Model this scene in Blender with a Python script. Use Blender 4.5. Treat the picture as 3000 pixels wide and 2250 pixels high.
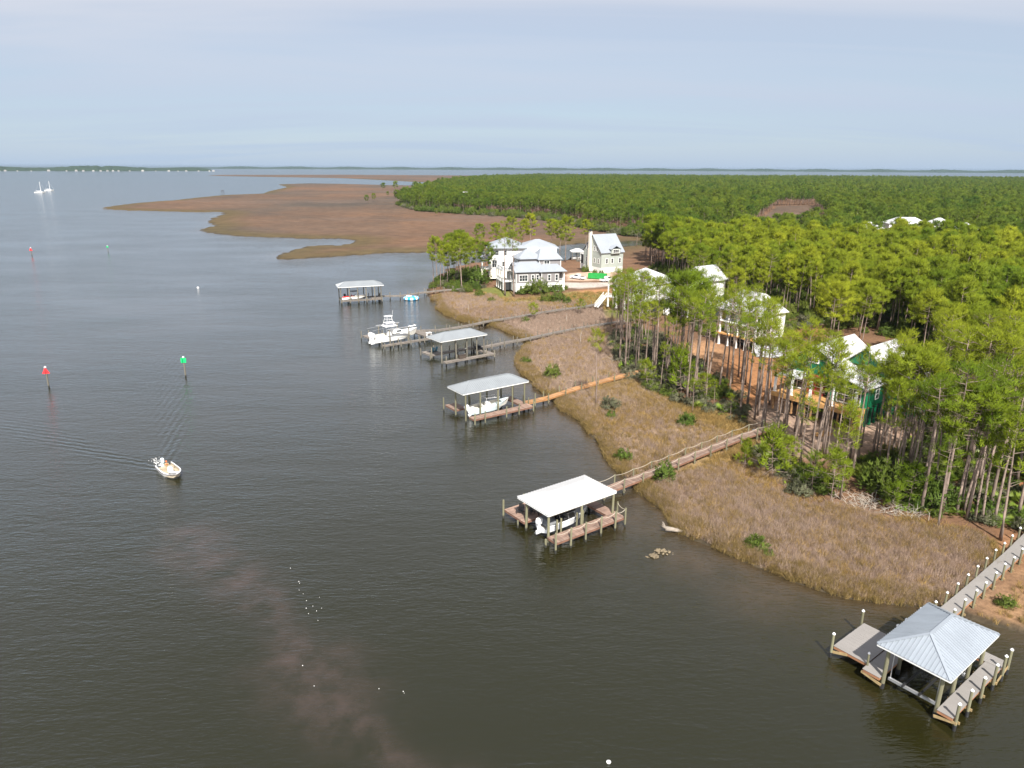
import bpy, bmesh, math, random
import numpy as np
from mathutils import Vector, Matrix

# ------------------------------------------------------------------ clear
for o in list(bpy.data.objects):
    bpy.data.objects.remove(o, do_unlink=True)
scene = bpy.context.scene
COL = scene.collection
R = math.radians

# ------------------------------------------------------------------ camera
CAM_H = 40.0                       # drone height above the bay, metres
FPX = 2080.0                       # focal length measured in photo pixels (3000 wide)
PITCH = math.atan((1125 - 490.0) / FPX)
ROLL = R(0.27)
_f = Vector((0, math.cos(PITCH), -math.sin(PITCH)))
_r0 = Vector((1, 0, 0)); _u0 = _r0.cross(_f)
_r = _r0 * math.cos(ROLL) + _u0 * math.sin(ROLL)
_u = _u0 * math.cos(ROLL) - _r0 * math.sin(ROLL)
cam_d = bpy.data.cameras.new('camera')
cam_d.sensor_width = 36.0
cam_d.lens = 36.0 * FPX / 3000.0
cam_d.clip_start = 0.5
cam_d.clip_end = 90000.0
cam = bpy.data.objects.new('camera', cam_d)
COL.objects.link(cam)
cam.matrix_world = Matrix(((_r.x, _u.x, -_f.x, 0), (_r.y, _u.y, -_f.y, 0), (_r.z, _u.z, -_f.z, CAM_H), (0, 0, 0, 1)))
scene.camera = cam
scene.render.resolution_x, scene.render.resolution_y = 1024, 768

# ------------------------------------------------------------------ sun and sky
SUN_EL, SHADOW_AZ = R(48), R(-8)       # shadows run away from the camera, a little to the left
sun_d = bpy.data.lights.new('sun', 'SUN')
sun_d.energy = 5.0
sun_d.angle = R(0.6)
sun_d.color = (1.0, 0.95, 0.87)
sun = bpy.data.objects.new('sun', sun_d)
COL.objects.link(sun)
_sd = Vector((math.sin(SHADOW_AZ) * math.cos(SUN_EL), math.cos(SHADOW_AZ) * math.cos(SUN_EL), -math.sin(SUN_EL)))
sun.rotation_euler = _sd.to_track_quat('-Z', 'Y').to_euler()
sun.location = (60, -60, 120)

world = bpy.data.worlds.new('World'); scene.world = world
world.use_nodes = True
wt = world.node_tree; wt.nodes.clear()
def wn(t, **k):
    n = wt.nodes.new(t)
    for a, b in k.items(): setattr(n, a, b)
    return n
sky = wn('ShaderNodeTexSky', sky_type='NISHITA')
sky.sun_disc = False
sky.sun_elevation = SUN_EL
sky.sun_rotation = math.pi + SHADOW_AZ        # sun behind the camera
sky.air_density = 1.0; sky.dust_density = 0.2; sky.ozone_density = 3.0
# thin veil of high cloud: streaky noise on a flat layer overhead
tc = wn('ShaderNodeTexCoord')
sep = wn('ShaderNodeSeparateXYZ'); wt.links.new(tc.outputs['Generated'], sep.inputs[0])
zc = wn('ShaderNodeMath', operation='MAXIMUM'); zc.inputs[1].default_value = 0.0
wt.links.new(sep.outputs[2], zc.inputs[0])
zz = wn('ShaderNodeMath', operation='ADD'); zz.inputs[1].default_value = 0.10
wt.links.new(zc.outputs[0], zz.inputs[0])
comb = wn('ShaderNodeCombineXYZ')
for i in (0, 1):
    d = wn('ShaderNodeMath', operation='DIVIDE')
    wt.links.new(sep.outputs[i], d.inputs[0]); wt.links.new(zz.outputs[0], d.inputs[1])
    wt.links.new(d.outputs[0], comb.inputs[i])
mp = wn('ShaderNodeMapping'); mp.inputs['Rotation'].default_value = (0, 0, R(-28)); mp.inputs['Scale'].default_value = (0.20, 0.75, 1)
mp.inputs['Location'].default_value = (0.3, 0.55, 0)
wt.links.new(comb.outputs[0], mp.inputs[0])
nz = wn('ShaderNodeTexNoise'); nz.inputs['Scale'].default_value = 1.25; nz.inputs['Detail'].default_value = 5; nz.inputs['Roughness'].default_value = 0.5
nz.inputs['Distortion'].default_value = 0.6
wt.links.new(mp.outputs[0], nz.inputs['Vector'])
cr = wn('ShaderNodeMapRange'); cr.inputs[1].default_value = 0.34; cr.inputs[2].default_value = 0.66
cr.inputs[3].default_value = 0.64; cr.inputs[4].default_value = 1.0
wt.links.new(nz.outputs[0], cr.inputs[0])
# the veil thickens away from the horizon haze
up = wn('ShaderNodeMapRange'); up.inputs[1].default_value = 0.0; up.inputs[2].default_value = 0.20
up.inputs[3].default_value = 0.95; up.inputs[4].default_value = 1.0
wt.links.new(sep.outputs[2], up.inputs[0])
mf = wn('ShaderNodeMath', operation='MULTIPLY')
wt.links.new(cr.outputs[0], mf.inputs[0]); wt.links.new(up.outputs[0], mf.inputs[1])
skm = wn('ShaderNodeMix', data_type='RGBA', blend_type='MULTIPLY'); skm.inputs[0].default_value = 1.0
SKY_TINT = (0.92, 0.95, 1.0, 1); SKY_S = 0.057
skm.inputs[7].default_value = SKY_TINT
wt.links.new(sky.outputs[0], skm.inputs[6])
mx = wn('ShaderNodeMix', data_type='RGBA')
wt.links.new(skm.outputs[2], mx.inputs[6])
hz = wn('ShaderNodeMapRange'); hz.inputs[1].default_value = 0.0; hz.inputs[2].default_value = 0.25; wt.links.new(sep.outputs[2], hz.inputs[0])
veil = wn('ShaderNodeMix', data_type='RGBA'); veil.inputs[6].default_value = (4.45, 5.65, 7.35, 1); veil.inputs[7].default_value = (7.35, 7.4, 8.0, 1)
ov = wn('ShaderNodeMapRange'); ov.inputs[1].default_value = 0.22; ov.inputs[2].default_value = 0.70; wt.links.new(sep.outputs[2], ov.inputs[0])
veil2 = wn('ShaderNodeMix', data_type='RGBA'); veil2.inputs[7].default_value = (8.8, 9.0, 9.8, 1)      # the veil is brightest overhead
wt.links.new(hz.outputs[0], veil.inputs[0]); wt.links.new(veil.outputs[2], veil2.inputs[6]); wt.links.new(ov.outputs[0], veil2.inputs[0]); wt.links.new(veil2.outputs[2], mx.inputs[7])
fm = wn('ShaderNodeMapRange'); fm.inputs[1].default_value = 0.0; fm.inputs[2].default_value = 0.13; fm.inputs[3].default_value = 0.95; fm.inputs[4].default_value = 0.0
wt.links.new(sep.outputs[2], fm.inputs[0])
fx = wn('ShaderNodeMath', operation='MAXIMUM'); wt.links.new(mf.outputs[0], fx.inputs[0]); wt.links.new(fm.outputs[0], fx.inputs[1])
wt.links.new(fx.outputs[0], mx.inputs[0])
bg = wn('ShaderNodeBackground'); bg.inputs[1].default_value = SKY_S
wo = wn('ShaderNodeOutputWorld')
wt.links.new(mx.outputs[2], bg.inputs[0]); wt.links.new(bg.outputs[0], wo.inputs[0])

vs = scene.view_settings
vs.view_transform = 'Standard'; vs.look = 'None'; vs.exposure = 0.88; vs.gamma = 1.0; vs.use_curve_mapping = False
scene.render.engine = 'CYCLES'

# ------------------------------------------------------------------ survey: photo pixel -> point at a height
def at(x, y, z=0.0):
    d = _f + _r * ((x - 1500) / FPX) - _u * ((y - 1125) / FPX)
    t = (z - CAM_H) / d.z
    return Vector((0, 0, CAM_H)) + d * t
def proj(p):
    d = Vector(p) - Vector((0, 0, CAM_H)); w = d.dot(_f)
    return 1500 + FPX * d.dot(_r) / w, 1125 - FPX * d.dot(_u) / w
def height_to(base, ypix):
    """height of a vertical thing standing at base whose top shows at photo row ypix"""
    lo, hi = 0.0, 60.0
    for _ in range(40):
        m = (lo + hi) / 2
        if proj((base[0], base[1], base[2] + m))[1] > ypix: lo = m
        else: hi = m
    return lo

ORD = 'first second third fourth fifth sixth seventh eighth ninth tenth eleventh twelfth thirteenth fourteenth fifteenth sixteenth seventeenth eighteenth nineteenth twentieth twenty-first twenty-second twenty-third twenty-fourth'.split()
# ------------------------------------------------------------------ tags and helpers
def tag(o, label=None, cat=None, group=None, kind=None):
    if label: o['label'] = label
    if cat: o['category'] = cat
    if group: o['group'] = group
    if kind: o['kind'] = kind
    return o
def thing(name, label, cat, loc=(0, 0, 0), rz=0.0, group=None):
    o = bpy.data.objects.new(name, None); COL.objects.link(o)
    o.empty_display_size = 0.3
    o.location = loc; o.rotation_euler = (0, 0, rz)
    return tag(o, label, cat, group)
def link(name, me, parent=None, loc=None):
    o = bpy.data.objects.new(name, me); COL.objects.link(o)
    if parent: o.parent = parent
    if loc is not None: o.location = loc
    return o
class MB:
    """collects shapes, then links them as one mesh"""
    def __init__(s): s.v = []; s.f = []; s.m = []
    def add(s, vs_, fs_, mi=0):
        k = len(s.v); s.v += [tuple(p) for p in vs_]; s.f += [tuple(i + k for i in f) for f in fs_]; s.m += [mi] * len(fs_)
    def box(s, a, b, mi=0):
        (x0, y0, z0), (x1, y1, z1) = a, b
        s.add([(x0,y0,z0),(x1,y0,z0),(x1,y1,z0),(x0,y1,z0),(x0,y0,z1),(x1,y0,z1),(x1,y1,z1),(x0,y1,z1)],
              [(0,3,2,1),(4,5,6,7),(0,1,5,4),(1,2,6,5),(2,3,7,6),(3,0,4,7)], mi)
    def obox(s, p, q, w, h, mi=0):
        """a beam of width w, height h from p to q"""
        p, q = Vector(p), Vector(q); d = (q - p).normalized()
        side = d.cross(Vector((0, 0, 1)))
        if side.length < 1e-4: side = Vector((1, 0, 0))
        side.normalize(); up_ = side.cross(d)
        a, b = side * w / 2, up_ * h / 2
        s.add([p-a-b, p+a-b, p+a+b, p-a+b, q-a-b, q+a-b, q+a+b, q-a+b],
              [(0,1,2,3),(7,6,5,4),(0,4,5,1),(1,5,6,2),(2,6,7,3),(3,7,4,0)], mi)
    def tube(s, pts, rad, n=8, mi=0, cap=True):
        pts = [Vector(p) for p in pts]
        rr = rad if isinstance(rad, (list, tuple)) else [rad] * len(pts)
        rings = []; k = len(s.v)
        for i, p in enumerate(pts):
            d = (pts[min(i + 1, len(pts) - 1)] - pts[max(i - 1, 0)]).normalized()
            a = d.cross(Vector((0, 0, 1)))
            if a.length < 0.05: a = d.cross(Vector((0, 1, 0)))
            a.normalize(); b = a.cross(d)
            for j in range(n):
                t = 2 * math.pi * j / n
                s.v.append(tuple(p + (a * math.cos(t) + b * math.sin(t)) * rr[i]))
        for i in range(len(pts) - 1):
            for j in range(n):
                s.f.append((k + i*n + j, k + i*n + (j+1) % n, k + (i+1)*n + (j+1) % n, k + (i+1)*n + j)); s.m.append(mi)
        if cap:
            s.f.append(tuple(k + j for j in range(n))[::-1]); s.m.append(mi)
            s.f.append(tuple(k + (len(pts)-1)*n + j for j in range(n))); s.m.append(mi)
    def lathe(s, prof, c=(0, 0, 0), n=12, mi=0):
        k = len(s.v)
        for r_, z in prof:
            for j in range(n):
                t = 2 * math.pi * j / n
                s.v.append((c[0] + r_ * math.cos(t), c[1] + r_ * math.sin(t), c[2] + z))
        for i in range(len(prof) - 1):
            for j in range(n):
                s.f.append((k + i*n + j, k + i*n + (j+1) % n, k + (i+1)*n + (j+1) % n, k + (i+1)*n + j)); s.m.append(mi)
        s.f.append(tuple(k + j for j in range(n))[::-1]); s.m.append(mi)
        s.f.append(tuple(k + (len(prof)-1)*n + j for j in range(n))); s.m.append(mi)
    def poly(s, pts, mi=0): s.add(pts, [tuple(range(len(pts)))], mi)
    def slab(s, pts, th, mi=0):
        """a flat polygon given thickness th below it (measured straight down)"""
        n = len(pts); top = [tuple(p) for p in pts]; bot = [(p[0], p[1], p[2] - th) for p in top]
        s.add(top + bot, [tuple(range(n)), tuple(range(2*n - 1, n - 1, -1))] + [(i, i + n, (i+1) % n + n, (i+1) % n) for i in range(n)], mi)
    def mesh(s, name, mats=(), smooth=False):
        me = bpy.data.meshes.new(name); me.from_pydata(s.v, [], s.f)
        for m in (mats if isinstance(mats, (list, tuple)) else [mats]): me.materials.append(m)
        if s.m and max(s.m): me.polygons.foreach_set('material_index', s.m)
        bm = bmesh.new(); bm.from_mesh(me); bmesh.ops.recalc_face_normals(bm, faces=bm.faces); bm.to_mesh(me); bm.free()
        if smooth: me.polygons.foreach_set('use_smooth', [True] * len(me.polygons))
        me.update(); return me
    def build(s, name, mats, parent=None, loc=None, smooth=False):
        return link(name, s.mesh(name, mats, smooth), parent, loc)

# ------------------------------------------------------------------ materials
def new_mat(name):
    m = bpy.data.materials.new(name); m.use_nodes = True
    t = m.node_tree; return m, t, t.nodes['Principled BSDF']
def rgb(*c): return (c[0], c[1], c[2], 1.0)
def mat(name, col, rough=0.6, metal=0.0, var=0.12, scale=6.0, bump=0.0, bscale=40.0, spec=0.5, stretch=None, dirt=None):
    """plain surface with mottled colour, optional grain direction, relief and weathering"""
    m, t, b = new_mat(name)
    N = t.nodes.new; L = t.links.new
    tcn = N('ShaderNodeTexCoord'); mpn = N('ShaderNodeMapping')
    if stretch: mpn.inputs['Scale'].default_value = stretch
    L(tcn.outputs['Object'], mpn.inputs[0])
    no = N('ShaderNodeTexNoise'); no.inputs['Scale'].default_value = scale; no.inputs['Detail'].default_value = 5
    L(mpn.outputs[0], no.inputs['Vector'])
    ra = N('ShaderNodeMapRange'); ra.inputs[1].default_value = 0.3; ra.inputs[2].default_value = 0.7
    ra.inputs[3].default_value = 1 - var; ra.inputs[4].default_value = 1 + var
    L(no.outputs[0], ra.inputs[0])
    oi = N('ShaderNodeObjectInfo')
    rr = N('ShaderNodeMapRange'); rr.inputs[3].default_value = 1 - var * 0.6; rr.inputs[4].default_value = 1 + var * 0.6
    L(oi.outputs['Random'], rr.inputs[0])
    mu = N('ShaderNodeMath'); mu.operation = 'MULTIPLY'; L(ra.outputs[0], mu.inputs[0]); L(rr.outputs[0], mu.inputs[1])
    mi = N('ShaderNodeVectorMath'); mi.operation = 'SCALE'; mi.inputs[0].default_value = col[:3]; L(mu.outputs[0], mi.inputs['Scale'])
    src = mi.outputs[0]
    if dirt:
        dn = N('ShaderNodeTexNoise'); dn.inputs['Scale'].default_value = dirt[1]; dn.inputs['Detail'].default_value = 6
        L(tcn.outputs['Object'], dn.inputs['Vector'])
        dr = N('ShaderNodeMapRange'); dr.inputs[1].default_value = 0.48; dr.inputs[2].default_value = 0.75; dr.inputs[4].default_value = dirt[2]
        L(dn.outputs[0], dr.inputs[0])
        dm = N('ShaderNodeMix'); dm.data_type = 'RGBA'; L(dr.outputs[0], dm.inputs[0]); L(src, dm.inputs[6]); dm.inputs[7].default_value = rgb(*dirt[0])
        src = dm.outputs[2]
    L(src, b.inputs['Base Color'])
    b.inputs['Roughness'].default_value = rough; b.inputs['Metallic'].default_value = metal
    b.inputs['Specular IOR Level'].default_value = spec
    if bump:
        bn = N('ShaderNodeTexNoise'); bn.inputs['Scale'].default_value = bscale; bn.inputs['Detail'].default_value = 4
        L(mpn.outputs[0], bn.inputs['Vector'])
        bu = N('ShaderNodeBump'); bu.inputs['Strength'].default_value = bump; bu.inputs['Distance'].default_value = 0.03
        L(bn.outputs[0], bu.inputs['Height']); L(bu.outputs[0], b.inputs['Normal'])
    return m
M = {}
M['piling'] = mat('piling_wood', (0.170, 0.162, 0.098), 0.85, var=0.3, scale=2.0, bump=0.3, stretch=(6, 6, 0.7), dirt=((0.10, 0.085, 0.06), 1.2, 0.7))
M['piling_grey'] = mat('weathered_piling_wood', (0.170, 0.153, 0.119), 0.9, var=0.3, scale=2.0, bump=0.3, stretch=(6, 6, 0.7), dirt=((0.08, 0.07, 0.055), 1.2, 0.8))
M['cap'] = mat('white_cap', (0.8, 0.8, 0.8), 0.4, var=0.03)
M['deck_pink'] = mat('brown_deck_boards', (0.234, 0.156, 0.121), 0.8, var=0.22, scale=1.3, bump=0.15, dirt=((0.20, 0.16, 0.14), 0.6, 0.6))
M['deck_red'] = mat('brown_deck_edge', (0.208, 0.104, 0.068), 0.8, var=0.2, scale=2)
M['deck_grey'] = mat('weathered_boards', (0.176, 0.152, 0.132), 0.85, var=0.25, scale=1.3, bump=0.15, dirt=((0.15, 0.125, 0.10), 0.6, 0.6))
M['deck_new'] = mat('new_orange_boards', (0.336, 0.164, 0.060), 0.8, var=0.2, scale=1.3, bump=0.1, dirt=((0.36, 0.22, 0.12), 0.5, 0.6))
M['deck_comp'] = mat('grey_composite_deck', (0.233, 0.218, 0.207), 0.7, var=0.06, scale=0.7)
M['fascia'] = mat('new_wood_fascia', (0.320, 0.152, 0.076), 0.8, var=0.15, scale=2)
M['brace'] = mat('yellow_treated_wood', (0.320, 0.232, 0.112), 0.8, var=0.2, scale=3)
M['galv'] = mat('galvanised_roof_metal', (0.288, 0.320, 0.360), 0.36, metal=0.25, var=0.07, scale=0.5, dirt=((0.28, 0.31, 0.34), 0.25, 0.5))
M['galv2'] = mat('pale_galvanised_roof_metal', (0.244, 0.263, 0.281), 0.45, metal=0.15, var=0.06, scale=0.4, dirt=((0.33, 0.36, 0.38), 0.3, 0.5))
M['white_metal'] = mat('white_roof_metal', (0.47, 0.47, 0.475), 0.4, var=0.05, scale=0.4, dirt=((0.40, 0.40, 0.39), 0.5, 0.5))
M['white'] = mat('white_paint', (0.80, 0.80, 0.78), 0.5, var=0.05, scale=0.6, dirt=((0.62, 0.61, 0.57), 0.5, 0.35))
M['gel'] = mat('white_gelcoat', (0.82, 0.82, 0.82), 0.22, var=0.03, scale=1.0)
M['black'] = mat('black_plastic', (0.02, 0.02, 0.022), 0.5, var=0.2)
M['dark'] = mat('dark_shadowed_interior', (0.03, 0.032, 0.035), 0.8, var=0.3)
M['alu'] = mat('aluminium', (0.6, 0.61, 0.63), 0.35, metal=0.7, var=0.05)
M['rope'] = mat('pale_rope', (0.442, 0.391, 0.315), 0.9, var=0.1, scale=10)
M['canvas'] = mat('grey_canvas', (0.22, 0.23, 0.24), 0.9, var=0.15, scale=3)
M['under'] = mat('roof_underside_wood', (0.20, 0.17, 0.13), 0.9, var=0.2)

def grid_mesh(name, X, Y, Z, attrs, material, smooth=True):
    """a sheet from (rows, cols) arrays, with float colour attributes"""
    nr, nc = X.shape
    co = np.stack([X, Y, Z], -1).reshape(-1, 3).astype(np.float32)
    i = np.arange(nr * nc).reshape(nr, nc)
    q = np.stack([i[:-1, :-1], i[:-1, 1:], i[1:, 1:], i[1:, :-1]], -1).reshape(-1, 4)
    me = bpy.data.meshes.new(name)
    me.vertices.add(len(co)); me.vertices.foreach_set('co', co.ravel())
    me.loops.add(q.size); me.loops.foreach_set('vertex_index', q.ravel().astype(np.int32))
    me.polygons.add(len(q)); me.polygons.foreach_set('loop_start', np.arange(0, q.size, 4, dtype=np.int32))
    me.update(calc_edges=True)
    if smooth: me.polygons.foreach_set('use_smooth', np.ones(len(q), bool))
    for an, a in attrs.items():
        if a.ndim == 3:
            at_ = me.attributes.new(an, 'FLOAT_COLOR', 'POINT')
            c4 = np.concatenate([a.reshape(-1, 3), np.ones((nr * nc, 1))], 1).astype(np.float32)
            at_.data.foreach_set('color', c4.ravel())
        else:
            at_ = me.attributes.new(an, 'FLOAT', 'POINT'); at_.data.foreach_set('value', a.reshape(-1).astype(np.float32))
    me.materials.append(material); me.validate()
    return me
# ================================================================== LAND, WATER
def W(pts, z=0.3): return np.array([at(x, y, z)[:2] for x, y in pts])
def inside(poly, x, y):
    c = np.zeros(x.shape, bool); n = len(poly)
    for i in range(n):
        x0, y0 = poly[i]; x1, y1 = poly[(i + 1) % n]
        if y0 == y1: continue
        c ^= ((y0 > y) != (y1 > y)) & (x < (x1 - x0) * (y - y0) / (y1 - y0) + x0)
    return c
def sdist(poly, x, y):
    """signed distance to a polygon outline, positive inside"""
    d = np.full(x.shape, 1e9); n = len(poly)
    for i in range(n):
        ax, ay = poly[i]; bx, by = poly[(i + 1) % n]
        ex, ey = bx - ax, by - ay; L2 = ex * ex + ey * ey + 1e-9
        t = np.clip(((x - ax) * ex + (y - ay) * ey) / L2, 0, 1)
        d = np.minimum(d, (x - ax - t * ex) ** 2 + (y - ay - t * ey) ** 2)
    return np.where(inside(poly, x, y), 1, -1) * np.sqrt(d)
def sstep(a, b, x):
    t = np.clip((x - a) / (b - a), 0, 1); return t * t * (3 - 2 * t)
_rs = np.random.RandomState(7)
_wav = [(_rs.uniform(0, 6.28), _rs.uniform(0, 6.28), 0.9 * 1.55 ** k) for k in range(9)]
def fnoise(x, y, s):
    """cheap smooth noise, about -1..1, feature size s metres"""
    o = 0; a = 1.0; q = 0
    for k, (ph, an, f) in enumerate(_wav):
        u = (x * math.cos(an + k) + y * math.sin(an + k)) * f * 2.2 / s
        v = (-x * math.sin(an + k) + y * math.cos(an + k)) * f * 1.7 / s
        o = o + a * np.sin(u + ph + 1.3 * np.sin(v + an)); q += a; a *= 0.82
    return o / q * 1.8

SHORE = [(4600,2150),(3700,2020),(3300,1925),(3000,1848),(2910,1826),(2843,1807),(2790,1788),(2730,1776),(2662,1769),(2571,1758),(2481,1746),(2400,1723),
 (2304,1689),(2214,1653),(2123,1616),(2033,1576),(1979,1553),(1951,1512),(1942,1490),(1911,1467),(1879,1445),(1855,1422),(1830,1396),(1807,1377),
 (1784,1354),(1765,1325),(1759,1310),(1740,1282),(1714,1250),(1669,1212),(1632,1185),(1619,1171),(1605,1153),(1578,1140),(1546,1108),(1515,1081),(1506,1067),
 (1510,1052),(1519,1036),(1528,1018),(1546,1004),(1530,992),(1506,982),(1474,968),(1451,958),(1432,952),(1411,950),(1380,947),(1352,941),(1329,932),(1298,914),(1275,903),
 (1285,893),(1262,869),(1248,855),(1243,846),(1257,832),(1275,819),(1307,790),(1375,769),(1470,760),(1560,760),(1640,764),(1700,752),(1760,726),(1890,716),(1990,720),
 (2000,714),(1881,704),(1814,707),(1692,713),(1642,720),(1500,731),(1248,737.5),(1126,740),(990,749),(900,756),(845,759),(809,756),(822,745),(850,734),(890,723),(927,717),
 (1000,718),(1030,712),(1036,706),(1024,700),(1000,698),(904,698),(768,693),(678,689),(633,684),(592,676),(601,668),(633,660),(606,646),(630,636),(651,628),(651,621),
 (633,619),(588,621),(452,617),(362,615),(303,612),(316,605),(384,596),(452,590),(511,586),(583,578),(656,571),(769,567),(787,560),(841,548),(814,540),(904,537),(1000,538.5),
 (1136,542),(1217,543.5),(1262,545),(1244,534),(1090,526),(1000,521.5),(814,518.5),(700,516.5),(606,514.5),(640,512.5),(1000,511.8),(1520,515.0),(2000,520),(2600,524),(3000,527),(4200,536)]
# the long water edges get small irregular scallops so they do not read as ruled lines
def roughen(poly, lim):
    out = []; rs = np.random.RandomState(3); n = len(poly)
    for i in range(n):
        a, b = poly[i], poly[(i + 1) % n]; out.append(a)
        L_ = np.hypot(*(b - a)); r_ = np.hypot(*((a + b) / 2))
        if r_ < lim and L_ > 3:
            k = int(min(max(2, L_ // 1.6), 18)); nn = np.array([-(b - a)[1], (b - a)[0]]) / L_
            for j in range(1, k):
                out.append(a + (b - a) * j / k + nn * rs.uniform(-1, 1) * min(1.1, L_ * 0.09) * (1 + r_ / 300))
    return np.array(out)
SHORE_W = roughen(W(SHORE), 900)
UPLAND_W = W([(1385,850),(1480,878),(1780,905),(1800,960),(1850,1090),(1990,1160),(2190,1230),(2230,1330),(2420,1400),(2640,1480),(2880,1560),(3150,1660),(4200,1800),(4200,600),(2300,600),(2050,735),(1900,740),(1650,785),(1450,785)], 1.5)
FOREST_W = W([(1158,598),(1221,616),(1362,625),(1497,632),(1633,643),(1769,675),(1904,692),(2000,700),(2100,690),(2215,655),(2275,602),(2385,600),(2425,650),(2420,695),(2200,722),(1960,735),(1885,742),(1900,790),(1990,835),(2130,895),(2300,935),(2440,965),(2520,985),(2580,985),
   (2660,1010),(2760,1080),(2830,1250),(2900,1420),(3000,1520),(3300,1600),(4200,1700),(4200,540),(3000,529),(2600,526),(2000,522.5),(1578,519),(1400,526),(1290,545),(1210,572)], 1.0)

def shore_sd(x, y): return sdist(SHORE_W, x, y)
def land_z(x, y, d=None):
    d = shore_sd(x, y) if d is None else d
    near = sstep(1200, 300, np.hypot(x, y))
    z = np.where(d < 0, np.maximum(d * 0.25, -1.2), 0.32 * sstep(0, 0.9, d) + 0.28 * sstep(0.9, 10, d))
    near_up = np.hypot(x, y) < 700
    up_ = np.zeros(x.shape)
    up_[near_up] = sstep(-3, 24, sdist(UPLAND_W, x[near_up], y[near_up]))
    z = z + 1.25 * up_ * (d > 0) + np.where(d > 0, fnoise(x, y, 26) * 0.10 * sstep(0, 8, d), 0)
    return z
def gz(x, y): return float(land_z(np.array([float(x)]), np.array([float(y)]))[0])
def ground(px, py, z=1.0):
    """point on the ground seen at a photo pixel"""
    for _ in range(4):
        p = at(px, py, z); z = gz(p.x, p.y)
    p = at(px, py, z); return p

# colour zones (what the ground is made of)
BROWN, GOLD, LAWN = (0.25,0.180,0.130), (0.27,0.185,0.070), (0.13,0.135,0.035)
STRAW, DIRT, SAND, GRAVEL = (0.150,0.085,0.050), (0.27,0.130,0.058), (0.30,0.210,0.158), (0.40,0.355,0.315)
MUD = (0.050,0.040,0.026)
M1 = [(1879,1445),(1960,1402),(2040,1378),(2090,1361),(2180,1410),(2271,1442),(2362,1470),(2452,1483),(2633,1533),(2769,1555),(2881,1578),(2904,1641),(2800,1770),(2730,1776),(2571,1758),(2400,1723),(2214,1653),(2033,1576),(1951,1512)]
M2 = [(1605,1155),(1700,1150),(1850,1105),(1890,1130),(1980,1200),(2090,1258),(2180,1288),(2040,1345),(1870,1405),(1784,1354),(1714,1250),(1632,1185)]
M3 = [(1546,1004),(1620,985),(1780,955),(1810,975),(1830,1080),(1760,1112),(1640,1150),(1578,1140),(1506,1067)]
M4 = [(1440,953),(1560,920),(1700,903),(1760,898),(1775,945),(1550,990)]
M5 = [(1262,869),(1300,858),(1450,866),(1480,888),(1640,884),(1720,890),(1560,915),(1420,948),(1275,903)]
ZONES = [  # polygon, colour, feather metres, noise feather
 (M1, BROWN, 4), (M2, BROWN, 5), (M3, BROWN, 4), (M4, BROWN, 3), (M5, BROWN, 5),
 ([(1850,1105),(1980,1165),(2180,1225),(2240,1330),(2100,1362),(2271,1442),(2240,1455),(2090,1380),(1990,1375),(2180,1290),(1980,1230),(1850,1170),(1780,1125)], GOLD, 5),
 ([(1590,1150),(1632,1190),(1714,1255),(1765,1330),(1790,1330),(1740,1240),(1670,1190)], (0.20,0.15,0.055), 3),
 ([(1390,852),(1500,870),(1760,860),(1800,868),(1790,900),(1640,890),(1500,888),(1420,872)], (0.21,0.165,0.065), 4),
 ([(1400,843),(1480,838),(1505,868),(1440,868)], LAWN, 2), ([(1640,868),(1700,862),(1740,872),(1660,880)], LAWN, 3),
 ([(1790,905),(1900,900),(1960,915),(1900,930),(1800,925)], LAWN, 3),
 ([(1640,848),(1700,852),(1795,842),(1795,832),(1700,834),(1655,832)], GRAVEL, 1.0),
 ([(1655,828),(1800,828),(1800,800),(1690,800),(1655,812)], (0.46,0.33,0.25), 1.5),
 ([(1690,858),(1800,852),(1800,866),(1720,868)], (0.30,0.15,0.07), 2),
 ([(2085,1117),(2160,1040),(2270,1020),(2360,950),(2420,960),(2360,1060),(2330,1090),(2300,1190),(2200,1190)], DIRT, 3),
 ([(1950,1010),(2080,1005),(2110,1040),(2060,1075),(1960,1050)], (0.30,0.17,0.09), 3),
 ([(2194,1200),(2226,1185),(2330,1190),(2500,1230),(2640,1235),(2660,1290),(2560,1320),(2452,1345),(2316,1335),(2253,1275)], SAND, 3),
 ([(2678,1110),(2796,1100),(2790,1226),(2696,1240),(2640,1260)], (0.42,0.30,0.24), 3),
 ([(2940,1390),(3100,1380),(3200,1450),(3000,1450)], (0.40,0.15,0.06), 2),
 ([(2860,1590),(3000,1500),(3300,1560),(3300,1660),(2960,1640),(2890,1650)], (0.235,0.120,0.060), 4),
 ([(2790,1788),(2843,1807),(2910,1826),(3000,1848),(3400,1950),(3600,1900),(3300,1650),(3020,1640),(2900,1730)], (0.215,0.130,0.072), 3),
 ([(2340,945),(2420,915),(2470,940),(2420,955),(2345,965)], (0.30,0.29,0.29), 1.5),
]
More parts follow.
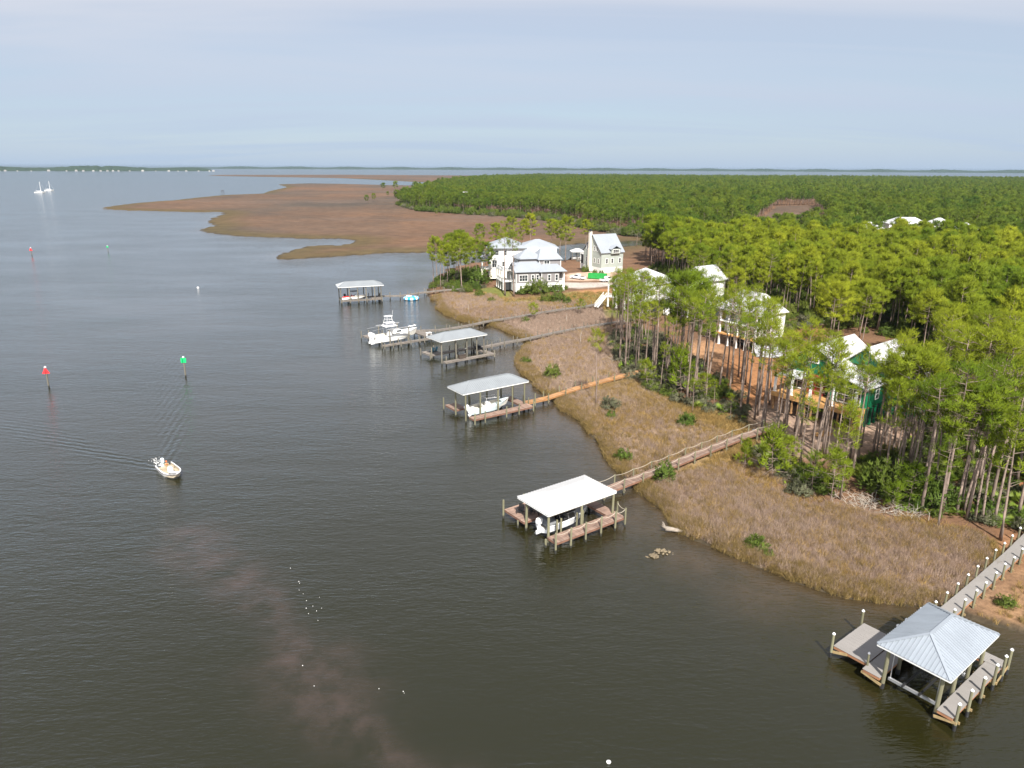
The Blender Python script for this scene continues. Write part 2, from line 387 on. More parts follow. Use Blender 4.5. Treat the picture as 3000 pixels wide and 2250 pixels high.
def land_colour(X, Y, d):
    sh = X.shape; x, y, d = X.ravel(), Y.ravel(), d.ravel()
    c = np.empty((len(x), 3)); c[:] = STRAW
    r_ = np.hypot(x, y)
    n1, n2, n3 = fnoise(x, y, 60), fnoise(x + 99, y - 40, 14), fnoise(x - 300, y + 80, 240)
    # wide open marsh beyond the creek
    open_m = (sdist(FOREST_W, x, y) < 0) & ((y > 330) | (x < -40))
    mc = np.array((0.105, 0.068, 0.046))[None] * (1 + 0.10 * n1 + 0.14 * n3)[:, None] + np.array((0.016, 0.0, -0.006))[None] * np.clip(n3, -1, 1)[:, None]
    pale = sstep(0.2, 1.1, fnoise(x * 0.45 + 12, y * 1.6, 150))[:, None]
    mc = mc * (1 - pale * 0.6) + np.array((0.120, 0.085, 0.066)) * pale * 0.6
    edge = sstep(30, 3, d)[:, None]
    mc = mc * (1 - edge * 0.75) + np.array((0.080, 0.062, 0.026)) * edge * 0.75
    c[open_m] = mc[open_m]
    near = r_ < 700
    xn, yn = x[near], y[near]; cn = c[near]; jn = n2[near]
    for poly, col, fe in ZONES:
        s = sdist(W(poly, 1.2), xn, yn) + jn * fe * 0.7
        k = sstep(-fe, fe, s)[:, None]
        cn = cn * (1 - k) + np.array(col)[None] * k
    # wet muddy lip along the water
    k = sstep(1.6, 0.2, d[near] + 0.3 * jn)[:, None]
    cn = cn * (1 - k) + np.array(MUD)[None] * k
    c[near] = cn
    return np.clip(c, 0.01, 0.9).reshape(sh + (3,))

def ground_material():
    m, t, b = new_mat('ground_soil_and_litter'); N = t.nodes.new; L = t.links.new
    a = N('ShaderNodeAttribute'); a.attribute_name = 'tone'
    g = N('ShaderNodeNewGeometry')
    n1 = N('ShaderNodeTexNoise'); n1.inputs['Scale'].default_value = 1.7; n1.inputs['Detail'].default_value = 8; n1.inputs['Roughness'].default_value = 0.7
    L(g.outputs['Position'], n1.inputs['Vector'])
    r1 = N('ShaderNodeMapRange'); r1.inputs[1].default_value = 0.25; r1.inputs[2].default_value = 0.75; r1.inputs[3].default_value = 0.55; r1.inputs[4].default_value = 1.45
    L(n1.outputs[0], r1.inputs[0])
    n2 = N('ShaderNodeTexNoise'); n2.inputs['Scale'].default_value = 0.12; n2.inputs['Detail'].default_value = 6; n2.inputs['Roughness'].default_value = 0.65
    L(g.outputs['Position'], n2.inputs['Vector'])
    r2 = N('ShaderNodeMapRange'); r2.inputs[1].default_value = 0.3; r2.inputs[2].default_value = 0.7; r2.inputs[3].default_value = 0.75; r2.inputs[4].default_value = 1.25
    L(n2.outputs[0], r2.inputs[0])
    mu = N('ShaderNodeMath'); mu.operation = 'MULTIPLY'; L(r1.outputs[0], mu.inputs[0]); L(r2.outputs[0], mu.inputs[1])
    v = N('ShaderNodeVectorMath'); v.operation = 'SCALE'; L(a.outputs['Color'], v.inputs[0]); L(mu.outputs[0], v.inputs['Scale'])
    L(v.outputs[0], b.inputs['Base Color']); b.inputs['Roughness'].default_value = 0.95; b.inputs['Specular IOR Level'].default_value = 0.15
    bu = N('ShaderNodeBump'); bu.inputs['Strength'].default_value = 0.8; bu.inputs['Distance'].default_value = 0.25
    L(n1.outputs[0], bu.inputs['Height']); L(bu.outputs[0], b.inputs['Normal'])
    return m

ang = np.radians(np.linspace(-40, 52, 430)); rad = 36 * np.exp(np.linspace(0, math.log(5600 / 36), 640))
A_, R_ = np.meshgrid(ang, rad)
GX, GY = R_ * np.sin(A_), R_ * np.cos(A_)
GD = shore_sd(GX.ravel(), GY.ravel()).reshape(GX.shape)
GZ = land_z(GX.ravel(), GY.ravel(), GD.ravel()).reshape(GX.shape)
land = link('ground', grid_mesh('ground', GX, GY, GZ, {'tone': land_colour(GX, GY, GD)}, ground_material()))
tag(land, 'low marshy shore with brown grass, sandy dirt and pine forest floor', 'ground', kind='structure')

# ------------------------------------------------------------------ water
BOAT_POS = at(500, 1388, 0)
BOAT_DIR = None
def water_material():
    m, t, b = new_mat('tannin_bay_water'); N = t.nodes.new; L = t.links.new
    def math_(op, a=None, b_=None, c_=None):
        n = N('ShaderNodeMath'); n.operation = op
        for i, q in enumerate((a, b_, c_)):
            if q is None: continue
            if isinstance(q, (int, float)): n.inputs[i].default_value = q
            else: L(q, n.inputs[i])
        return n.outputs[0]
    g = N('ShaderNodeNewGeometry'); pos = g.outputs['Position']
    def noise(scale, rot, sc, detail=3, rough=0.5, dist=0.0):
        mp_ = N('ShaderNodeMapping'); mp_.inputs['Rotation'].default_value = (0, 0, R(rot)); mp_.inputs['Scale'].default_value = sc
        L(pos, mp_.inputs[0])
        n = N('ShaderNodeTexNoise'); n.inputs['Scale'].default_value = scale; n.inputs['Detail'].default_value = detail
        n.inputs['Roughness'].default_value = rough; n.inputs['Distortion'].default_value = dist
        L(mp_.outputs[0], n.inputs['Vector']); return n.outputs[0]
    # colour: dark tea brown, pale silty streaks, sandy shallows
    sh = N('ShaderNodeAttribute'); sh.attribute_name = 'shallow'
    st = N('ShaderNodeAttribute'); st.attribute_name = 'streak'
    mx1 = N('ShaderNodeMix'); mx1.data_type = 'RGBA'
    mx1.inputs[6].default_value = rgb(0.0120, 0.0118, 0.0026); mx1.inputs[7].default_value = rgb(0.042, 0.030, 0.022)
    nn = noise(0.35, 20, (1, 1, 1), 5, 0.6)
    L(math_('MULTIPLY', st.outputs['Fac'], math_('MAXIMUM', math_('MULTIPLY_ADD', nn, 3.2, -1.0), 0.0)), mx1.inputs[0])
    mx2 = N('ShaderNodeMix'); mx2.data_type = 'RGBA'; mx2.inputs[7].default_value = rgb(0.085, 0.056, 0.036)
    L(mx1.outputs[2], mx2.inputs[6])
    L(math_('MULTIPLY', sh.outputs['Fac'], math_('MULTIPLY_ADD', nn, 1.3, 0.15)), mx2.inputs[0])
    # relief: wind ripples in two directions, patchy strength
    patch = noise(0.018, 35, (1, 2.2, 1), 3)
    pr = N('ShaderNodeMapRange'); pr.inputs[1].default_value = 0.35; pr.inputs[2].default_value = 0.62; pr.inputs[3].default_value = 0.45; pr.inputs[4].default_value = 1.15
    L(patch, pr.inputs[0])
    w1 = noise(0.9, -18, (0.42, 1.25, 1), 3, 0.5, 0.5)
    w2 = noise(2.7, -14, (0.42, 1.25, 1), 3, 0.55, 0.3)
    w3 = noise(0.16, 24, (0.5, 1.3, 1), 2)
    h = math_('ADD', math_('MULTIPLY', w1, 0.36), math_('ADD', math_('MULTIPLY', w2, 0.30), math_('MULTIPLY', w3, 0.55)))
    h = math_('MULTIPLY', h, pr.outputs[0])
    wk = N('ShaderNodeAttribute'); wk.attribute_name = 'wake'
    h = math_('ADD', h, math_('MULTIPLY', wk.outputs['Fac'], 0.0))
    # the skiff's wake: two arms of short crests trailing from the stern
    bx, by = BOAT_POS.x, BOAT_POS.y; d = BOAT_HEAD
    sp = N('ShaderNodeSeparateXYZ'); L(pos, sp.inputs[0])
    dx, dy = math_('SUBTRACT', sp.outputs[0], bx), math_('SUBTRACT', sp.outputs[1], by)
    back = math_('MULTIPLY', math_('ADD', math_('MULTIPLY', dx, d[0]), math_('MULTIPLY', dy, d[1])), -1.0)
    side = math_('SUBTRACT', math_('MULTIPLY', dx, d[1]), math_('MULTIPLY', dy, d[0]))
    aside = math_('ABSOLUTE', side)
    off = math_('SUBTRACT', aside, math_('MULTIPLY', back, 0.345))
    wid = math_('MULTIPLY_ADD', back, 0.075, 0.7)
    ratio = math_('DIVIDE', off, wid)
    env = math_('POWER', 2.718, math_('MULTIPLY', math_('MULTIPLY', ratio, ratio), -1.0))
    dec = math_('POWER', 2.718, math_('MULTIPLY', math_('MAXIMUM', back, 0.0), -0.026))
    on = N('ShaderNodeMapRange'); on.inputs[1].default_value = -0.5; on.inputs[2].default_value = 3.0; L(back, on.inputs[0])
    ph = math_('MULTIPLY', math_('MULTIPLY_ADD', aside, 0.86, math_('MULTIPLY', back, -0.51)), 2 * math.pi / 1.1)
    wob = noise(0.5, 0, (1, 1, 1), 3, 0.6)
    cres = math_('MULTIPLY', math_('SINE', math_('ADD', ph, math_('MULTIPLY', wob, 7.0))), math_('MULTIPLY_ADD', noise(0.28, 40, (1, 1, 1), 2), 2.2, -0.35))
    wake = math_('MULTIPLY', math_('MULTIPLY', math_('MULTIPLY', env, dec), on.outputs[0]), math_('MULTIPLY', cres, 0.24))
    h = math_('ADD', h, wake)
    bu = N('ShaderNodeBump'); bu.inputs['Strength'].default_value = 1.0; bu.inputs['Distance'].default_value = 0.28
    L(h, bu.inputs['Height'])
    # body colour under a glossy skin; reflectance grows with grazing angle (Fresnel), wind roughness caps it
    t.nodes.remove(b); out = t.nodes['Material Output']
    di = N('ShaderNodeBsdfDiffuse'); L(mx2.outputs[2], di.inputs['Color']); L(bu.outputs[0], di.inputs['Normal'])
    gl = N('ShaderNodeBsdfGlossy'); gl.inputs['Roughness'].default_value = 0.10; gl.inputs['Color'].default_value = rgb(0.96, 0.98, 1.0); L(bu.outputs[0], gl.inputs['Normal'])
    fr = N('ShaderNodeFresnel'); fr.inputs['IOR'].default_value = 1.333; L(bu.outputs[0], fr.inputs['Normal'])
    iv = math_('SUBTRACT', 1.0, fr.outputs[0]); fac = math_('MINIMUM', math_('SUBTRACT', 1.0, math_('POWER', iv, 1.7)), 0.66)
    ms = N('ShaderNodeMixShader'); L(fac, ms.inputs[0]); L(di.outputs[0], ms.inputs[1]); L(gl.outputs[0], ms.inputs[2]); L(ms.outputs[0], out.inputs['Surface'])
    return m
_bs, _bb = at(478, 1362, 0.4), at(524, 1402, 0.4)
BOAT_HEAD = (_bb - _bs).xy.normalized()
wa = np.radians(np.concatenate([np.linspace(-45, 50, 300), np.linspace(51, 314, 90)]))
wr = np.concatenate([[0.0], 8 * np.exp(np.linspace(0, math.log(60000 / 8), 420))])
A2, R2 = np.meshgrid(np.append(wa, wa[0] + 2 * math.pi), wr)
WX, WY = R2 * np.sin(A2), R2 * np.cos(A2)
nearw = (R2 < 900) & (R2 > 5)
sdw = np.full(WX.shape, -999.0); sdw[nearw] = shore_sd(WX[nearw], WY[nearw])
shallow = np.exp(np.minimum(sdw + 0.3, 0) / 5.0) * 0.55
for cx, cy, rr in [(1530,1120,9),(1650,1240,7),(1460,1030,8),(2250,1720,6),(2050,1640,5),(1900,1520,6),(1400,960,6)]:
    c_ = at(cx, cy, 0); shallow = np.maximum(shallow, 0.5 * np.exp(-(((WX - c_.x) ** 2 + (WY - c_.y) ** 2) / rr ** 2)))
streak = np.zeros(WX.shape)
SP = W([(560,1560),(700,1700),(800,1850),(930,1960),(1030,2080),(1130,2230),(1200,2400)], 0)
for i in range(len(SP) - 1):
    for k in np.linspace(0, 1, 4):
        q = SP[i] * (1 - k) + SP[i + 1] * k
        w_ = 2.6 + 1.2 * math.sin(i * 2.1 + k * 3)
        streak = np.maximum(streak, np.exp(-(((WX - q[0] + 1.5 * np.sin(WY * 0.3)) ** 2 + (WY - q[1]) ** 2) / w_ ** 2)))
water = link('water', grid_mesh('water', WX, WY, np.zeros(WX.shape), {'shallow': shallow, 'streak': streak}, water_material()))
tag(water, 'dark rippled bay water reaching to the horizon', 'water', kind='structure')

# ------------------------------------------------------------------ far shores across the bay
far_green = mat('far_tree_canopy', (0.030, 0.050, 0.026), 0.95, var=0.35, scale=0.02, spec=0.1)
def far_shore(name, px0, px1, dist0, dist1, h, depth, label, seed):
    """a low wooded strip: an irregular mass of crowns standing on flat land"""
    rs = np.random.RandomState(seed); mb = MB()
    a0, a1 = math.atan((px0 - 1500) / FPX / 0.957), math.atan((px1 - 1500) / FPX / 0.957)
    n = max(60, int(abs(a1 - a0) * dist0 / 26)); rows = 7
    vv = []
    for j in range(rows + 1):
        for i in range(n + 1):
            t = i / n; a = a0 + (a1 - a0) * t; rr = dist0 + (dist1 - dist0) * t + depth * (j / rows) + rs.uniform(-25, 25)
            end = min(1, t * 14, (1 - t) * 14) ** 0.6
            z = 0.0 if j == 0 else h * end * rs.uniform(0.55, 1.05) * (0.75 + 0.25 * math.sin(i * 0.21 + seed)) 
            if j == rows: z *= 0.5
            vv.append((rr * math.sin(a), rr * math.cos(a), z))
    ff = [(j*(n+1)+i, j*(n+1)+i+1, (j+1)*(n+1)+i+1, (j+1)*(n+1)+i) for j in range(rows) for i in range(n)]
    mb.add(vv, ff)
    o = mb.build(name, far_green); return tag(o, label, 'wood', kind='stuff')
far_shore('far_woodland', -700, 690, 5900, 6500, 39, 2500, 'wooded far shore across the bay on the left horizon', 5)
far_shore('far_woodland', 560, 4300, 11500, 10500, 39, 6000, 'thin blue wooded shore on the horizon beyond the forest', 6)
# ================================================================== DOCKS, BOATHOUSES, BOARDWALKS
def waterline_stain(m, dark=(0.022, 0.022, 0.018), top=0.45):
    """wet algae band that every piling carries just above the water"""
    t = m.node_tree; N = t.nodes.new; L = t.links.new; b = t.nodes['Principled BSDF']
    src = b.inputs['Base Color'].links[0].from_socket
    g = N('ShaderNodeNewGeometry'); s = N('ShaderNodeSeparateXYZ'); L(g.outputs['Position'], s.inputs[0])
    no = N('ShaderNodeTexNoise'); no.inputs['Scale'].default_value = 3.0; L(g.outputs['Position'], no.inputs['Vector'])
    ad = N('ShaderNodeMath'); ad.operation = 'MULTIPLY_ADD'; ad.inputs[1].default_value = 0.6; L(no.outputs[0], ad.inputs[0]); L(s.outputs[2], ad.inputs[2])
    mr = N('ShaderNodeMapRange'); mr.inputs[1].default_value = top + 0.3; mr.inputs[2].default_value = top + 0.1; L(ad.outputs[0], mr.inputs[0])
    mx_ = N('ShaderNodeMix'); mx_.data_type = 'RGBA'; L(mr.outputs[0], mx_.inputs[0]); L(src, mx_.inputs[6]); mx_.inputs[7].default_value = rgb(*dark)
    L(mx_.outputs[2], b.inputs['Base Color'])
waterline_stain(M['piling']); waterline_stain(M['piling_grey'])
def tints(base, name):
    return [base] + [mat(name + '_%s' % k, c, 0.82, var=0.18, scale=1.5) for k, c in ()]
DECKS = {}
for nm, c in dict(pink=(0.234,0.156,0.121), grey=(0.176,0.152,0.132), new=(0.30,0.165,0.078)).items():
    DECKS[nm] = [M['deck_' + nm], mat(nm + '_board_dark', tuple(q * 0.80 for q in c), 0.85, var=0.2, scale=1.5), mat(nm + '_board_light', tuple(q * 1.18 for q in c), 0.85, var=0.2, scale=1.5)]
DECKS['comp'] = [M['deck_comp']]
EDGE = dict(pink=M['deck_red'], grey=M['deck_grey'], new=M['deck_new'], comp=M['fascia'])

_pm = MB(); _pm.lathe([(1.0, 0.0), (0.97, 0.5), (0.92, 0.985), (0.80, 1.0)], n=10)
PILE = {k: _pm.mesh('piling_' + k, M[k]) for k in ('piling', 'piling_grey')}
for me in PILE.values(): me.polygons.foreach_set('use_smooth', [len(p.vertices) == 4 for p in me.polygons])
_c = MB(); _c.lathe([(1.15, 0.0), (1.15, 0.05), (0.35, 0.17)], n=10); CAPM = _c.mesh('post_cap', M['cap'])
_s = MB(); _s.lathe([(1.08, 0.0), (1.08, 1.0)], n=10); SLEEVE = _s.mesh('pile_wrap', M['black'])
def pile(parent, x, y, top, r=0.12, bottom=-1.4, kind='piling', name='piling', cap=False, sleeve=False, rs=random.Random(4)):
    o = link(name, PILE[kind], parent, (x, y, bottom)); o.scale = (r, r, top - bottom)
    o.rotation_euler = (rs.uniform(-.012, .012), rs.uniform(-.012, .012), rs.uniform(0, 6.28))
    if cap:
        c = link('post_cap', CAPM, o, (0, 0, 1.0)); c.scale = (1, 1, 1.0 / (top - bottom))
    if sleeve:
        c = link('pile_wrap', SLEEVE, o, (0, 0, (0.02 - bottom) / (top - bottom))); c.scale = (1.02, 1.02, 0.5 / (top - bottom))
    return o
def deck(parent, rect, z, style, across='y', name='planking', rs=random.Random(9), pw=0.145):
    """planks laid over a rectangle; across = direction the planks run"""
    x0, x1, y0, y1 = rect; mb = MB(); nm = len(DECKS[style])
    if across == 'y':
        n = max(1, int((x1 - x0) / pw)); w = (x1 - x0) / n
        for i in range(n): mb.box((x0 + i*w + .006, y0 - rs.uniform(0, .02), z - .04), (x0 + (i+1)*w - .006, y1 + rs.uniform(0, .02), z + rs.uniform(-.003, .004)), rs.randrange(nm))
    else:
        n = max(1, int((y1 - y0) / pw)); w = (y1 - y0) / n
        for i in range(n): mb.box((x0 - rs.uniform(0, .02), y0 + i*w + .006, z - .04), (x1 + rs.uniform(0, .02), y0 + (i+1)*w - .006, z + rs.uniform(-.003, .004)), rs.randrange(nm))
    o = mb.build(name, DECKS[style], parent); o['kind'] = 'stuff'
    e = MB(); e.box((x0 + .03, y0 + .03, z - .30), (x1 - .03, y0 + .08, z - .045)); e.box((x0 + .03, y1 - .08, z - .30), (x1 - .03, y1 - .03, z - .045))
    e.box((x0 + .03, y0 + .082, z - .30), (x0 + .08, y1 - .082, z - .045)); e.box((x1 - .08, y0 + .082, z - .30), (x1 - .03, y1 - .082, z - .045))
    e.build('edge_beam', EDGE[style], parent)
def cap_rope(mb, p, q, sag=0.22, r=0.028):
    p, q = Vector(p), Vector(q)
    mb.tube([p.lerp(q, t) - Vector((0, 0, sag * 4 * t * (1 - t))) for t in (0, .15, .3, .5, .7, .85, 1)], r, 5)

def hip_roof(parent, L, Wd, ze, zr, ins, m, rib=0.3, split=False, ribh=0.06):
    """roof over x 0..L, y -Wd..Wd; ridge from ins to L-ins; shell with metal panels, caps and fascia"""
    h = Wd
    A, B, C, D = Vector((0, h, ze)), Vector((0, -h, ze)), Vector((L, -h, ze)), Vector((L, h, ze))
    E_, F_ = Vector((ins, 0, zr)), Vector((L - ins, 0, zr))
    sh = MB(); k = Vector((0, 0, -.05)); P = [A, B, C, D, E_, F_]
    fs = [(0, 1, 4), (1, 2, 5, 4), (2, 3, 5), (3, 0, 4, 5)]
    sh.add(P + [p + k for p in P], fs + [tuple(i + 6 for i in f)[::-1] for f in fs] + [(i, (i+1) % 4, (i+1) % 4 + 6, i + 6) for i in range(4)])
    roof = sh.build('roof', M['under'], parent)
    roof_mb = MB(); n_p = 0
    for (p0, p1, r0, r1) in ((A, B, E_, E_), (B, C, E_, F_), (C, D, F_, F_), (D, A, F_, E_)):
        ex = (p1 - p0); le = ex.length; ex.normalize()
        up_ = (r0 - p0) - ex * (r0 - p0).dot(ex); sl = up_.length; up_.normalize(); nrm = ex.cross(up_).normalized()
        if nrm.z < 0: nrm = -nrm
        a0 = (r0 - p0).dot(ex); a1 = le - (r1 - p0).dot(ex)
        bf = lambda a: sl * max(0, min(1, a / a0, (le - a) / a1))
        n = max(3, round(le / rib)); w = le / n
        for i in range(n):
            s0, s1 = i * w, (i + 1) * w
            brk = [q for q in (a0, le - a1) if s0 < q < s1]
            prof = [(s0, -0.06), (s1, -0.06), (s1, bf(s1))] + [(q, bf(q)) for q in sorted(set(brk), reverse=True)] + [(s0, bf(s0))]
            pts = [p0 + ex * a + up_ * b + nrm * 0.02 for a, b in prof]
            mb = MB() if split else roof_mb
            nn = len(pts)
            mb.add(pts + [q - nrm * 0.014 for q in pts], [tuple(range(nn)), tuple(range(2*nn - 1, nn - 1, -1))] + [(j, (j+1) % nn, (j+1) % nn + nn, j + nn) for j in range(nn)])
            if bf(s0) > 0.25:
                q0, q1 = p0 + ex * s0 - up_ * .06 + nrm * .02, p0 + ex * s0 + up_ * (bf(s0) - .05) + nrm * .02
                mb.add([q0 - ex * .035, q0 + ex * .035, q0 + ex * .012 + nrm * ribh, q0 - ex * .012 + nrm * ribh, q1 - ex * .035, q1 + ex * .035, q1 + ex * .012 + nrm * ribh, q1 - ex * .012 + nrm * ribh],
                       [(0, 1, 2, 3), (0, 3, 7, 4), (3, 2, 6, 7), (2, 1, 5, 6), (4, 7, 6, 5)])
            if split: mb.build('panel', m, roof)
    if not split: o = roof_mb.build('roof_sheet', m, roof); 
    c = MB()
    for a, b in ((A, E_), (B, E_), (C, F_), (D, F_), (E_, F_)):
        c.obox(a + Vector((0, 0, .05)), b + Vector((0, 0, .06)), 0.24, 0.03)
    c.build('ridge_cap', m, roof)
    f = MB()
    for a, b in ((A, B), (B, C), (C, D), (D, A)):
        d = (b - a).normalized() * 0.02
        f.obox(a + d + Vector((0, 0, -.13)), b - d + Vector((0, 0, -.13)), 0.035, 0.17)
    f.build('fascia', M['white'] , roof)
    return roof

def boathouse(name, label, loc, rz, L, Wd, ze, zr, ins, roofm, posts, decks, style, piles, split=False, rib=0.3, kind='piling', cap=False, sleeve=False, pr=0.15, group='covered boat docks along the shore'):
    t = thing(name, label, 'boathouse', (loc[0], loc[1], 0), R(rz), group)
    hip_roof(t, L, Wd, ze, zr, ins, roofm, rib, split)
    for x, y in posts: pile(t, x, y, ze - 0.12, pr, kind=kind, name='post', sleeve=sleeve)
    b = MB(); ys = sorted({round(p[1], 2) for p in posts})
    for y in (ys[0], ys[-1]):
        b.box((0.2, y - .14, ze - .34), (L - .2, y - .06, ze - .06)); b.box((0.2, y + .06, ze - .34), (L - .2, y + .14, ze - .06))
    for x in np.linspace(0.35, L - .35, 5): b.box((x - .04, ys[0] + .15, ze - .30), (x + .04, ys[-1] - .15, ze - .1))
    b.build('header_beam', M['under'], t)
    for r_, z, ac in decks: deck(t, r_, z, style, ac)
    for p in piles:
        pile(t, p[0], p[1], p[2], p[3] if len(p) > 3 else 0.12, kind=kind, cap=cap, sleeve=sleeve)
    return t
def boardwalk(name, label, pts, width, style, zoff, post_h, spacing, kind='piling', cap=False, rope=False, group='boardwalks running ashore', sleeve=False, pr=0.11):
    """pts: world points (x, y, z of deck)"""
    P = [Vector(p) for p in pts]
    t = thing(name, label, 'boardwalk', (P[0].x, P[0].y, 0), 0, group); O = Vector((P[0].x, P[0].y, 0)); P = [p - O for p in P]
    seg = [(P[i+1] - P[i]).length for i in range(len(P) - 1)]; tot = sum(seg)
    def along(s):
        for i, l in enumerate(seg):
            if s <= l or i == len(seg) - 1: return P[i].lerp(P[i+1], s / l), (P[i+1] - P[i]).normalized()
            s -= l
    rs = random.Random(hash(label) % 1000 if False else len(label)); mb = MB(); nm = len(DECKS[style]); n = int(tot / 0.145)
    def side(i):
        d0 = (P[min(i+1, len(P)-1)] - P[max(i-1, 0)]); d0.z = 0; d0.normalize(); return Vector((-d0.y, d0.x, 0))
    for i in range(n):
        p, d = along((i + .5) * tot / n); s = Vector((-d.y, d.x, 0)).normalized(); w = width / 2 + rs.uniform(-.015, .015)
        mb.obox(p - s * w + Vector((0, 0, -.02 + rs.uniform(-.003, .003))), p + s * w + Vector((0, 0, -.02)), tot / n - .012, 0.04, rs.randrange(nm))
    o = mb.build('planking', DECKS[style], t); o['kind'] = 'stuff'
    e = MB()
    for i in range(len(P) - 1):
        for sg in (-1, 1):
            e.obox(P[i] + side(i) * sg * (width / 2 - .04) + Vector((0, 0, -.17)), P[i+1] + side(i+1) * sg * (width / 2 - .04) + Vector((0, 0, -.17)), 0.05, 0.25)
    e.build('edge_beam', EDGE[style], t)
    k = max(2, int(tot / spacing)); rows = {-1: [], 1: []}
    br = MB()
    for i in range(k + 1):
        p, d = along(min(tot - .1, 0.15 + i * tot / k)); s = Vector((-d.y, d.x, 0)).normalized()
        for sg in (-1, 1):
            q = p + s * sg * (width / 2 + pr)
            top = p.z + post_h * (1 + rs.uniform(-.08, .08)); rows[sg].append((q.x, q.y, top - .06))
            pile(t, q.x, q.y, top, pr, kind=kind, cap=cap, sleeve=False)
        br = MB(); br.obox(p - s * (width / 2 + .35) + Vector((0, 0, -.42)), p + s * (width / 2 + .35) + Vector((0, 0, -.42)), 0.09, 0.2)
        br.build('cross_beam', M['brace'] if cap else M['under'], t)
    if rope:
        for sg in (-1, 1):
            for a, b in zip(rows[sg], rows[sg][1:]):
                m_ = MB(); cap_rope(m_, a, b); m_.build('rope', M['rope'], t)
    return t
def frame(loc, rz):
    c, s = math.cos(R(rz)), math.sin(R(rz))
    return lambda x, y, z=0.0: Vector((loc[0] + c * x - s * y, loc[1] + s * x + c * y, z))

# ---- 1: nearest boathouse, grey composite deck, empty lift
L1 = (30.74, 45.76); A1 = 37.6; f1 = frame(L1, A1)
bh1 = boathouse('boathouse', 'nearest boathouse with ribbed galvanised hip roof and empty boat lift', L1, A1, 9.05, 2.72, 4.0, 5.35, 2.55, M['galv'],
    [(x, y) for x in (0.45, 3.2, 5.9, 8.6) for y in (-2.02, 2.0)],
    [((0.05, 10.4, 2.1, 3.5), 1.1, 'y'), ((0.8, 5.95, 3.55, 6.4), 1.2, 'y'), ((0.0, 9.0, -3.35, -2.22), 1.1, 'y'), ((9.05, 10.4, -3.35, 2.05), 1.1, 'x')], 'comp',
    [(5.85, 6.55, 2.35), (0.72, 6.5, 2.3), (6.2, 3.7, 2.35), (7.7, 3.68, 2.3), (10.5, 3.68, 2.3), (0.75, 3.45, 2.2, .09)] +
    [(x, -3.5, 2.35) for x in (0.2, 2.5, 4.9, 7.3, 10.3)] + [(9.1, -3.52, 2.35)], split=True, rib=0.3, cap=True, sleeve=True, pr=0.16)
for x in (1.1, 6.4):
    lift = MB(); lift.box((x - .09, -1.85, .62), (x + .09, 1.85, .84)); lift.build('lift_cradle', M['alu'], bh1)
    for y in (-1.72, 1.72):
        lc_ = MB(); lc_.tube([(x, y, .84), (x, y, 3.75)], 0.035, 6); lc_.build('lift_cable', M['alu'], bh1)
for y in (-.62, .62):
    bk = MB(); bk.box((0.7, y - .07, .86), (6.8, y + .07, 1.0)); bk.build('lift_bunk', M['black'], bh1)
for (a, b) in [((0.12, -3.6, .75), (0.12, -2.05, .35)), ((0.14, 1.95, .45), (0.14, 3.6, .75)), ((0.8, 6.45, .55), (0.8, 5.2, 1.0)), ((10.4, -3.5, .8), (8.2, -3.5, .3))] + [((x, -3.75, .74), (x, -2.0, .74)) for x in (0.3, 2.5, 4.9, 7.3)]:
    br = MB(); br.obox(a, b, 0.07, 0.22); br.build('cross_brace', M['brace'], bh1)
boardwalk('boardwalk', 'wide grey composite boardwalk with white capped posts at the right edge', [(*f1(10.45, 2.65)[:2], 1.1), (*f1(20, 2.7)[:2], 1.15), (*f1(30, 2.8)[:2], 1.35), (*f1(46, 3.3)[:2], 1.8)],
    1.38, 'comp', 0, 1.05, 2.35, cap=True)

# ---- 2: white roofed boathouse, rope posts
L2 = (2.34, 71.97); A2_ = 36.0; f2 = frame(L2, A2_)
bh2 = boathouse('boathouse', 'boathouse with a plain bright white roof and rope strung finger pier', L2, A2_, 10.25, 2.82, 3.8, 4.75, 2.8, M['white_metal'],
    [(x, y) for x in (0.25, 5.1, 9.9) for y in (-2.62, 1.45)],
    [((0.0, 3.2, 1.5, 5.45), 1.1, 'x'), ((3.22, 12.2, 1.55, 3.0), 1.12, 'y'), ((0.0, 10.4, -4.32, -2.72), 1.1, 'y'), ((8.95, 10.4, -2.7, 1.53), 1.08, 'x')], 'pink',
    [(-0.18, 5.35, 2.4, .13), (-0.15, 2.5, 0.95), (3.1, 5.6, 2.2), (-.25, -2.85, 1.0, .15)] + [(x, -4.5, 2.45, .125) for x in (-.2, 1.9, 4.1, 6.4, 8.6)] + [(10.2, -4.5, 2.4, .125), (10.5, -2.8, 2.4, .12)] +
    [(x, -2.35, 2.55, .12) for x in (1.7, 2.25, 4.6, 5.5)], rib=0.41, pr=0.16)
rp = [(-.2, -4.5), (1.9, -4.5), (4.1, -4.5), (6.4, -4.5), (8.6, -4.5), (10.2, -4.5)]
for a, b in list(zip(rp, rp[1:])) + [((10.2, -4.5), (10.5, -2.8))]:
    m_ = MB(); cap_rope(m_, (*a, 2.32), (*b, 2.32), 0.3); m_.build('rope', M['rope'], bh2)
boardwalk('boardwalk', 'brown boardwalk with rope rails crossing the near marsh to the clearing', [(*f2(12.25, 2.3)[:2], 1.12), (*f2(22, 2.6)[:2], 1.2), (*f2(33, 3.0)[:2], 1.5), (*f2(41, 3.1)[:2], 1.8), (*f2(51, 2.5)[:2], 2.1)],
    1.5, 'pink', 0, 1.05, 3.4, rope=True)

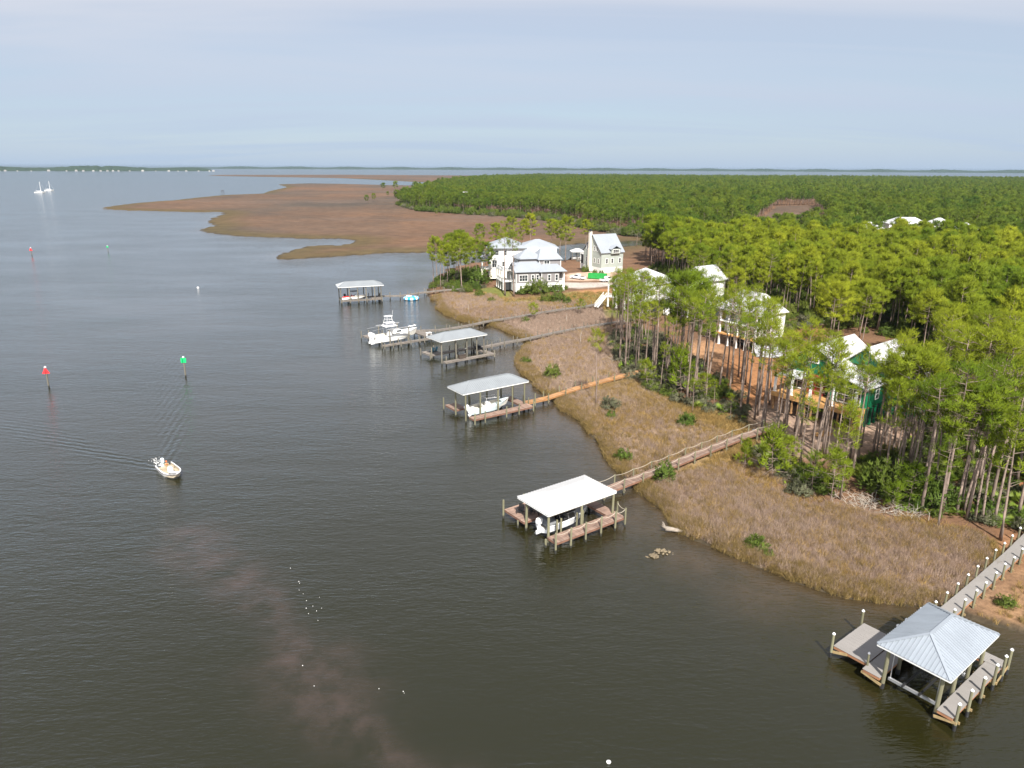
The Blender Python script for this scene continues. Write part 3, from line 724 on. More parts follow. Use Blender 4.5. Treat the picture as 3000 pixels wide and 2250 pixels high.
# ---- 3: long grey roof, orange boardwalk
L3 = (-9.29, 110.62); A3 = 35.0; f3 = frame(L3, A3)
bh3 = boathouse('boathouse', 'long boathouse with pale metal roof at the end of the orange boardwalk', L3, A3, 13.1, 2.5, 5.1, 6.25, 2.6, M['galv2'],
    [(x, -2.25) for x in (0.6, 3.4, 7.0, 9.9, 12.4)] + [(x, 1.3) for x in (0.8, 3.4, 7.0, 9.9, 12.4)],
    [((0.8, 2.9, 1.45, 4.8), 1.1, 'x'), ((2.95, 11.4, 1.5, 2.6), 1.1, 'y'), ((0.9, 12.9, -4.3, -2.75), 1.1, 'y'), ((11.45, 12.9, -2.7, 2.6), 1.08, 'x')], 'pink',
    [(0.9, -4.55, 2.2), (2.9, -4.55, 2.2), (7.1, -4.5, 2.2), (9.6, -4.6, 2.3), (12.6, -4.6, 2.4), (14.6, -2.4, 2.6), (0.6, 5.0, 2.4), (4.5, 2.8, 2.4), (8.0, 2.8, 2.4), (11.0, 2.8, 2.5)], rib=0.36)
boardwalk('boardwalk', 'new orange timber boardwalk between the two brown marshes', [(*f3(12.95, -1.75)[:2], 1.1), (*f3(17.5, -1.85)[:2], 1.15), (12.4, 125.1, 1.3), (18.3, 129.6, 1.5), (25.9, 135.0, 1.8)], 1.35, 'new', 0, 1.0, 4.2)

# ---- 4: boathouse with chairs
L4 = (-16.6, 145.83); A4 = 37.3; f4 = frame(L4, A4)
bh4 = boathouse('boathouse', 'grey roofed boathouse with two blue chairs on its open deck', L4, A4, 11.85, 2.9, 5.3, 6.45, 2.7, M['galv2'],
    [(x, -2.2) for x in (0.6, 4.2, 7.0, 9.5, 11.4)] + [(x, 2.6) for x in (1.0, 7.0, 11.4)],
    [((0.7, 3.7, 2.5, 6.4), 1.1, 'x'), ((3.75, 14.2, 2.7, 3.9), 1.08, 'y'), ((0.2, 11.5, -4.4, -3.3), 1.1, 'y'), ((11.55, 13.0, -4.4, 2.65), 1.08, 'x')], 'grey',
    [(1.1, -3.1, 2.0), (3.8, -3.1, 2.0), (5.9, -3.1, 2.0), (9.1, -3.1, 2.0), (11.5, -3.1, 2.1), (12.6, -4.5, 1.9), (0.4, 2.2, 1.9), (0.5, 6.4, 1.9), (3.8, 6.5, 2.1), (6.5, 4.1, 2.1), (8.7, 4.1, 2.1), (10.7, 4.1, 2.2), (12.9, 4.1, 2.2)], rib=0.4, kind='piling_grey')
boardwalk('boardwalk', 'long grey boardwalk curving over the marsh from the boathouse with chairs', [(-8.2, 155.0, 1.1), (-6.2, 156.6, 1.1), (-1.0, 161.1, 1.15), (3.7, 164.4, 1.2), (10.3, 170.3, 1.3), (17.6, 175.7, 1.5), (24.3, 179.6, 1.7), (31.7, 183.6, 1.9)], 1.35, 'grey', 0, 0.95, 3.6, kind='piling_grey')

# ---- 5: open dock with the big white boat
L5 = (-29.9, 158.3); A5 = 38.0; f5 = frame(L5, A5)
d5 = thing('boat_dock', 'open grey timber dock with closely set pilings around the tall fishing boat', 'dock', (*L5, 0), R(A5))
for r_, ac in (((-.4, 12.0, -1.9, -.9), 'y'), ((0.4, 2.0, 6.6, 10.6), 'x'), ((2.05, 14.6, 6.6, 8.0), 'y'), ((12.05, 14.6, -1.9, 6.55), 'x')): deck(d5, r_, 1.1, 'grey', ac)
for x, y, z in [(-.3, -.7, 1.9), (-.3, -2.0, 1.8), (1.9, -2.0, 1.9), (3.9, -2.0, 1.9), (6.5, -2.0, 2.0), (8.9, -2.0, 1.9), (10.2, -2.0, 1.9), (12, -2.1, 1.8), (14.6, -2.1, 1.8), (.2, 10.8, 2.2), (0.2, 6.4, 2.0), (2.2, 10.8, 2.1), (4.5, 8.2, 2.2), (7.5, 8.2, 2.2), (10.5, 8.2, 2.3), (13.4, 8.2, 2.3), (1.9, -.7, 1.9), (3.9, -.7, 2.0), (6.5, -.7, 2.0), (9.4, -.7, 2.0)]:
    pile(d5, x, y, z, 0.12, kind='piling_grey')
for x, y in ((2.2, .1), (7.2, .1), (2.2, 5.6), (7.2, 5.6)): pile(d5, x, y, 4.1, 0.15, kind='piling_grey')
for y in (.1, 5.6):
    lb = MB(); lb.box((1.6, y - .1, 4.1), (7.8, y + .1, 4.3)); lb.build('lift_beam', M['alu'], d5)
wt_ = MB(); wt_.box((12.3, .2, 1.85), (13.6, 1.0, 1.95))
for x in (12.4, 13.5): wt_.box((x - .04, .3, 1.1), (x + .04, .9, 1.85))
wt_.build('fish_table', M['white'], d5)
boardwalk('boardwalk', 'long grey boardwalk from the fishing boat dock towards the lawn', [(*f5(14.6, 7.3)[:2], 1.1), (-18.5, 173.6, 1.1), (-12.9, 177.5, 1.15), (-9.2, 181.0, 1.2), (-6.1, 184.2, 1.25), (-1.2, 187.5, 1.3), (3.0, 190.5, 1.4), (9.1, 195.6, 1.5), (16.3, 199.8, 1.7), (20.9, 202.4, 1.8), (26.1, 207.0, 1.9)], 1.35, 'grey', 0, 0.9, 3.4, kind='piling_grey')

# ---- 6: farthest boathouse off the peninsula
L6 = (-53.4, 214.9); A6 = 20.0; f6 = frame(L6, A6)
bh6 = boathouse('boathouse', 'farthest boathouse with pale hip roof off the wooded point', L6, A6, 13.8, 2.9, 5.3, 6.5, 2.6, M['galv2'],
    [(x, -2.4) for x in (0.8, 3.4, 5.9, 8.4, 11.0, 12.9)] + [(x, 2.4) for x in (0.8, 3.4, 8.4, 11.0, 12.9)],
    [((0.8, 13.2, -2.9, -1.6), 1.1, 'y'), ((0.8, 13.2, 2.0, 3.4), 1.1, 'y'), ((11.8, 13.2, -1.55, 1.95), 1.08, 'x'), ((10.2, 11.75, -1.55, 1.95), 1.08, 'x')], 'grey',
    [(x, -3.0, 2.0) for x in (0.9, 3.5, 6, 8.5, 11, 13.1)] + [(x, 3.5, 2.1) for x in (0.9, 4, 7, 10, 13.2)], rib=0.45, kind='piling_grey')
boardwalk('boardwalk', 'pale boardwalk from the wooded point to the farthest boathouse', [(*f6(13.2, 2.7)[:2], 1.1), (-35.0, 222.7, 1.15), (-32.1, 225.1, 1.2), (-29.8, 227.6, 1.25), (-25.0, 230.3, 1.4), (-16.7, 233.6, 1.7)], 1.4, 'grey', 0, 1.0, 3.0, kind='piling_grey')
# ================================================================== BOATS
M['cockpit'] = mat('boat_cockpit_floor', (0.55, 0.53, 0.48), 0.6, var=0.08, scale=3)
M['tan'] = mat('tan_boat_floor', (0.36, 0.31, 0.23), 0.8, var=0.15, scale=3)
M['hull_grey'] = mat('pale_grey_gelcoat', (0.62, 0.64, 0.67), 0.25, var=0.05)
M['hull_dark'] = mat('dark_hull_bottom', (0.05, 0.05, 0.055), 0.4, var=0.1)
M['hull_blue'] = mat('pale_blue_gelcoat', (0.62, 0.72, 0.74), 0.25, var=0.04)
M['red'] = mat('red_plastic', (0.55, 0.03, 0.025), 0.35, var=0.1)
M['green_s'] = mat('green_sign', (0.0, 0.42, 0.13), 0.5, var=0.05)
M['red_s'] = mat('red_sign', (0.75, 0.02, 0.025), 0.5, var=0.05)
M['seat'] = mat('seat_vinyl', (0.70, 0.69, 0.66), 0.5, var=0.05)
M['glass'] = mat('tinted_glass', (0.03, 0.04, 0.05), 0.08, var=0.1, spec=0.8)
M['teal'] = mat('teal_chair_plastic', (0.02, 0.12, 0.17), 0.5, var=0.15)
M['wood_dark'] = mat('dark_bench_wood', (0.06, 0.045, 0.035), 0.7, var=0.3)
M['skin'] = mat('skin', (0.45, 0.25, 0.17), 0.6, var=0.05)
M['tan_cloth'] = mat('khaki_cloth', (0.30, 0.26, 0.17), 0.9, var=0.12, scale=12)
M['orange_cloth'] = mat('orange_cloth', (0.70, 0.16, 0.04), 0.9, var=0.1, scale=12)
def hull(parent, L, beam, d, mats, floor=0.35, sheer=0.35, draft=0.25, full=2.3, deck_from=0.70, name='hull', n=22, bow_pinch=0.02, stripe=False):
    """open hull, stern at x=0, bow at x=L, waterline z=0; mats = (side, cockpit, bottom)"""
    rings = []
    for i in range(n + 1):
        t = i / n; w = beam / 2 * (1 - (max(0, t - .42) / .58) ** full) + bow_pinch
        w *= 0.94 + 0.06 * min(1, t / .25)
        zg = d + sheer * t ** 2.2
        zk = -draft + (zg * 0.8 + draft) * max(0, (t - .70) / .30) ** 2.6
        zc = max(zk + 0.02, -0.02 + 0.75 * zg * max(0, (t - .45) / .55) ** 2.2)
        wc = w * (0.86 - 0.25 * t ** 3); x = L * t + 0.10 * L * (t ** 3) * 0.0
        xg = L * t * 1.0; xk = L * t - 0.10 * L * t ** 4
        th = min(0.14, w * .6); zf = max(floor, zk + .08) if t < .98 else zg - .05
        zf = min(zf, zg - .04)
        wm = (w + wc) / 2 * 1.0; zm = zc + (zg - zc) * 0.72
        rings.append([(xk, 0, zk), ((xk + xg) / 2, -wc, zc), (xg * .3 + xk * .0 + (xk + xg) * .35, -(w * .96), zm), (xg, -w, zg), (xg, -(w - th), zg + .01), (xg, -(w - th), zf), (xg, (w - th), zf), (xg, (w - th), zg + .01), (xg, w, zg), (xg * .3 + (xk + xg) * .35, w * .96, zm), ((xk + xg) / 2, wc, zc)])
    k = 11; mb = MB(); mb.v = [p for r_ in rings for p in r_]
    idx = [2, 0, 4 if stripe else 0, 0, 1, 1, 1, 0, 4 if stripe else 0, 0, 2]
    for i in range(n):
        for j in range(k):
            mb.f.append((i*k + j, i*k + (j+1) % k, (i+1)*k + (j+1) % k, (i+1)*k + j)); mb.m.append(idx[j] if idx[j] != 4 else 3)
    mb.f.append(tuple(range(k))); mb.m.append(0); mb.f.append(tuple(n*k + j for j in range(k))[::-1]); mb.m.append(0)
    o = mb.build(name, list(mats) + ([mats[0]] if len(mats) < 4 else []), parent, smooth=False)
    if deck_from < 1:
        fd = MB(); i0 = int(n * deck_from); top = []
        for i in range(i0, n + 1):
            q = rings[i]; top.append(((q[7][0], q[7][1], q[7][2] + .006), (q[4][0], q[4][1], q[4][2] + .006)))
        vv = [p for a in top for p in a]; m2 = len(top)
        fd.add(vv + [(p[0], p[1], p[2] - .05) for p in vv], [(2*i, 2*i+1, 2*i+3, 2*i+2) for i in range(m2 - 1)] + [(0, 2*m2, 2*m2+1, 1)] + [(2*m2+2*i, 2*m2+2*i+2, 2*m2+2*i+3, 2*m2+2*i+1) for i in range(m2 - 1)])
        fd.build('foredeck', mats[0], parent)
    return o
def loft(mb, secs, mi=0):
    """sections: (x, z0, z1, half width) boxes with softened corners"""
    k = len(mb.v); n = 8
    for x, z0, z1, w in secs:
        h = z1 - z0; c = min(w, h / 2) * .4
        for y, z in ((-w, z0 + c), (-w, z1 - c), (-w + c, z1), (w - c, z1), (w, z1 - c), (w, z0 + c), (w - c, z0), (-w + c, z0)): mb.v.append((x, y, z))
    for i in range(len(secs) - 1):
        for j in range(n): mb.f.append((k + i*n + j, k + i*n + (j+1) % n, k + (i+1)*n + (j+1) % n, k + (i+1)*n + j)); mb.m.append(mi)
    mb.f.append(tuple(k + j for j in range(n))); mb.m.append(mi); mb.f.append(tuple(k + (len(secs)-1)*n + j for j in range(n))[::-1]); mb.m.append(mi)
def outboard(parent, x, y, z, s=1.0, m=None, tilt=0.0):
    """outboard engine behind the transom, stern at +x side"""
    m = m or M['gel']
    e = MB(); loft(e, [(-.62*s, .55*s, .95*s, .12*s), (-.5*s, .42*s, 1.05*s, .20*s), (-.2*s, .40*s, 1.10*s, .22*s), (0.0, .45*s, 1.0*s, .17*s)])
    o = e.build('outboard_engine', m, parent, (x, y, z)); o.rotation_euler = (0, tilt, 0)
    g = MB(); loft(g, [(-.45*s, -.35*s, .42*s, .10*s), (-.15*s, -.35*s, .42*s, .09*s)]); loft(g, [(-.62*s, -.62*s, -.38*s, .07*s), (-.1*s, -.58*s, -.42*s, .09*s)])
    g.box((-.6*s, -.18*s, -.36*s), (-.1*s, .18*s, -.33*s)); g.build('engine_leg', m, o)
    p = MB()
    for a in range(3):
        t = a * 2.094; c_, s_ = math.cos(t), math.sin(t)
        p.add([(-.64*s, 0, -.5*s), (-.66*s, .16*s*c_ - .05*s*s_, -.5*s + .16*s*s_ + .05*s*c_), (-.70*s, .16*s*c_ + .05*s*s_, -.5*s + .16*s*s_ - .05*s*c_)], [(0, 1, 2)])
    p.build('propeller', M['alu'], o)
    return o
def rail(mb, pts, r=.025): mb.tube(pts, r, 6)
def ttop(parent, x0, x1, w, z0, z1, mroof, name='hard_top'):
    f = MB()
    for x in (x0 + .25, x1 - .25):
        for y in (-w * .75, w * .75): f.tube([(x + (.15 if x < (x0+x1)/2 else -.15), y * .8, z0), (x, y, z1)], .03, 6)
    for y in (-w * .75, w * .75): f.tube([(x0 + .25, y, z1 - .03), (x1 - .25, y, z1 - .03)], .03, 6)
    f.build('top_frame', M['alu'], parent)
    r = MB(); loft(r, [(x0, z1, z1 + .06, w * .85), (x0 + .2, z1, z1 + .10, w), (x1 - .3, z1, z1 + .10, w), (x1, z1, z1 + .05, w * .75)]); r.build(name, mroof, parent)
def console(parent, x, w, z, h=1.0, m=None):
    c = MB(); loft(c, [(x - .35, z, z + h * .75, w), (x - .25, z, z + h, w), (x + .2, z, z + h * .95, w), (x + .55, z, z + h * .6, w * .85)]); o = c.build('console', m or M['gel'], parent)
    g = MB(); g.add([(x + .02, -w * .9, z + h * .97), (x + .02, w * .9, z + h * .97), (x - .18, w * .8, z + h * 1.38), (x - .18, -w * .8, z + h * 1.38), (x + .05, -w * .9, z + h * .97), (x + .05, w * .9, z + h * .97), (x - .15, w * .8, z + h * 1.38), (x - .15, -w * .8, z + h * 1.38)], [(0, 1, 2, 3), (7, 6, 5, 4), (0, 4, 5, 1), (2, 6, 7, 3), (1, 5, 6, 2), (0, 3, 7, 4)])
    g.build('windshield', M['glass'], o)
    s = MB(); n = 12; ring = [(x - .45, .16 * math.cos(2*math.pi*i/n), z + h * .8 + .16 * math.sin(2*math.pi*i/n)) for i in range(n + 1)]
    s.tube(ring, .018, 5); s.build('steering_wheel', M['black'], o)
    return o
def seat(parent, x, z, w=.5, m=None):
    s = MB(); s.box((x - .25, -w, z), (x + .25, w, z + .45)); s.box((x - .3, -w, z + .45), (x - .2, w, z + .85)); s.build('helm_seat', m or M['seat'], parent)
def boat_root(name, label, p, heading, z=0.0, cat='boat', group=None):
    return thing(name, label, cat, (p[0], p[1], z), heading, group)

# ---- the skiff under way
hd = math.atan2(BOAT_HEAD[1], BOAT_HEAD[0])
sk = boat_root('skiff', 'small white open skiff motoring alone across the bay with wake behind', (BOAT_POS - Vector((*BOAT_HEAD, 0)) * 2.7), hd, 0.0, 'skiff')
M['stripe'] = mat('dark_rub_strake', (0.10, 0.09, 0.10), 0.5)
hull(sk, 5.4, 2.3, 0.62, (M['gel'], M['tan'], M['gel'], M['gel']), floor=0.22, sheer=0.22, draft=0.2, full=3.2, deck_from=0.86)
st_ = MB()
for sg in (-1, 1): st_.tube([(0.05, sg * 1.12, .46), (1.6, sg * 1.19, .47), (3.0, sg * 1.17, .52), (4.2, sg * .93, .62), (5.0, sg * .5, .70), (5.36, sg * .06, .75)], .035, 5)
st_.build('rub_strake', M['stripe'], sk)
outboard(sk, 0.02, 0, 0.35, 0.95, M['hull_blue'])
b_ = MB(); b_.box((1.25, -.85, .22), (1.65, .85, .58)); b_.build('bench', M['tan'], sk)
b_ = MB(); loft(b_, [(2.5, .22, .95, .28), (2.6, .22, 1.05, .32), (2.95, .22, 1.0, .30), (3.15, .22, .8, .26)]); b_.build('console', M['gel'], sk)
b_ = MB(); b_.box((3.35, -.3, .22), (3.85, .3, .55)); b_.build('cooler', M['seat'], sk)
b_ = MB(); b_.tube([(4.55, -.75, .85), (5.15, -.2, .92), (5.3, 0, .95)], .05, 6); b_.build('trolling_motor', M['black'], sk)
fo = MB(); rs_ = random.Random(2)
for i in range(90):
    a = rs_.uniform(.4, 4.6) ; y = rs_.gauss(0, .10 + .06 * a); r_ = rs_.uniform(.03, .12) * (1.2 - a / 6)
    fo.lathe([(r_, 0.0), (r_ * .7, .025)], (-a, y, .01), 6)
foam = fo.build('wake_foam', mat('foam', (0.72, 0.72, 0.72), 0.9, var=0.05), None, None); foam.location = sk.location; foam.rotation_euler = (0, 0, hd)
tag(foam, 'white propeller foam on the water behind the moving skiff', 'foam', kind='stuff')

def person_seated(loc, rz):
    """one continuous skinned body, seated, one hand on the tiller side"""
    J = {'pelvis': (0, 0, .0), 'waist': (-.02, 0, .20), 'chest': (-.01, 0, .42), 'neck': (.01, 0, .58), 'head0': (.03, 0, .66), 'head1': (.04, 0, .78), 'head2': (.03, 0, .86)}
    E_ = [('pelvis', 'waist'), ('waist', 'chest'), ('chest', 'neck'), ('neck', 'head0'), ('head0', 'head1'), ('head1', 'head2')]
    for s, n in ((1, 'l'), (-1, 'r')):
        J.update({n+'sh': (0, s*.19, .52), n+'el': (.10, s*.27, .28), n+'wr': (.30, s*.20, .18), n+'hd': (.38, s*.18, .17),
                  n+'hip': (.04, s*.10, -.02), n+'kn': (.46, s*.15, .04), n+'an': (.50, s*.15, -.38), n+'to': (.66, s*.17, -.42)})
        E_ += [('chest', n+'sh'), (n+'sh', n+'el'), (n+'el', n+'wr'), (n+'wr', n+'hd'), ('pelvis', n+'hip'), (n+'hip', n+'kn'), (n+'kn', n+'an'), (n+'an', n+'to')]
    names = list(J); me = bpy.data.meshes.new('person'); me.from_pydata([J[k] for k in names], [(names.index(a), names.index(b)) for a, b in E_], [])
    o = bpy.data.objects.new('person', me); COL.objects.link(o); o.location = loc; o.rotation_euler = (0, 0, rz)
    sm = o.modifiers.new('skin', 'SKIN')
    rad_ = dict(pelvis=(.15, .13), waist=(.14, .11), chest=(.17, .12), neck=(.055, .055), head0=(.075, .085), head1=(.085, .10), head2=(.06, .07))
    for i, k in enumerate(names):
        r_ = rad_.get(k) or {'sh': (.075, .075), 'el': (.05, .05), 'wr': (.035, .035), 'hd': (.04, .025), 'hip': (.10, .10), 'kn': (.07, .07), 'an': (.045, .045), 'to': (.045, .03)}[k[1:]]
        sv = me.skin_vertices[0].data[i]; sv.radius = r_; sv.use_root = (k == 'pelvis')
    o.modifiers.new('sub', 'SUBSURF').render_levels = 2
    m, t, b = new_mat('khaki_clothes_and_skin'); N = t.nodes.new; L = t.links.new
    tcn = N('ShaderNodeTexCoord'); sp = N('ShaderNodeSeparateXYZ'); L(tcn.outputs['Object'], sp.inputs[0])
    r1 = N('ShaderNodeMath'); r1.operation = 'GREATER_THAN'; r1.inputs[1].default_value = .585; L(sp.outputs[2], r1.inputs[0])
    mxx = N('ShaderNodeMix'); mxx.data_type = 'RGBA'; mxx.inputs[6].default_value = rgb(.36, .30, .18); mxx.inputs[7].default_value = rgb(.48, .26, .17); L(r1.outputs[0], mxx.inputs[0])
    L(mxx.outputs[2], b.inputs['Base Color']); b.inputs['Roughness'].default_value = .85
    me.materials.append(m)
    h = MB(); h.lathe([(.115, .0), (.118, .04), (.10, .09), (.05, .12)], (.035, 0, .80), 12); h.add([(.10, -.09, .805), (.10, .09, .805), (.24, .06, .79), (.24, -.06, .79), (.10, -.09, .82), (.10, .09, .82), (.24, .06, .805), (.24, -.06, .805)], [(0, 3, 2, 1), (4, 5, 6, 7), (0, 1, 5, 4), (1, 2, 6, 5), (2, 3, 7, 6), (3, 0, 4, 7)])
    h.build('cap', M['orange_cloth'], o)
    v = MB(); v.tube([(-.015, 0, .30), (-.01, 0, .40), (0, 0, .50)], [.165, .185, .15], 12); v.build('vest', M['orange_cloth'], o).scale = (.85, 1.05, 1)
    return tag(o, 'person in khaki clothes and orange cap sitting at the stern of the skiff', 'person')
_c, _s = math.cos(hd), math.sin(hd)
person_seated((sk.location.x + 1.45 * _c, sk.location.y + 1.45 * _s, 0.62), hd)

# ---- boat 2 on the lift under the white roof
def at_frame(f, x, y, z): p = f(x, y, z); return p
b2 = boat_root('bowrider_boat', 'grey and white bowrider with white outboard under the white roof', f2(0.9, -.55), R(A2_), 0.75, 'boat', 'boats kept on lifts')
hull(b2, 6.9, 2.35, 0.75, (M['gel'], M['cockpit'], M['hull_dark'], M['hull_grey']), floor=.35, sheer=.3, draft=.35, stripe=True)
outboard(b2, 0, 0, .38, 1.15)
cv = MB(); loft(cv, [(.1, .72, .80, 1.0), (.5, .72, 1.15, 1.0), (1.3, .72, 1.25, .95), (1.7, .74, .9, .9)]); cv.build('stern_cover', M['canvas'], b2)
cv = MB(); loft(cv, [(2.6, .35, 1.1, .9), (2.9, .35, 1.15, .9), (3.3, .35, .9, .85)]); cv.build('helm', M['black'], b2)
fr = MB()
for x in (2.0, 3.2, 4.2): rail(fr, [(x, -1.05, .8), (x - .15, -.95, 1.6), (x - .15, .95, 1.6), (x, 1.05, .8)], .022)
fr.build('bimini_frame', M['alu'], b2)
cv = MB(); loft(cv, [(1.7, 1.6, 1.66, .95), (2.2, 1.62, 1.70, 1.0), (3.9, 1.62, 1.70, 1.0), (4.3, 1.58, 1.64, .9)]); cv.build('bimini_canvas', M['black'], b2)
cv = MB(); loft(cv, [(4.7, .85, .98, .85), (5.4, .9, 1.08, .75), (6.3, 1.0, 1.1, .35)]); cv.build('bow_cover', M['hull_grey'], b2)

# ---- boat 3, centre console
b3 = boat_root('centre_console_boat', 'white centre console fishing boat on the lift by the orange boardwalk', f3(2.6, -.6), R(A3), 0.85, 'boat', 'boats kept on lifts')
hull(b3, 7.6, 2.5, 0.95, (M['hull_blue'], M['cockpit'], M['gel'], M['gel']), floor=.4, sheer=.45, draft=.35, deck_from=.78)
outboard(b3, 0, 0, .45, 1.3, tilt=-.5); console(b3, 3.3, .42, .4, 1.05); seat(b3, 2.3, .4, .5)
ttop(b3, 2.2, 4.3, .85, .5, 2.5, M['black']) if False else None
fr = MB()
for y in (-.8, .8): rail(fr, [(2.4, y, .9), (2.6, y, 2.3), (5.3, y, 2.05)], .03)
rail(fr, [(2.6, -.8, 2.3), (2.6, .8, 2.3)], .03); rail(fr, [(4.4, -.8, 2.15), (4.4, .8, 2.15)], .03); fr.build('top_frame', M['gel'], b3)
sb = MB(); sb.box((.3, -.9, .4), (.8, .9, .85)); sb.build('stern_bench', M['seat'], b3)

# ---- boat 5, tall sport-fishing boat
b5 = boat_root('sport_fishing_boat', 'big white sport fishing boat with tuna tower and twin outboards', f5(-.3, 3.3), R(A5), 1.0, 'boat', 'boats kept on lifts')
hull(b5, 11.6, 3.4, 1.25, (M['gel'], M['cockpit'], M['gel'], M['gel']), floor=.5, sheer=.75, draft=.5, deck_from=.55, full=2.6)
for y in (-.55, .55): outboard(b5, -.05, y, .55, 1.55)
cb = MB(); loft(cb, [(5.0, 1.3, 2.5, 1.1), (5.3, 1.3, 2.6, 1.15), (6.6, 1.3, 2.3, 1.05), (7.9, 1.4, 1.75, .7)]); cb.build('cabin', M['gel'], b5)
gl = MB(); gl.box((5.5, -1.165, 1.85), (6.7, 1.165, 2.2)); gl.build('cabin_window', M['glass'], b5)
console(b5, 4.0, .6, .5, 1.5); seat(b5, 3.0, .5, .7)
ttop(b5, 2.7, 5.9, 1.25, .9, 3.3, M['gel'])
tw = MB()
for x, x2 in ((3.0, 3.5), (5.0, 4.5)):
    for y in (-1.0, 1.0): tw.tube([(x, y, 3.4), (x2, y * .5, 5.6)], .035, 6)
for z, k in ((4.1, .82), (4.9, .64)):
    for y in (-1, 1): tw.tube([(3.0 + .5*(z-3.4)/2.2, y*k, z), (5.0 - .5*(z-3.4)/2.2, y*k, z)], .03, 6)
    for x in (3.0 + .5*(z-3.4)/2.2, 5.0 - .5*(z-3.4)/2.2): tw.tube([(x, -k, z), (x, k, z)], .03, 6)
tw.build('tower_frame', M['gel'], b5)
tp = MB(); loft(tp, [(3.2, 4.05, 4.2, .7), (5.3, 4.0, 4.15, .7)]); tp.build('tower_platform', M['gel'], b5)
tp = MB(); loft(tp, [(3.1, 5.6, 5.7, .6), (4.9, 5.6, 5.7, .55)]); tp.build('tower_roof', M['gel'], b5)
an = MB(); an.tube([(5.3, 1.0, 3.4), (5.9, 1.2, 6.6)], .02, 5); an.build('antenna', M['gel'], b5)
og = MB(); og.tube([(3.4, -1.1, 3.3), (-.8, -1.5, 3.0)], .03, 5); og.build('outrigger', M['alu'], b5)
og = MB(); og.tube([(3.4, 1.1, 3.3), (-.8, 1.5, 3.0)], .03, 5); og.build('outrigger', M['alu'], b5)
cs = MB(); cs.box((.5, -1.2, .5), (1.1, 1.2, 1.15)); cs.build('stern_bench', M['seat'], b5)
rl = MB(); rail(rl, [(6.4, -1.55, 1.75), (9.0, -1.2, 2.2), (11.2, -.2, 2.5), (11.5, 0, 2.5), (11.2, .2, 2.5), (9.0, 1.2, 2.2), (6.4, 1.55, 1.75)], .025); rl.build('bow_rail', M['alu'], b5)

# ---- boat 6 and the red jet ski
b6 = boat_root('runabout_boat', 'white runabout with black canopy in the farthest boathouse', f6(2.6, .6), R(A6), 1.1, 'boat', 'boats kept on lifts')
hull(b6, 6.6, 2.4, 0.8, (M['gel'], M['cockpit'], M['tan'], M['tan']), floor=.4, sheer=.35, draft=.35, deck_from=.6, stripe=True)
outboard(b6, 0, 0, .4, 1.1, M['black']); console(b6, 3.0, .8, .4, .8, M['gel']); seat(b6, 2.0, .4, .8, M['red'])
ttop(b6, 1.4, 3.9, 1.0, .8, 2.2, M['black'], 'bimini_canvas')
js = boat_root('jet_ski', 'red and white jet ski beside the runabout in the farthest boathouse', f6(1.2, -1.0), R(A6 + 8), 1.15, 'jet ski')
h = MB(); loft(h, [(0, .0, .45, .5), (.3, -.05, .55, .58), (1.8, -.05, .6, .55), (2.6, .1, .6, .35), (3.1, .35, .55, .06)]); h.build('hull', M['gel'], js)
h = MB(); loft(h, [(.2, .5, .75, .25), (.5, .5, .95, .22), (1.4, .55, .9, .2), (1.6, .55, 1.0, .3), (2.3, .55, .85, .3), (2.8, .5, .62, .12)]); h.build('seat', M['red'], js)
h = MB(); h.tube([(1.55, -.4, 1.12), (1.65, 0, 1.15), (1.55, .4, 1.12)], .035, 6); h.build('handlebar', M['black'], js)

# ---- sailing boats at anchor far out
def sailboat(p, rz, L, mast, label, dark):
    t = boat_root('sailing_boat', label, p, rz, 0, 'sailboat', 'sailing boats anchored far out')
    hull(t, L, L * .3, 1.1, (M['gel'], M['cockpit'], M['hull_dark'] if dark else M['gel'], M['gel']), floor=.7, sheer=.3, draft=.5, deck_from=.3)
    c = MB(); loft(c, [(L*.32, 1.1, 1.6, L*.09), (L*.36, 1.1, 1.75, L*.1), (L*.62, 1.15, 1.7, L*.08), (L*.68, 1.2, 1.4, L*.06)]); c.build('cabin', M['gel'], t)
    c = MB(); c.tube([(L*.56, 0, 1.0), (L*.56, 0, mast)], [.30, .20], 7); c.build('mast', M['gel'], t)
    c = MB(); c.tube([(L*.54, 0, 2.4), (L*.12, 0, 2.5)], .22, 7); c.build('furled_sail', M['gel'], t)
    c = MB()
    c.tube([(L*.97, 0, 1.4), (L*.56, 0, mast*.97)], .05, 4); c.tube([(0.1, 0, 1.2), (L*.56, 0, mast*.97)], .05, 4); c.build('rigging', M['alu'], t)
    return t
sailboat((-724, 1112), R(8), 16, 16.0, 'nearer of two anchored sailing boats, with dark hull bottom', True)
sailboat((-765, 1201), R(14), 14, 15.0, 'farther of two anchored sailing boats, all white', False)

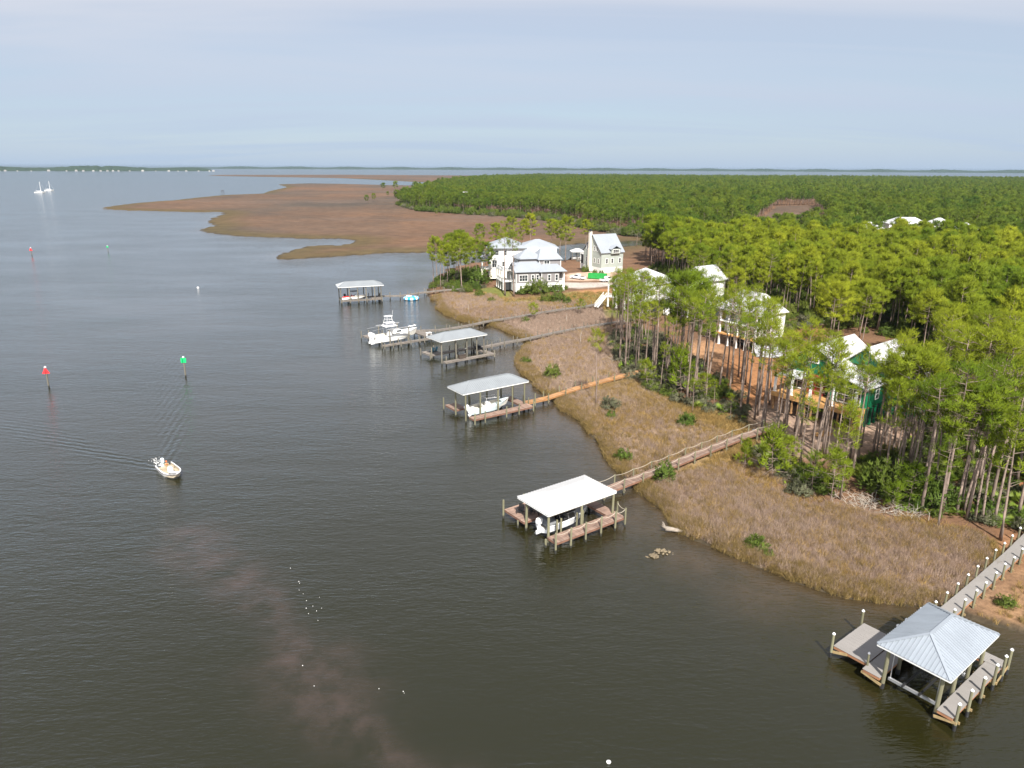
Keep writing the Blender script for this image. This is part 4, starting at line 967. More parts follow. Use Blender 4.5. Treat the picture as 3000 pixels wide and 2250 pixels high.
# ---- channel markers
def marker(name, label, p, h, kind, s, rz):
    t = thing(name, label, 'channel marker', (p[0], p[1], 0), rz, 'channel markers in the bay')
    o = link('piling', PILE['piling_grey'], t, (0, 0, -1.2)); o.scale = (.14 * s, .14 * s, h + 1.0)
    c = MB(); c.lathe([(.2*s, 0), (.2*s, .1*s), (.08*s, .25*s)], (0, 0, h - .2), 10); c.build('light', M['cap'], t)
    for sg in (0, math.pi * .5):
        b = MB(); w = .62 * s; z1 = h - .22; z0 = z1 - 1.05 * s; y = -.17 * s
        if kind == 'tri': pr_ = [(-w, z0), (w, z0), (.08, z1), (-.08, z1)]
        else: pr_ = [(-w * .78, z0 + .1), (w * .78, z0 + .1), (w * .78, z1), (-w * .78, z1)]
        b.add([(x, y, z) for x, z in pr_] + [(x, y + .03, z) for x, z in pr_], [(0, 1, 2, 3), (7, 6, 5, 4)] + [(i, (i+1) % 4, (i+1) % 4 + 4, i + 4) for i in range(4)])
        q = b.build('day_board', M['red_s'] if kind == 'tri' else M['green_s'], t); q.rotation_euler = (0, 0, -sg)
    return t
marker('channel_marker', 'near channel marker with red triangular board', (-87.0, 127.3), 4.1, 'tri', 1.05, R(20))
marker('channel_marker', 'near channel marker with green square board', (-64.7, 135.0), 4.1, 'sq', 1.05, R(10))
marker('channel_marker', 'distant channel marker with red triangular board', (-222.3, 331.1), 3.6, 'tri', 1.15, R(20))
marker('channel_marker', 'distant channel marker with green square board', (-195.1, 345.9), 3.1, 'sq', .85, R(20))

# ---- osprey platforms
def platform(label, p, h, legs, s, m):
    t = thing('nesting_platform', label, 'nest platform', (p[0], p[1], 0.2), 0)
    b = MB(); b.box((-s, -s, h), (s, s, h + .3)); b.build('platform', m, t)
    if legs == 1:
        b = MB(); b.tube([(0, 0, 0), (0, 0, h)], [.22, .16], 8); b.build('pole', M['piling_grey'], t)
        n = MB(); n.lathe([(s * .6, 0), (s * .9, .4), (s * .7, .6)], (0, 0, h + .3), 10); n.build('nest', M['piling_grey'], t)
    else:
        for x in (-1, 1):
            for y in (-1, 1):
                b = MB(); b.tube([(x * s * 1.0, y * s, -.5), (x * s * .8, y * s * .8, h)], .16, 6); b.build('leg', M['wood_dark'], t)
        b = MB(); b.box((-s, -s, h + .9), (s, s, h + 1.1)); b.build('roof', M['wood_dark'], t)
        for x in (-1, 1):
            for y in (-1, 1):
                b = MB(); b.tube([(x * s * .85, y * s * .85, h + .3), (x * s * .85, y * s * .85, h + .9)], .1, 5); b.build('post', M['wood_dark'], t)
platform('dark lookout platform on legs at the far edge of the brown marsh', (-419.5, 1062), 5.2, 4, 1.7, M['wood_dark'])
platform('white nesting platform on a tall pole at the forest edge', (-47, 725), 16.0, 1, 2.3, M['white'])

# ---- inflatable water trampoline
tr = thing('water_trampoline', 'blue and white striped round inflatable trampoline by the far boardwalk', 'trampoline', (-31.85, 221.7, 0))
M['blue_v'] = mat('blue_vinyl', (0.03, 0.33, 0.62), 0.35, var=0.05); M['white_v'] = mat('white_vinyl', (0.8, 0.8, 0.8), 0.35, var=0.03)
for k in range(16):
    b = MB(); a0, a1 = 2*math.pi*k/16, 2*math.pi*(k+1)/16
    b.tube([(2.05*math.cos(a), 2.05*math.sin(a), .42) for a in np.linspace(a0, a1, 4)], .44, 10)
    b.build('tube_segment', M['blue_v'] if k % 2 else M['white_v'], tr, smooth=True)
b = MB(); b.lathe([(1.75, 0), (1.75, .03)], (0, 0, .70), 28); b.build('jump_mat', M['blue_v'], tr)
b = MB(); b.tube([(-.9 + 1.1*math.cos(a)*.6, .95 + 1.0*math.sin(a)*.35, .98) for a in np.linspace(0, 2*math.pi, 17)], .17, 7); b.build('step_ring', M['white_v'], tr)

# ---- chairs
def deck_chair(p, rz, label, m, z, group):
    t = thing('adirondack_chair', label, 'chair', (p[0], p[1], z), rz, group)
    s = MB(); s.add([(.35, -.3, .36), (.35, .3, .36), (-.25, .3, .22), (-.25, -.3, .22), (.35, -.3, .33), (.35, .3, .33), (-.25, .3, .19), (-.25, -.3, .19)], [(0, 1, 2, 3), (7, 6, 5, 4), (0, 4, 5, 1), (1, 5, 6, 2), (2, 6, 7, 3), (3, 7, 4, 0)]); s.build('seat', m, t)
    for k in range(5):
        y = -.26 + .13 * k; h = .95 + .08 * (1 - abs(k - 2) / 2)
        b = MB(); b.obox((-.22, y, .2), (-.55, y, h), .11, .025); b.build('back_slat', m, t)
    for y in (-.36, .36):
        a = MB(); a.box((-.42, y - .06, .55), (.38, y + .06, .58)); a.build('armrest', m, t)
        l = MB(); l.box((.28, y - .03, 0), (.36, y + .03, .55)); l.build('leg', m, t)
        l = MB(); l.obox((-.55, y, .02), (.3, y, .33), .03, .09); l.build('leg', m, t)
    return t
g4, g2 = 'blue chairs on the boathouse deck', 'black chairs on the white roofed boathouse deck'
deck_chair(f4(2.3, 4.6), R(A4 + 200), 'left blue adirondack chair on the grey roofed boathouse deck', M['teal'], 1.105, g4)
deck_chair(f4(3.3, 4.9), R(A4 + 190), 'right blue adirondack chair on the grey roofed boathouse deck', M['teal'], 1.105, g4)
deck_chair(f2(1.0, 3.6), R(A2_ + 215), 'black slatted chair nearest the open water on the rope dock', M['black'], 1.105, g2)
deck_chair(f2(2.0, 3.0), R(A2_ + 195), 'middle black slatted chair on the rope dock', M['black'], 1.105, g2)
deck_chair(f2(2.7, 2.2), R(A2_ + 180), 'black slatted chair beside the white roof post', M['black'], 1.105, g2)
t = thing('storage_bench', 'dark box bench on the finger pier of the boathouse with chairs', 'bench', f4(4.8, -3.6, 1.105), R(A4))
b = MB(); b.box((-.8, -.3, 0), (.8, .3, .75)); b.build('box', M['wood_dark'], t); b = MB(); b.box((-.84, -.34, .752), (.84, .34, .80)); b.build('lid', M['wood_dark'], t)
t = thing('kayak_rack', 'dark kayaks stacked on the inner deck of the boathouse with chairs', 'kayak rack', f4(12.2, 1.2, 1.085), R(A4 + 80))
for k, (y, z) in enumerate(((-.4, .35), (.35, .35), (0, .8))):
    b = MB(); loft(b, [(-1.6, z, z + .12, .04), (-.9, z - .08, z + .2, .3), (.9, z - .08, z + .2, .3), (1.6, z, z + .12, .04)]); b.build('kayak', M['black'], t, (0, y, 0))
b = MB(); b.box((-.9, -.75, 0), (-.8, .75, .25)); b.build('rack', M['deck_grey'], t)
b = MB(); b.box((.8, -.75, 0), (.9, .75, .25)); b.build('rack', M['deck_grey'], t)

# ---- bright kayak at the landward end of the rope boardwalk
ky = thing('kayak', 'bright blue kayak lying at the landward end of the rope boardwalk', 'kayak', (38.6, 103.6, gz(38.6, 103.6) + .25), R(32))
b = MB(); loft(b, [(-2.2, .18, .30, .03), (-1.3, .02, .36, .33), (0, 0, .34, .38), (1.3, .02, .36, .33), (2.2, .18, .30, .03)]); b.build('hull', mat('blue_kayak_plastic', (.02, .35, .60), .3, var=.08), ky)
b = MB(); loft(b, [(-.5, .342, .37, .2), (.5, .342, .37, .2)]); b.build('cockpit', M['black'], ky)

# ---- floats, gulls' foam, oysters, driftwood
def buoy(p, r, label):
    t = thing('mooring_buoy', label, 'buoy', (p[0], p[1], 0)); b = MB(); b.lathe([(r*.3, -r*.6), (r*.8, -r*.3), (r, .05), (r*.85, r*.45), (r*.4, r*.75)], (0, 0, 0), 12); b.build('float', M['cap'], t, smooth=True)
    b = MB(); b.tube([(0, 0, r * .7), (0, 0, r * 1.1)], r * .15, 6); b.build('eye', M['alu'], t)
buoy(at(580, 843, 0), .4, 'small white buoy floating in open water beyond the boathouses')
buoy(at(1783, 2233, 0), .17, 'small white float near the bottom edge of the water')
fl = MB(); rs_ = random.Random(8)
for (px, py) in [(877,1704),(880,1709),(879,1729),(885,1740),(916,1776),(904,1798),(899,1782),(934,1818),(945,1782),(1182,2026),(1185,2031),(888,1950),(923,2010),(1111,2018),(852,1665),(898,1760),(925,1790),(938,1750)]:
    p = at(px + rs_.uniform(-3, 3), py, 0); r_ = rs_.uniform(.014, .042)
    fl.lathe([(r_, -.01), (r_ * .9, .03), (r_ * .3, .05)], (p.x, p.y, 0), 6)
tag(fl.build('floating_foam', M['cap']), 'white specks of foam floating on the dark water', 'foam', kind='stuff')
M['oyster'] = mat('oyster_shell', (0.19, 0.15, 0.095), .9, var=.4, scale=6, bump=.4)
def shell_pile(p, s, label, seed):
    rs = random.Random(seed); t = thing('oyster_rock', label, 'oyster rock', (p.x, p.y, 0)); b = MB()
    for k in range(60):
        x, y = rs.gauss(0, s * .5), rs.gauss(0, s * .3); z = .16 - .12 * (x*x + y*y) / s**2; r_ = rs.uniform(.08, .2)
        vs_ = [(x + r_*math.cos(a)*rs.uniform(.6, 1.1), y + r_*math.sin(a)*rs.uniform(.6, 1.1), z + rs.uniform(-.08, .02)) for a in (0, 1.2, 2.5, 3.7, 5.0)]
        b.add(vs_ + [(x, y, z + r_ * rs.uniform(.3, .8)), (x, y, z - .2)], [(i, (i+1) % 5, 5) for i in range(5)] + [((i+1) % 5, i, 6) for i in range(5)])
    o = b.build('shells', M['oyster'], t); o['kind'] = 'stuff'
shell_pile(Vector((15.27, 67.7, 0)), .65, 'smaller, left heap of oyster shells breaking the water', 1)
shell_pile(Vector((16.5, 68.6, 0)), .85, 'larger, right heap of oyster shells breaking the water', 2)
M['drift'] = mat('bleached_driftwood', (0.30, 0.255, 0.21), .9, var=.25, scale=3, stretch=(1, 6, 6), bump=.4)
lg = thing('driftwood_log', 'bleached driftwood log with splayed roots at the near marsh edge', 'log', (17.7, 73.1, .18), R(-14))
b = MB(); b.tube([(0, 0, .25), (.8, .05, .22), (1.8, 0, .15), (2.9, -.1, .06)], [.30, .25, .18, .06], 9); b.build('trunk', M['drift'], lg, smooth=True)
rs_ = random.Random(6)
for k in range(9):
    a = rs_.uniform(-1.5, 1.5); l = rs_.uniform(.5, 1.1); e = rs_.uniform(-.2, 1.2)
    b = MB(); b.tube([(.1, 0, .25), (-.25*l, l*.5*math.sin(a), .3 + l*.4*e), (-.45*l, l*math.sin(a), .3 + l*.8*e)], [.10, .06, .02], 6); b.build('root', M['drift'], lg)
# ================================================================== HOUSES AND VEHICLES
def siding(name, col, pitch=0.2, rough=.7, var=.06):
    m = mat(name, col, rough, var=var, scale=.5, dirt=(tuple(c * .8 for c in col), .6, .35)); t = m.node_tree; N = t.nodes.new; L = t.links.new
    g = N('ShaderNodeTexCoord'); s = N('ShaderNodeSeparateXYZ'); L(g.outputs['Object'], s.inputs[0])
    f = N('ShaderNodeMath'); f.operation = 'MULTIPLY'; f.inputs[1].default_value = 1 / pitch; L(s.outputs[2], f.inputs[0])
    fr_ = N('ShaderNodeMath'); fr_.operation = 'FRACT'; L(f.outputs[0], fr_.inputs[0])
    b = N('ShaderNodeBump'); b.inputs['Strength'].default_value = .7; b.inputs['Distance'].default_value = .03; b.invert = True
    L(fr_.outputs[0], b.inputs['Height']); L(b.outputs[0], t.nodes['Principled BSDF'].inputs['Normal']); return m
M['grey_side'] = siding('grey_lap_siding', (0.235, 0.22, 0.22)); M['white_side'] = siding('white_lap_siding', (0.78, 0.78, 0.76)); M['sage_side'] = siding('pale_sage_siding', (0.36, 0.395, 0.36))
M['cream'] = mat('cream_stucco', (0.80, 0.76, 0.66), .8, var=.04)
M['green_wrap'] = mat('green_sheathing', (0.0, 0.135, 0.055), .6, var=.25, scale=.8, dirt=((0.02, 0.19, 0.09), .5, .6))
M['red_wrap'] = mat('red_sheathing', (0.30, 0.02, 0.025), .6, var=.15)
M['lumber'] = mat('raw_lumber', (0.46, 0.25, 0.09), .85, var=.25, scale=2)
M['lumber_dark'] = mat('shaded_lumber_pile', (0.30, 0.17, 0.075), .85, var=.3, scale=2)
M['house_roof'] = mat('pale_standing_seam', (0.30, 0.325, 0.36), .45, metal=.1, var=.05, scale=.3)
M['roof_white'] = mat('white_roof_sheet', (0.50, 0.50, 0.51), .5, var=.06, scale=.4, dirt=((0.45, .45, .46), .4, .5))
M['win'] = mat('window_glass', (0.035, 0.04, 0.045), .06, var=.2, spec=.8)
M['tire'] = mat('tyre_rubber', (0.02, 0.02, 0.02), .8, var=.1)
M['car_white'] = mat('white_car_paint', (0.80, 0.80, 0.80), .2, var=.02)
M['dump_green'] = mat('green_dumpster_paint', (0.02, 0.30, 0.06), .5, var=.15, scale=1)
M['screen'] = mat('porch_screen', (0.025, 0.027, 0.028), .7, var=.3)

def block(p, x0, x1, y0, y1, z0, z1, m, name='wall'):
    b = MB(); b.box((x0, y0, z0), (x1, y1, z1)); return b.build(name, m, p)
def window(p, face, a, z, c, w, h, bars=1, m='white', hb=1):
    """a window of width w, height h centred at a along the wall, sill at z; c = wall plane"""
    t = .09
    def P(u, v, d):      # u along wall, v up, d outward
        if face == 'front': return (a + u, c - d, z + v)
        if face == 'left': return (c - d, a - u, z + v)
        if face == 'right': return (c + d, a + u, z + v)
        return (a - u, c + d, z + v)
    def bar(u0, u1, v0, v1, d0, d1, mb):
        mb.add([P(u0, v0, d0), P(u1, v0, d0), P(u1, v1, d0), P(u0, v1, d0), P(u0, v0, d1), P(u1, v0, d1), P(u1, v1, d1), P(u0, v1, d1)],
               [(0, 3, 2, 1), (4, 5, 6, 7), (0, 1, 5, 4), (1, 2, 6, 5), (2, 3, 7, 6), (3, 0, 4, 7)])
    g = MB(); bar(-w/2 + .02, w/2 - .02, .02, h - .02, -.05, .015, g); o = g.build('window', M['win'], p)
    f = MB(); k = .13
    bar(-w/2 - k, -w/2 + .03, -k, h + k, -.04, t, f); bar(w/2 - .03, w/2 + k, -k, h + k, -.04, t, f)
    bar(-w/2 + .03, w/2 - .03, h - .03, h + k, -.04, t, f); bar(-w/2 + .03, w/2 - .03, -k, .03, -.04, t, f)
    for i in range(1, bars): u = -w/2 + w * i / bars; bar(u - .04, u + .04, .03, h - .03, .016, t - .02, f)
    for i in range(1, hb + 1): v = h * i / (hb + 1); bar(-w/2 + .03, w/2 - .03, v - .025, v + .025, .016, t - .03, f)
    f.build('frame', M[m], o); return o
def roof(p, x0, x1, y0, y1, z, rise, m, axis='x', ins=None, name='roof', gable_mat=None, ov=.5, th=.16, seams=True):
    """hip (ins given) or gable (ins=0) roof over a rectangle, eaves overhang by ov"""
    x0 -= ov; x1 += ov; y0 -= ov; y1 += ov
    if axis == 'x': ym = (y0 + y1) / 2; i = min(ins if ins is not None else (y1 - y0) / 2, (x1 - x0) / 2 - .05); E_, F_ = (x0 + i, ym, z + rise), (x1 - i, ym, z + rise)
    else: xm = (x0 + x1) / 2; i = min(ins if ins is not None else (x1 - x0) / 2, (y1 - y0) / 2 - .05); E_, F_ = (xm, y0 + i, z + rise), (xm, y1 - i, z + rise)
    A, B, C, D = (x0, y0, z), (x1, y0, z), (x1, y1, z), (x0, y1, z)
    fs = [(0, 1, 5, 4), (1, 2, 5), (2, 3, 4, 5), (3, 0, 4)] if axis == 'x' else [(0, 1, 4), (1, 2, 5, 4), (2, 3, 5), (3, 0, 4, 5)]
    P = [A, B, C, D, E_, F_]; b = MB()
    if ins == 0:
        keep = [f for f in fs if len(f) == 4]
        b.add(P + [(q[0], q[1], q[2] - th) for q in P], keep + [tuple(j + 6 for j in f)[::-1] for f in keep] + ([(0, 6, 10, 4), (4, 10, 9, 3), (1, 5, 11, 7), (5, 2, 8, 11), (0, 1, 7, 6), (2, 3, 9, 8)] if axis == 'x' else [(0, 4, 10, 6), (4, 1, 7, 10), (2, 5, 11, 8), (5, 3, 9, 11), (1, 2, 8, 7), (3, 0, 6, 9)]))
    else:
        b.add(P + [(q[0], q[1], q[2] - th) for q in P], fs + [tuple(j + 6 for j in f)[::-1] for f in fs] + [(j, j + 6, (j+1) % 4 + 6, (j+1) % 4) for j in range(4)])
    o = b.build(name, m, p)
    if seams:      # raised standing seams running down the long slopes
        s = MB(); n = int((x1 - x0 if axis == 'x' else y1 - y0) / .45); 
        for k in range(1, n):
            for sg in (0, 1):
                if axis == 'x':
                    x = x0 + (x1 - x0) * k / n; f = max(0, min(1, (x - x0) / max(i, .01), (x1 - x) / max(i, .01))) if i else 1
                    ye = y0 if sg == 0 else y1; q0 = Vector((x, ye, z + .01)); q1 = Vector((x, ye + ((y0 + y1) / 2 - ye) * f, z + rise * f + .01))
                else:
                    y = y0 + (y1 - y0) * k / n; f = max(0, min(1, (y - y0) / max(i, .01), (y1 - y) / max(i, .01))) if i else 1
                    xe = x0 if sg == 0 else x1; q0 = Vector((xe, y, z + .01)); q1 = Vector((xe + ((x0 + x1) / 2 - xe) * f, y, z + rise * f + .01))
                if (q1 - q0).length > .3: s.obox(q0, q1, .05, .06)
        if s.v: q = s.build('seams', m, o); q['kind'] = 'stuff'
    if gable_mat:
        if axis == 'x':
            for x, d in ((x0 + ov, .12), (x1 - ov - .12, .12)): g = MB(); g.add([(x, y0 + ov, z - .05), (x, y1 - ov, z - .05), (x, (y0+y1)/2, z + rise * .93), (x + d, y0 + ov, z - .05), (x + d, y1 - ov, z - .05), (x + d, (y0+y1)/2, z + rise * .93)], [(0, 2, 1), (3, 4, 5), (0, 1, 4, 3), (1, 2, 5, 4), (2, 0, 3, 5)]); g.build('gable', gable_mat, p)
        else:
            for y, d in ((y0 + ov, .12), (y1 - ov - .12, .12)): g = MB(); g.add([(x0 + ov, y, z - .05), (x1 - ov, y, z - .05), ((x0+x1)/2, y, z + rise * .93), (x0 + ov, y + d, z - .05), (x1 - ov, y + d, z - .05), ((x0+x1)/2, y + d, z + rise * .93)], [(0, 1, 2), (3, 5, 4), (0, 3, 4, 1), (1, 4, 5, 2), (2, 5, 3, 0)]); g.build('gable', gable_mat, p)
    return o
def column(p, x, y, z0, z1, w=.3, m='white', name='column'):
    b = MB(); b.box((x - w/2, y - w/2, z0), (x + w/2, y + w/2, z1)); b.box((x - w*.7, y - w*.7, z0), (x + w*.7, y + w*.7, z0 + .2)); b.box((x - w*.7, y - w*.7, z1 - .2), (x + w*.7, y + w*.7, z1 - .01)); return b.build(name, M[m], p)
def railing(p, a, b, z, h=1.0, m='white', gap=.28):
    mb = MB(); a, b = Vector((*a, z)), Vector((*b, z)); n = max(2, int((b - a).length / gap))
    mb.obox(a + Vector((0, 0, h)), b + Vector((0, 0, h)), .1, .08); mb.obox(a + Vector((0, 0, .12)), b + Vector((0, 0, .12)), .07, .07)
    for k in range(n + 1): q = a.lerp(b, k / n); mb.box((q.x - .03, q.y - .03, q.z + .12), (q.x + .03, q.y + .03, q.z + h))
    o = mb.build('railing', M[m], p); o['kind'] = 'stuff'; return o
def stair(p, a, b, w, m='white', n=12):
    a, b = Vector(a), Vector(b); mb = MB(); d = (b - a); hor = Vector((d.x, d.y, 0)); s = Vector((-hor.y, hor.x, 0)).normalized() * w / 2
    for k in range(n):
        q = a + d * ((k + .5) / n); mb.obox(q - s, q + s, hor.length / n * .95, .06)
    for sg in (-1, 1):
        mb.obox(a + s * sg, b + s * sg, .08, .3); mb.obox(a + s * sg + Vector((0, 0, 1)), b + s * sg + Vector((0, 0, 1)), .08, .08)
        for k in range(n + 1): q = a + d * (k / n) + s * sg; mb.box((q.x - .03, q.y - .03, q.z), (q.x + .03, q.y + .03, q.z + 1))
    return mb.build('staircase', M[m], p)

# ---- grey house on the point
Z0 = 1.75
g = thing('house', 'grey sided house with white base and pale metal roofs behind the lawn', 'house', (1.1, 225.6, Z0), R(15.5), 'waterfront houses')
block(g, 0, 8.3, 0, 10.5, 0, 2.75, M['white_side'], 'base_wall'); block(g, 8.302, 16.2, -.7, 10.502, 0, 2.75, M['white_side'], 'base_wall')
block(g, 0, 8.3, 0, 10.5, 2.752, 6.45, M['grey_side']); block(g, 8.302, 14.3, -.7, 10.502, 2.752, 6.45, M['grey_side']); block(g, 14.302, 16.2, 1.6, 10.504, 2.752, 6.45, M['grey_side'])
block(g, 2.2, 8.6, 4.6, 11, 6.452, 10.0, M['grey_side']); block(g, 8.602, 16.0, 3.0, 11.002, 6.452, 9.85, M['grey_side'])
for x0, x1, y in ((0, 8.3, 0), (8.302, 14.3, -.7)):
    tb = MB(); tb.box((x0 - .05, y - .06, 2.55), (x1 + .05, y - .002, 2.80)); tb.box((x0 - .06, y - .05, 0), (x0 + .14, y + .12, 6.4)); tb.build('trim', M['white'], g)
tb = MB(); tb.box((8.55, 2.93, 6.5), (8.75, 2.998, 9.8)); tb.box((15.85, 2.93, 6.5), (16.05, 2.998, 9.8)); tb.build('trim', M['white'], g)
roof(g, 0, 8.6, 0, 7.6, 6.46, 2.7, M['house_roof'], 'x', 0, gable_mat=M['grey_side'])
roof(g, 8.0, 16.3, -.7, 8.5, 6.44, 2.3, M['house_roof'], 'x', 2.5)
roof(g, 2.2, 10.0, 4.6, 11.2, 10.0, 2.7, M['house_roof'], 'x'); roof(g, 8.6, 16.0, 3.0, 11.3, 9.85, 3.2, M['house_roof'], 'x', 2.2)
window(g, 'front', 2.5, 3.5, 0, 2.7, 1.9, 3); window(g, 'front', 5.6, 3.75, 0, .8, 1.6, 1); window(g, 'front', 7.2, 3.75, 0, .8, 1.6, 1)
window(g, 'front', 10.9, 3.5, -.7, .85, 1.9, 1); window(g, 'front', 13.4, 3.5, -.7, .85, 1.9, 1); window(g, 'front', 11.2, 6.95 + .55, 3.0, 1.8, 1.9, 2)
window(g, 'left', 4.0, 3.1, 0, 4.6, 2.8, 5); window(g, 'left', 7.2, 7.3, 2.2, 2.6, 2.0, 3)
for x, y in ((16.0, -.4), (16.0, .9)): column(g, x, y, 0, 6.3, .32)
block(g, 14.31, 16.15, -.68, 1.55, 2.76, 2.95, M['white'], 'porch_floor'); railing(g, (14.4, -.6), (16.0, -.6), 2.95)
block(g, -3.2, -.02, 5.0, 13.5, 2.6, 2.85, M['white'], 'porch_floor'); block(g, -3.2, 2.15, 5.0, 13.5, 6.2, 6.5, M['white'], 'balcony_floor')
for y in (5.3, 8.0, 10.7, 13.2): column(g, -2.9, y, 0, 2.6, .38); column(g, -2.9, y, 2.85, 6.2, .28)
railing(g, (-3.0, 5.2), (-3.0, 13.4), 2.85); railing(g, (-3.0, 5.2), (-3.0, 13.4), 6.5); railing(g, (-3.0, 5.2), (2.1, 5.2), 6.5)
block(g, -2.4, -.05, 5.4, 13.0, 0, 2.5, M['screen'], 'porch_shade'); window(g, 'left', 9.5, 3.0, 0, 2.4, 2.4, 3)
for k in range(3): window(g, 'front', 10.3 + 1.9 * k, .9, -.7, .8, 1.1, 1)

# ---- white three storey house behind it
w = thing('house', 'white three storey house partly hidden behind the grey house', 'house', (-8.2, 254.5, Z0), R(4), 'waterfront houses')
block(w, 0, 24, 0, 13, 0, 3.4, M['cream'], 'base_wall'); block(w, 0, 24, 0, 13.002, 3.402, 10.9, M['white_side'])
roof(w, -.6, 13, -.4, 13.4, 10.9, 3.2, M['house_roof'], 'x'); roof(w, 11, 24.5, 1, 13, 10.7, 2.6, M['house_roof'], 'x')
block(w, -2.8, -.02, .5, 7, 3.2, 3.5, M['white'], 'porch_floor'); roof(w, -2.9, 0, .4, 7.1, 7.2, .9, M['house_roof'], 'y', .6, 'porch_roof', ov=.25)
for y in (.8, 3.7, 6.7): column(w, -2.6, y, 0, 3.2, .7, 'cream' if 'cream' in M else 'white'); column(w, -2.6, y, 3.5, 7.1, .4)
railing(w, (-2.7, .6), (-2.7, 6.9), 3.5)
window(w, 'front', 1.8, 4.0, 0, 1.7, 2.6, 2); window(w, 'front', 5.0, 4.4, 0, 1.0, 1.6); window(w, 'front', 1.9, 8.3, 0, 2.8, 1.7, 2); window(w, 'front', 5.6, 8.3, 0, 1.1, 1.7, 1)
window(w, 'front', 20, 8.0, 0, 1.6, 1.7, 2); window(w, 'left', 3.5, 8.3, 0, 2.0, 1.6, 2); window(w, 'left', 3.6, 4.1, 0, 2.2, 2.6, 2)

# ---- pale green house with chimney
s = thing('house', 'pale green gabled house with tall white chimney by the creek', 'house', (30.6, 274.5, Z0), R(28), 'waterfront houses')
block(s, 0, 10, -6, 6, 0, 2.0, M['white_side'], 'base_wall'); block(s, 0, 10, -6, 6.0, 2.002, 7.6, M['sage_side'])
roof(s, 0, 10, -6, 6, 7.6, 6.4, M['house_roof'], 'x', 0, gable_mat=M['sage_side'], ov=.45)
b = MB(); b.box((-.85, .5, 0), (-.003, 2.1, 8.5)); b.box((-.75, .65, 8.502), (-.003, 1.95, 15.2)); ch = b.build('chimney', M['cream'], s)
b = MB(); b.box((-.95, .45, 15.202), (.05, 2.15, 15.45)); b.box((-.65, .85, 15.452), (-.2, 1.75, 16.0)); b.build('chimney_cap', M['dark'], ch)
block(s, 1.5, 9, 6.002, 10.5, 0, 2.0, M['white_side'], 'base_wall'); block(s, 1.5, 9, 6.002, 10.2, 2.002, 5.6, M['screen'], 'screened_porch')
for x in (1.45, 3.3, 5.2, 7.1, 8.9): column(s, x, 10.3, 2.0, 5.6, .22)
for y in (6.3, 8.2): column(s, 1.4, y, 2.0, 5.6, .22)
railing(s, (1.35, 6.2), (1.35, 10.4), 5.75); block(s, 1.3, 9.2, 6.0, 10.6, 5.602, 5.75, M['white'], 'porch_roof')
block(s, 3.5, 9.5, 6.004, 8.8, 5.76, 9.0, M['sage_side'], 'dormer'); roof(s, 3.5, 9.5, 5.0, 8.8, 9.0, 1.5, M['house_roof'], 'x', 0, 'dormer_roof')
for y, z in ((3.6, 8.2), (-1.2, 8.0), (-3.1, 8.0), (-1.5, 3.5), (-4.2, 3.5), (3.9, 3.5)): window(s, 'left', y, z, 0, .8, 1.7)
for x in (2.5, 5, 8.5): window(s, 'front', x, 3.6, -6, .9, 1.7)
block(s, 4.0, 8.0, -6.8, -6.003, 7.2, 8.9, M['sage_side'], 'bay'); window(s, 'front', 6.0, 7.5, -6.8, 2.6, 1.2, 3)
roof(s, 4.0, 8.0, -6.8, -4.5, 8.9, 1.3, M['house_roof'], 'y', 0, 'bay_roof', ov=.3)

# ---- white stilt house with carport
def stilt_frame(loc, rz, label, z=Z0): return thing('house', label, 'house', (*loc, z), R(rz), 'waterfront houses')
h5 = stilt_frame((28.6, 203.6), 40, 'white stilt house with open carport bays behind the leftmost pine stand')
Wd = 13.0
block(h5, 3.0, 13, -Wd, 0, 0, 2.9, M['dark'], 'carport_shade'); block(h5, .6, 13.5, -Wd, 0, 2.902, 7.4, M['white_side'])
for y in (-.3, -4.0, -6.6, -9.2, -12.7): column(h5, .9, y, 0, 2.9, .55)
roof(h5, 0, 13.5, -Wd, 0, 7.5, 3.6, M['roof_white'], 'y'); block(h5, -1.8, .598, -Wd, 0, 2.8, 3.0, M['white'], 'balcony_floor')
for y in (-.2, -3.4, -6.5, -9.6, -12.8): column(h5, -1.6, y, 0, 2.8, .35); column(h5, -1.6, y, 3.0, 7.2, .3)
railing(h5, (-1.7, -12.8), (-1.7, -.2), 3.0)
for y in (-1.6, -4.6, -7.8, -11): window(h5, 'left', y, 3.4, .6, 2.0, 2.5, 2)
for x in (3, 7, 11): window(h5, 'back', x, 4.0, 0, 1.4, 1.9, 2)
stair(h5, (-1.9, .7, 3.0), (-5.5, .7, 0.1), 1.2)

h6 = stilt_frame((45.2, 191.5), 36, 'white house with curved screened balcony behind the tall pines')
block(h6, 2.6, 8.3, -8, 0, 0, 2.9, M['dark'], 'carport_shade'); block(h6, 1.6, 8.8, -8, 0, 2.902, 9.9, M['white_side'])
roof(h6, 1.6, 8.8, -8, 0, 9.9, 3.4, M['roof_white'], 'x', 0, gable_mat=M['white_side'], ov=.6)
def arc(y0, y1, bulge, n=9): return [(1.6 - bulge * math.sin(math.pi * k / n) - 0.6, y0 + (y1 - y0) * k / n) for k in range(n + 1)]
for z0, z1, m_, nm, bl in ((2.7, 4.4, 'white', 'balcony_wall', 2.6), (4.402, 6.3, 'screen', 'balcony_screen', 2.5), (6.302, 6.9, 'white', 'balcony_beam', 2.6)):
    b = MB(); a_ = arc(-8, 0, bl); pts = a_ + [(1.59, 0), (1.59, -8)]
    n_ = len(pts); b.add([(x, y, z0) for x, y in pts] + [(x, y, z1) for x, y in pts], [tuple(range(n_))[::-1], tuple(range(n_, 2*n_))] + [(i, (i+1) % n_, (i+1) % n_ + n_, i + n_) for i in range(n_)]); b.build(nm, M[m_], h6)
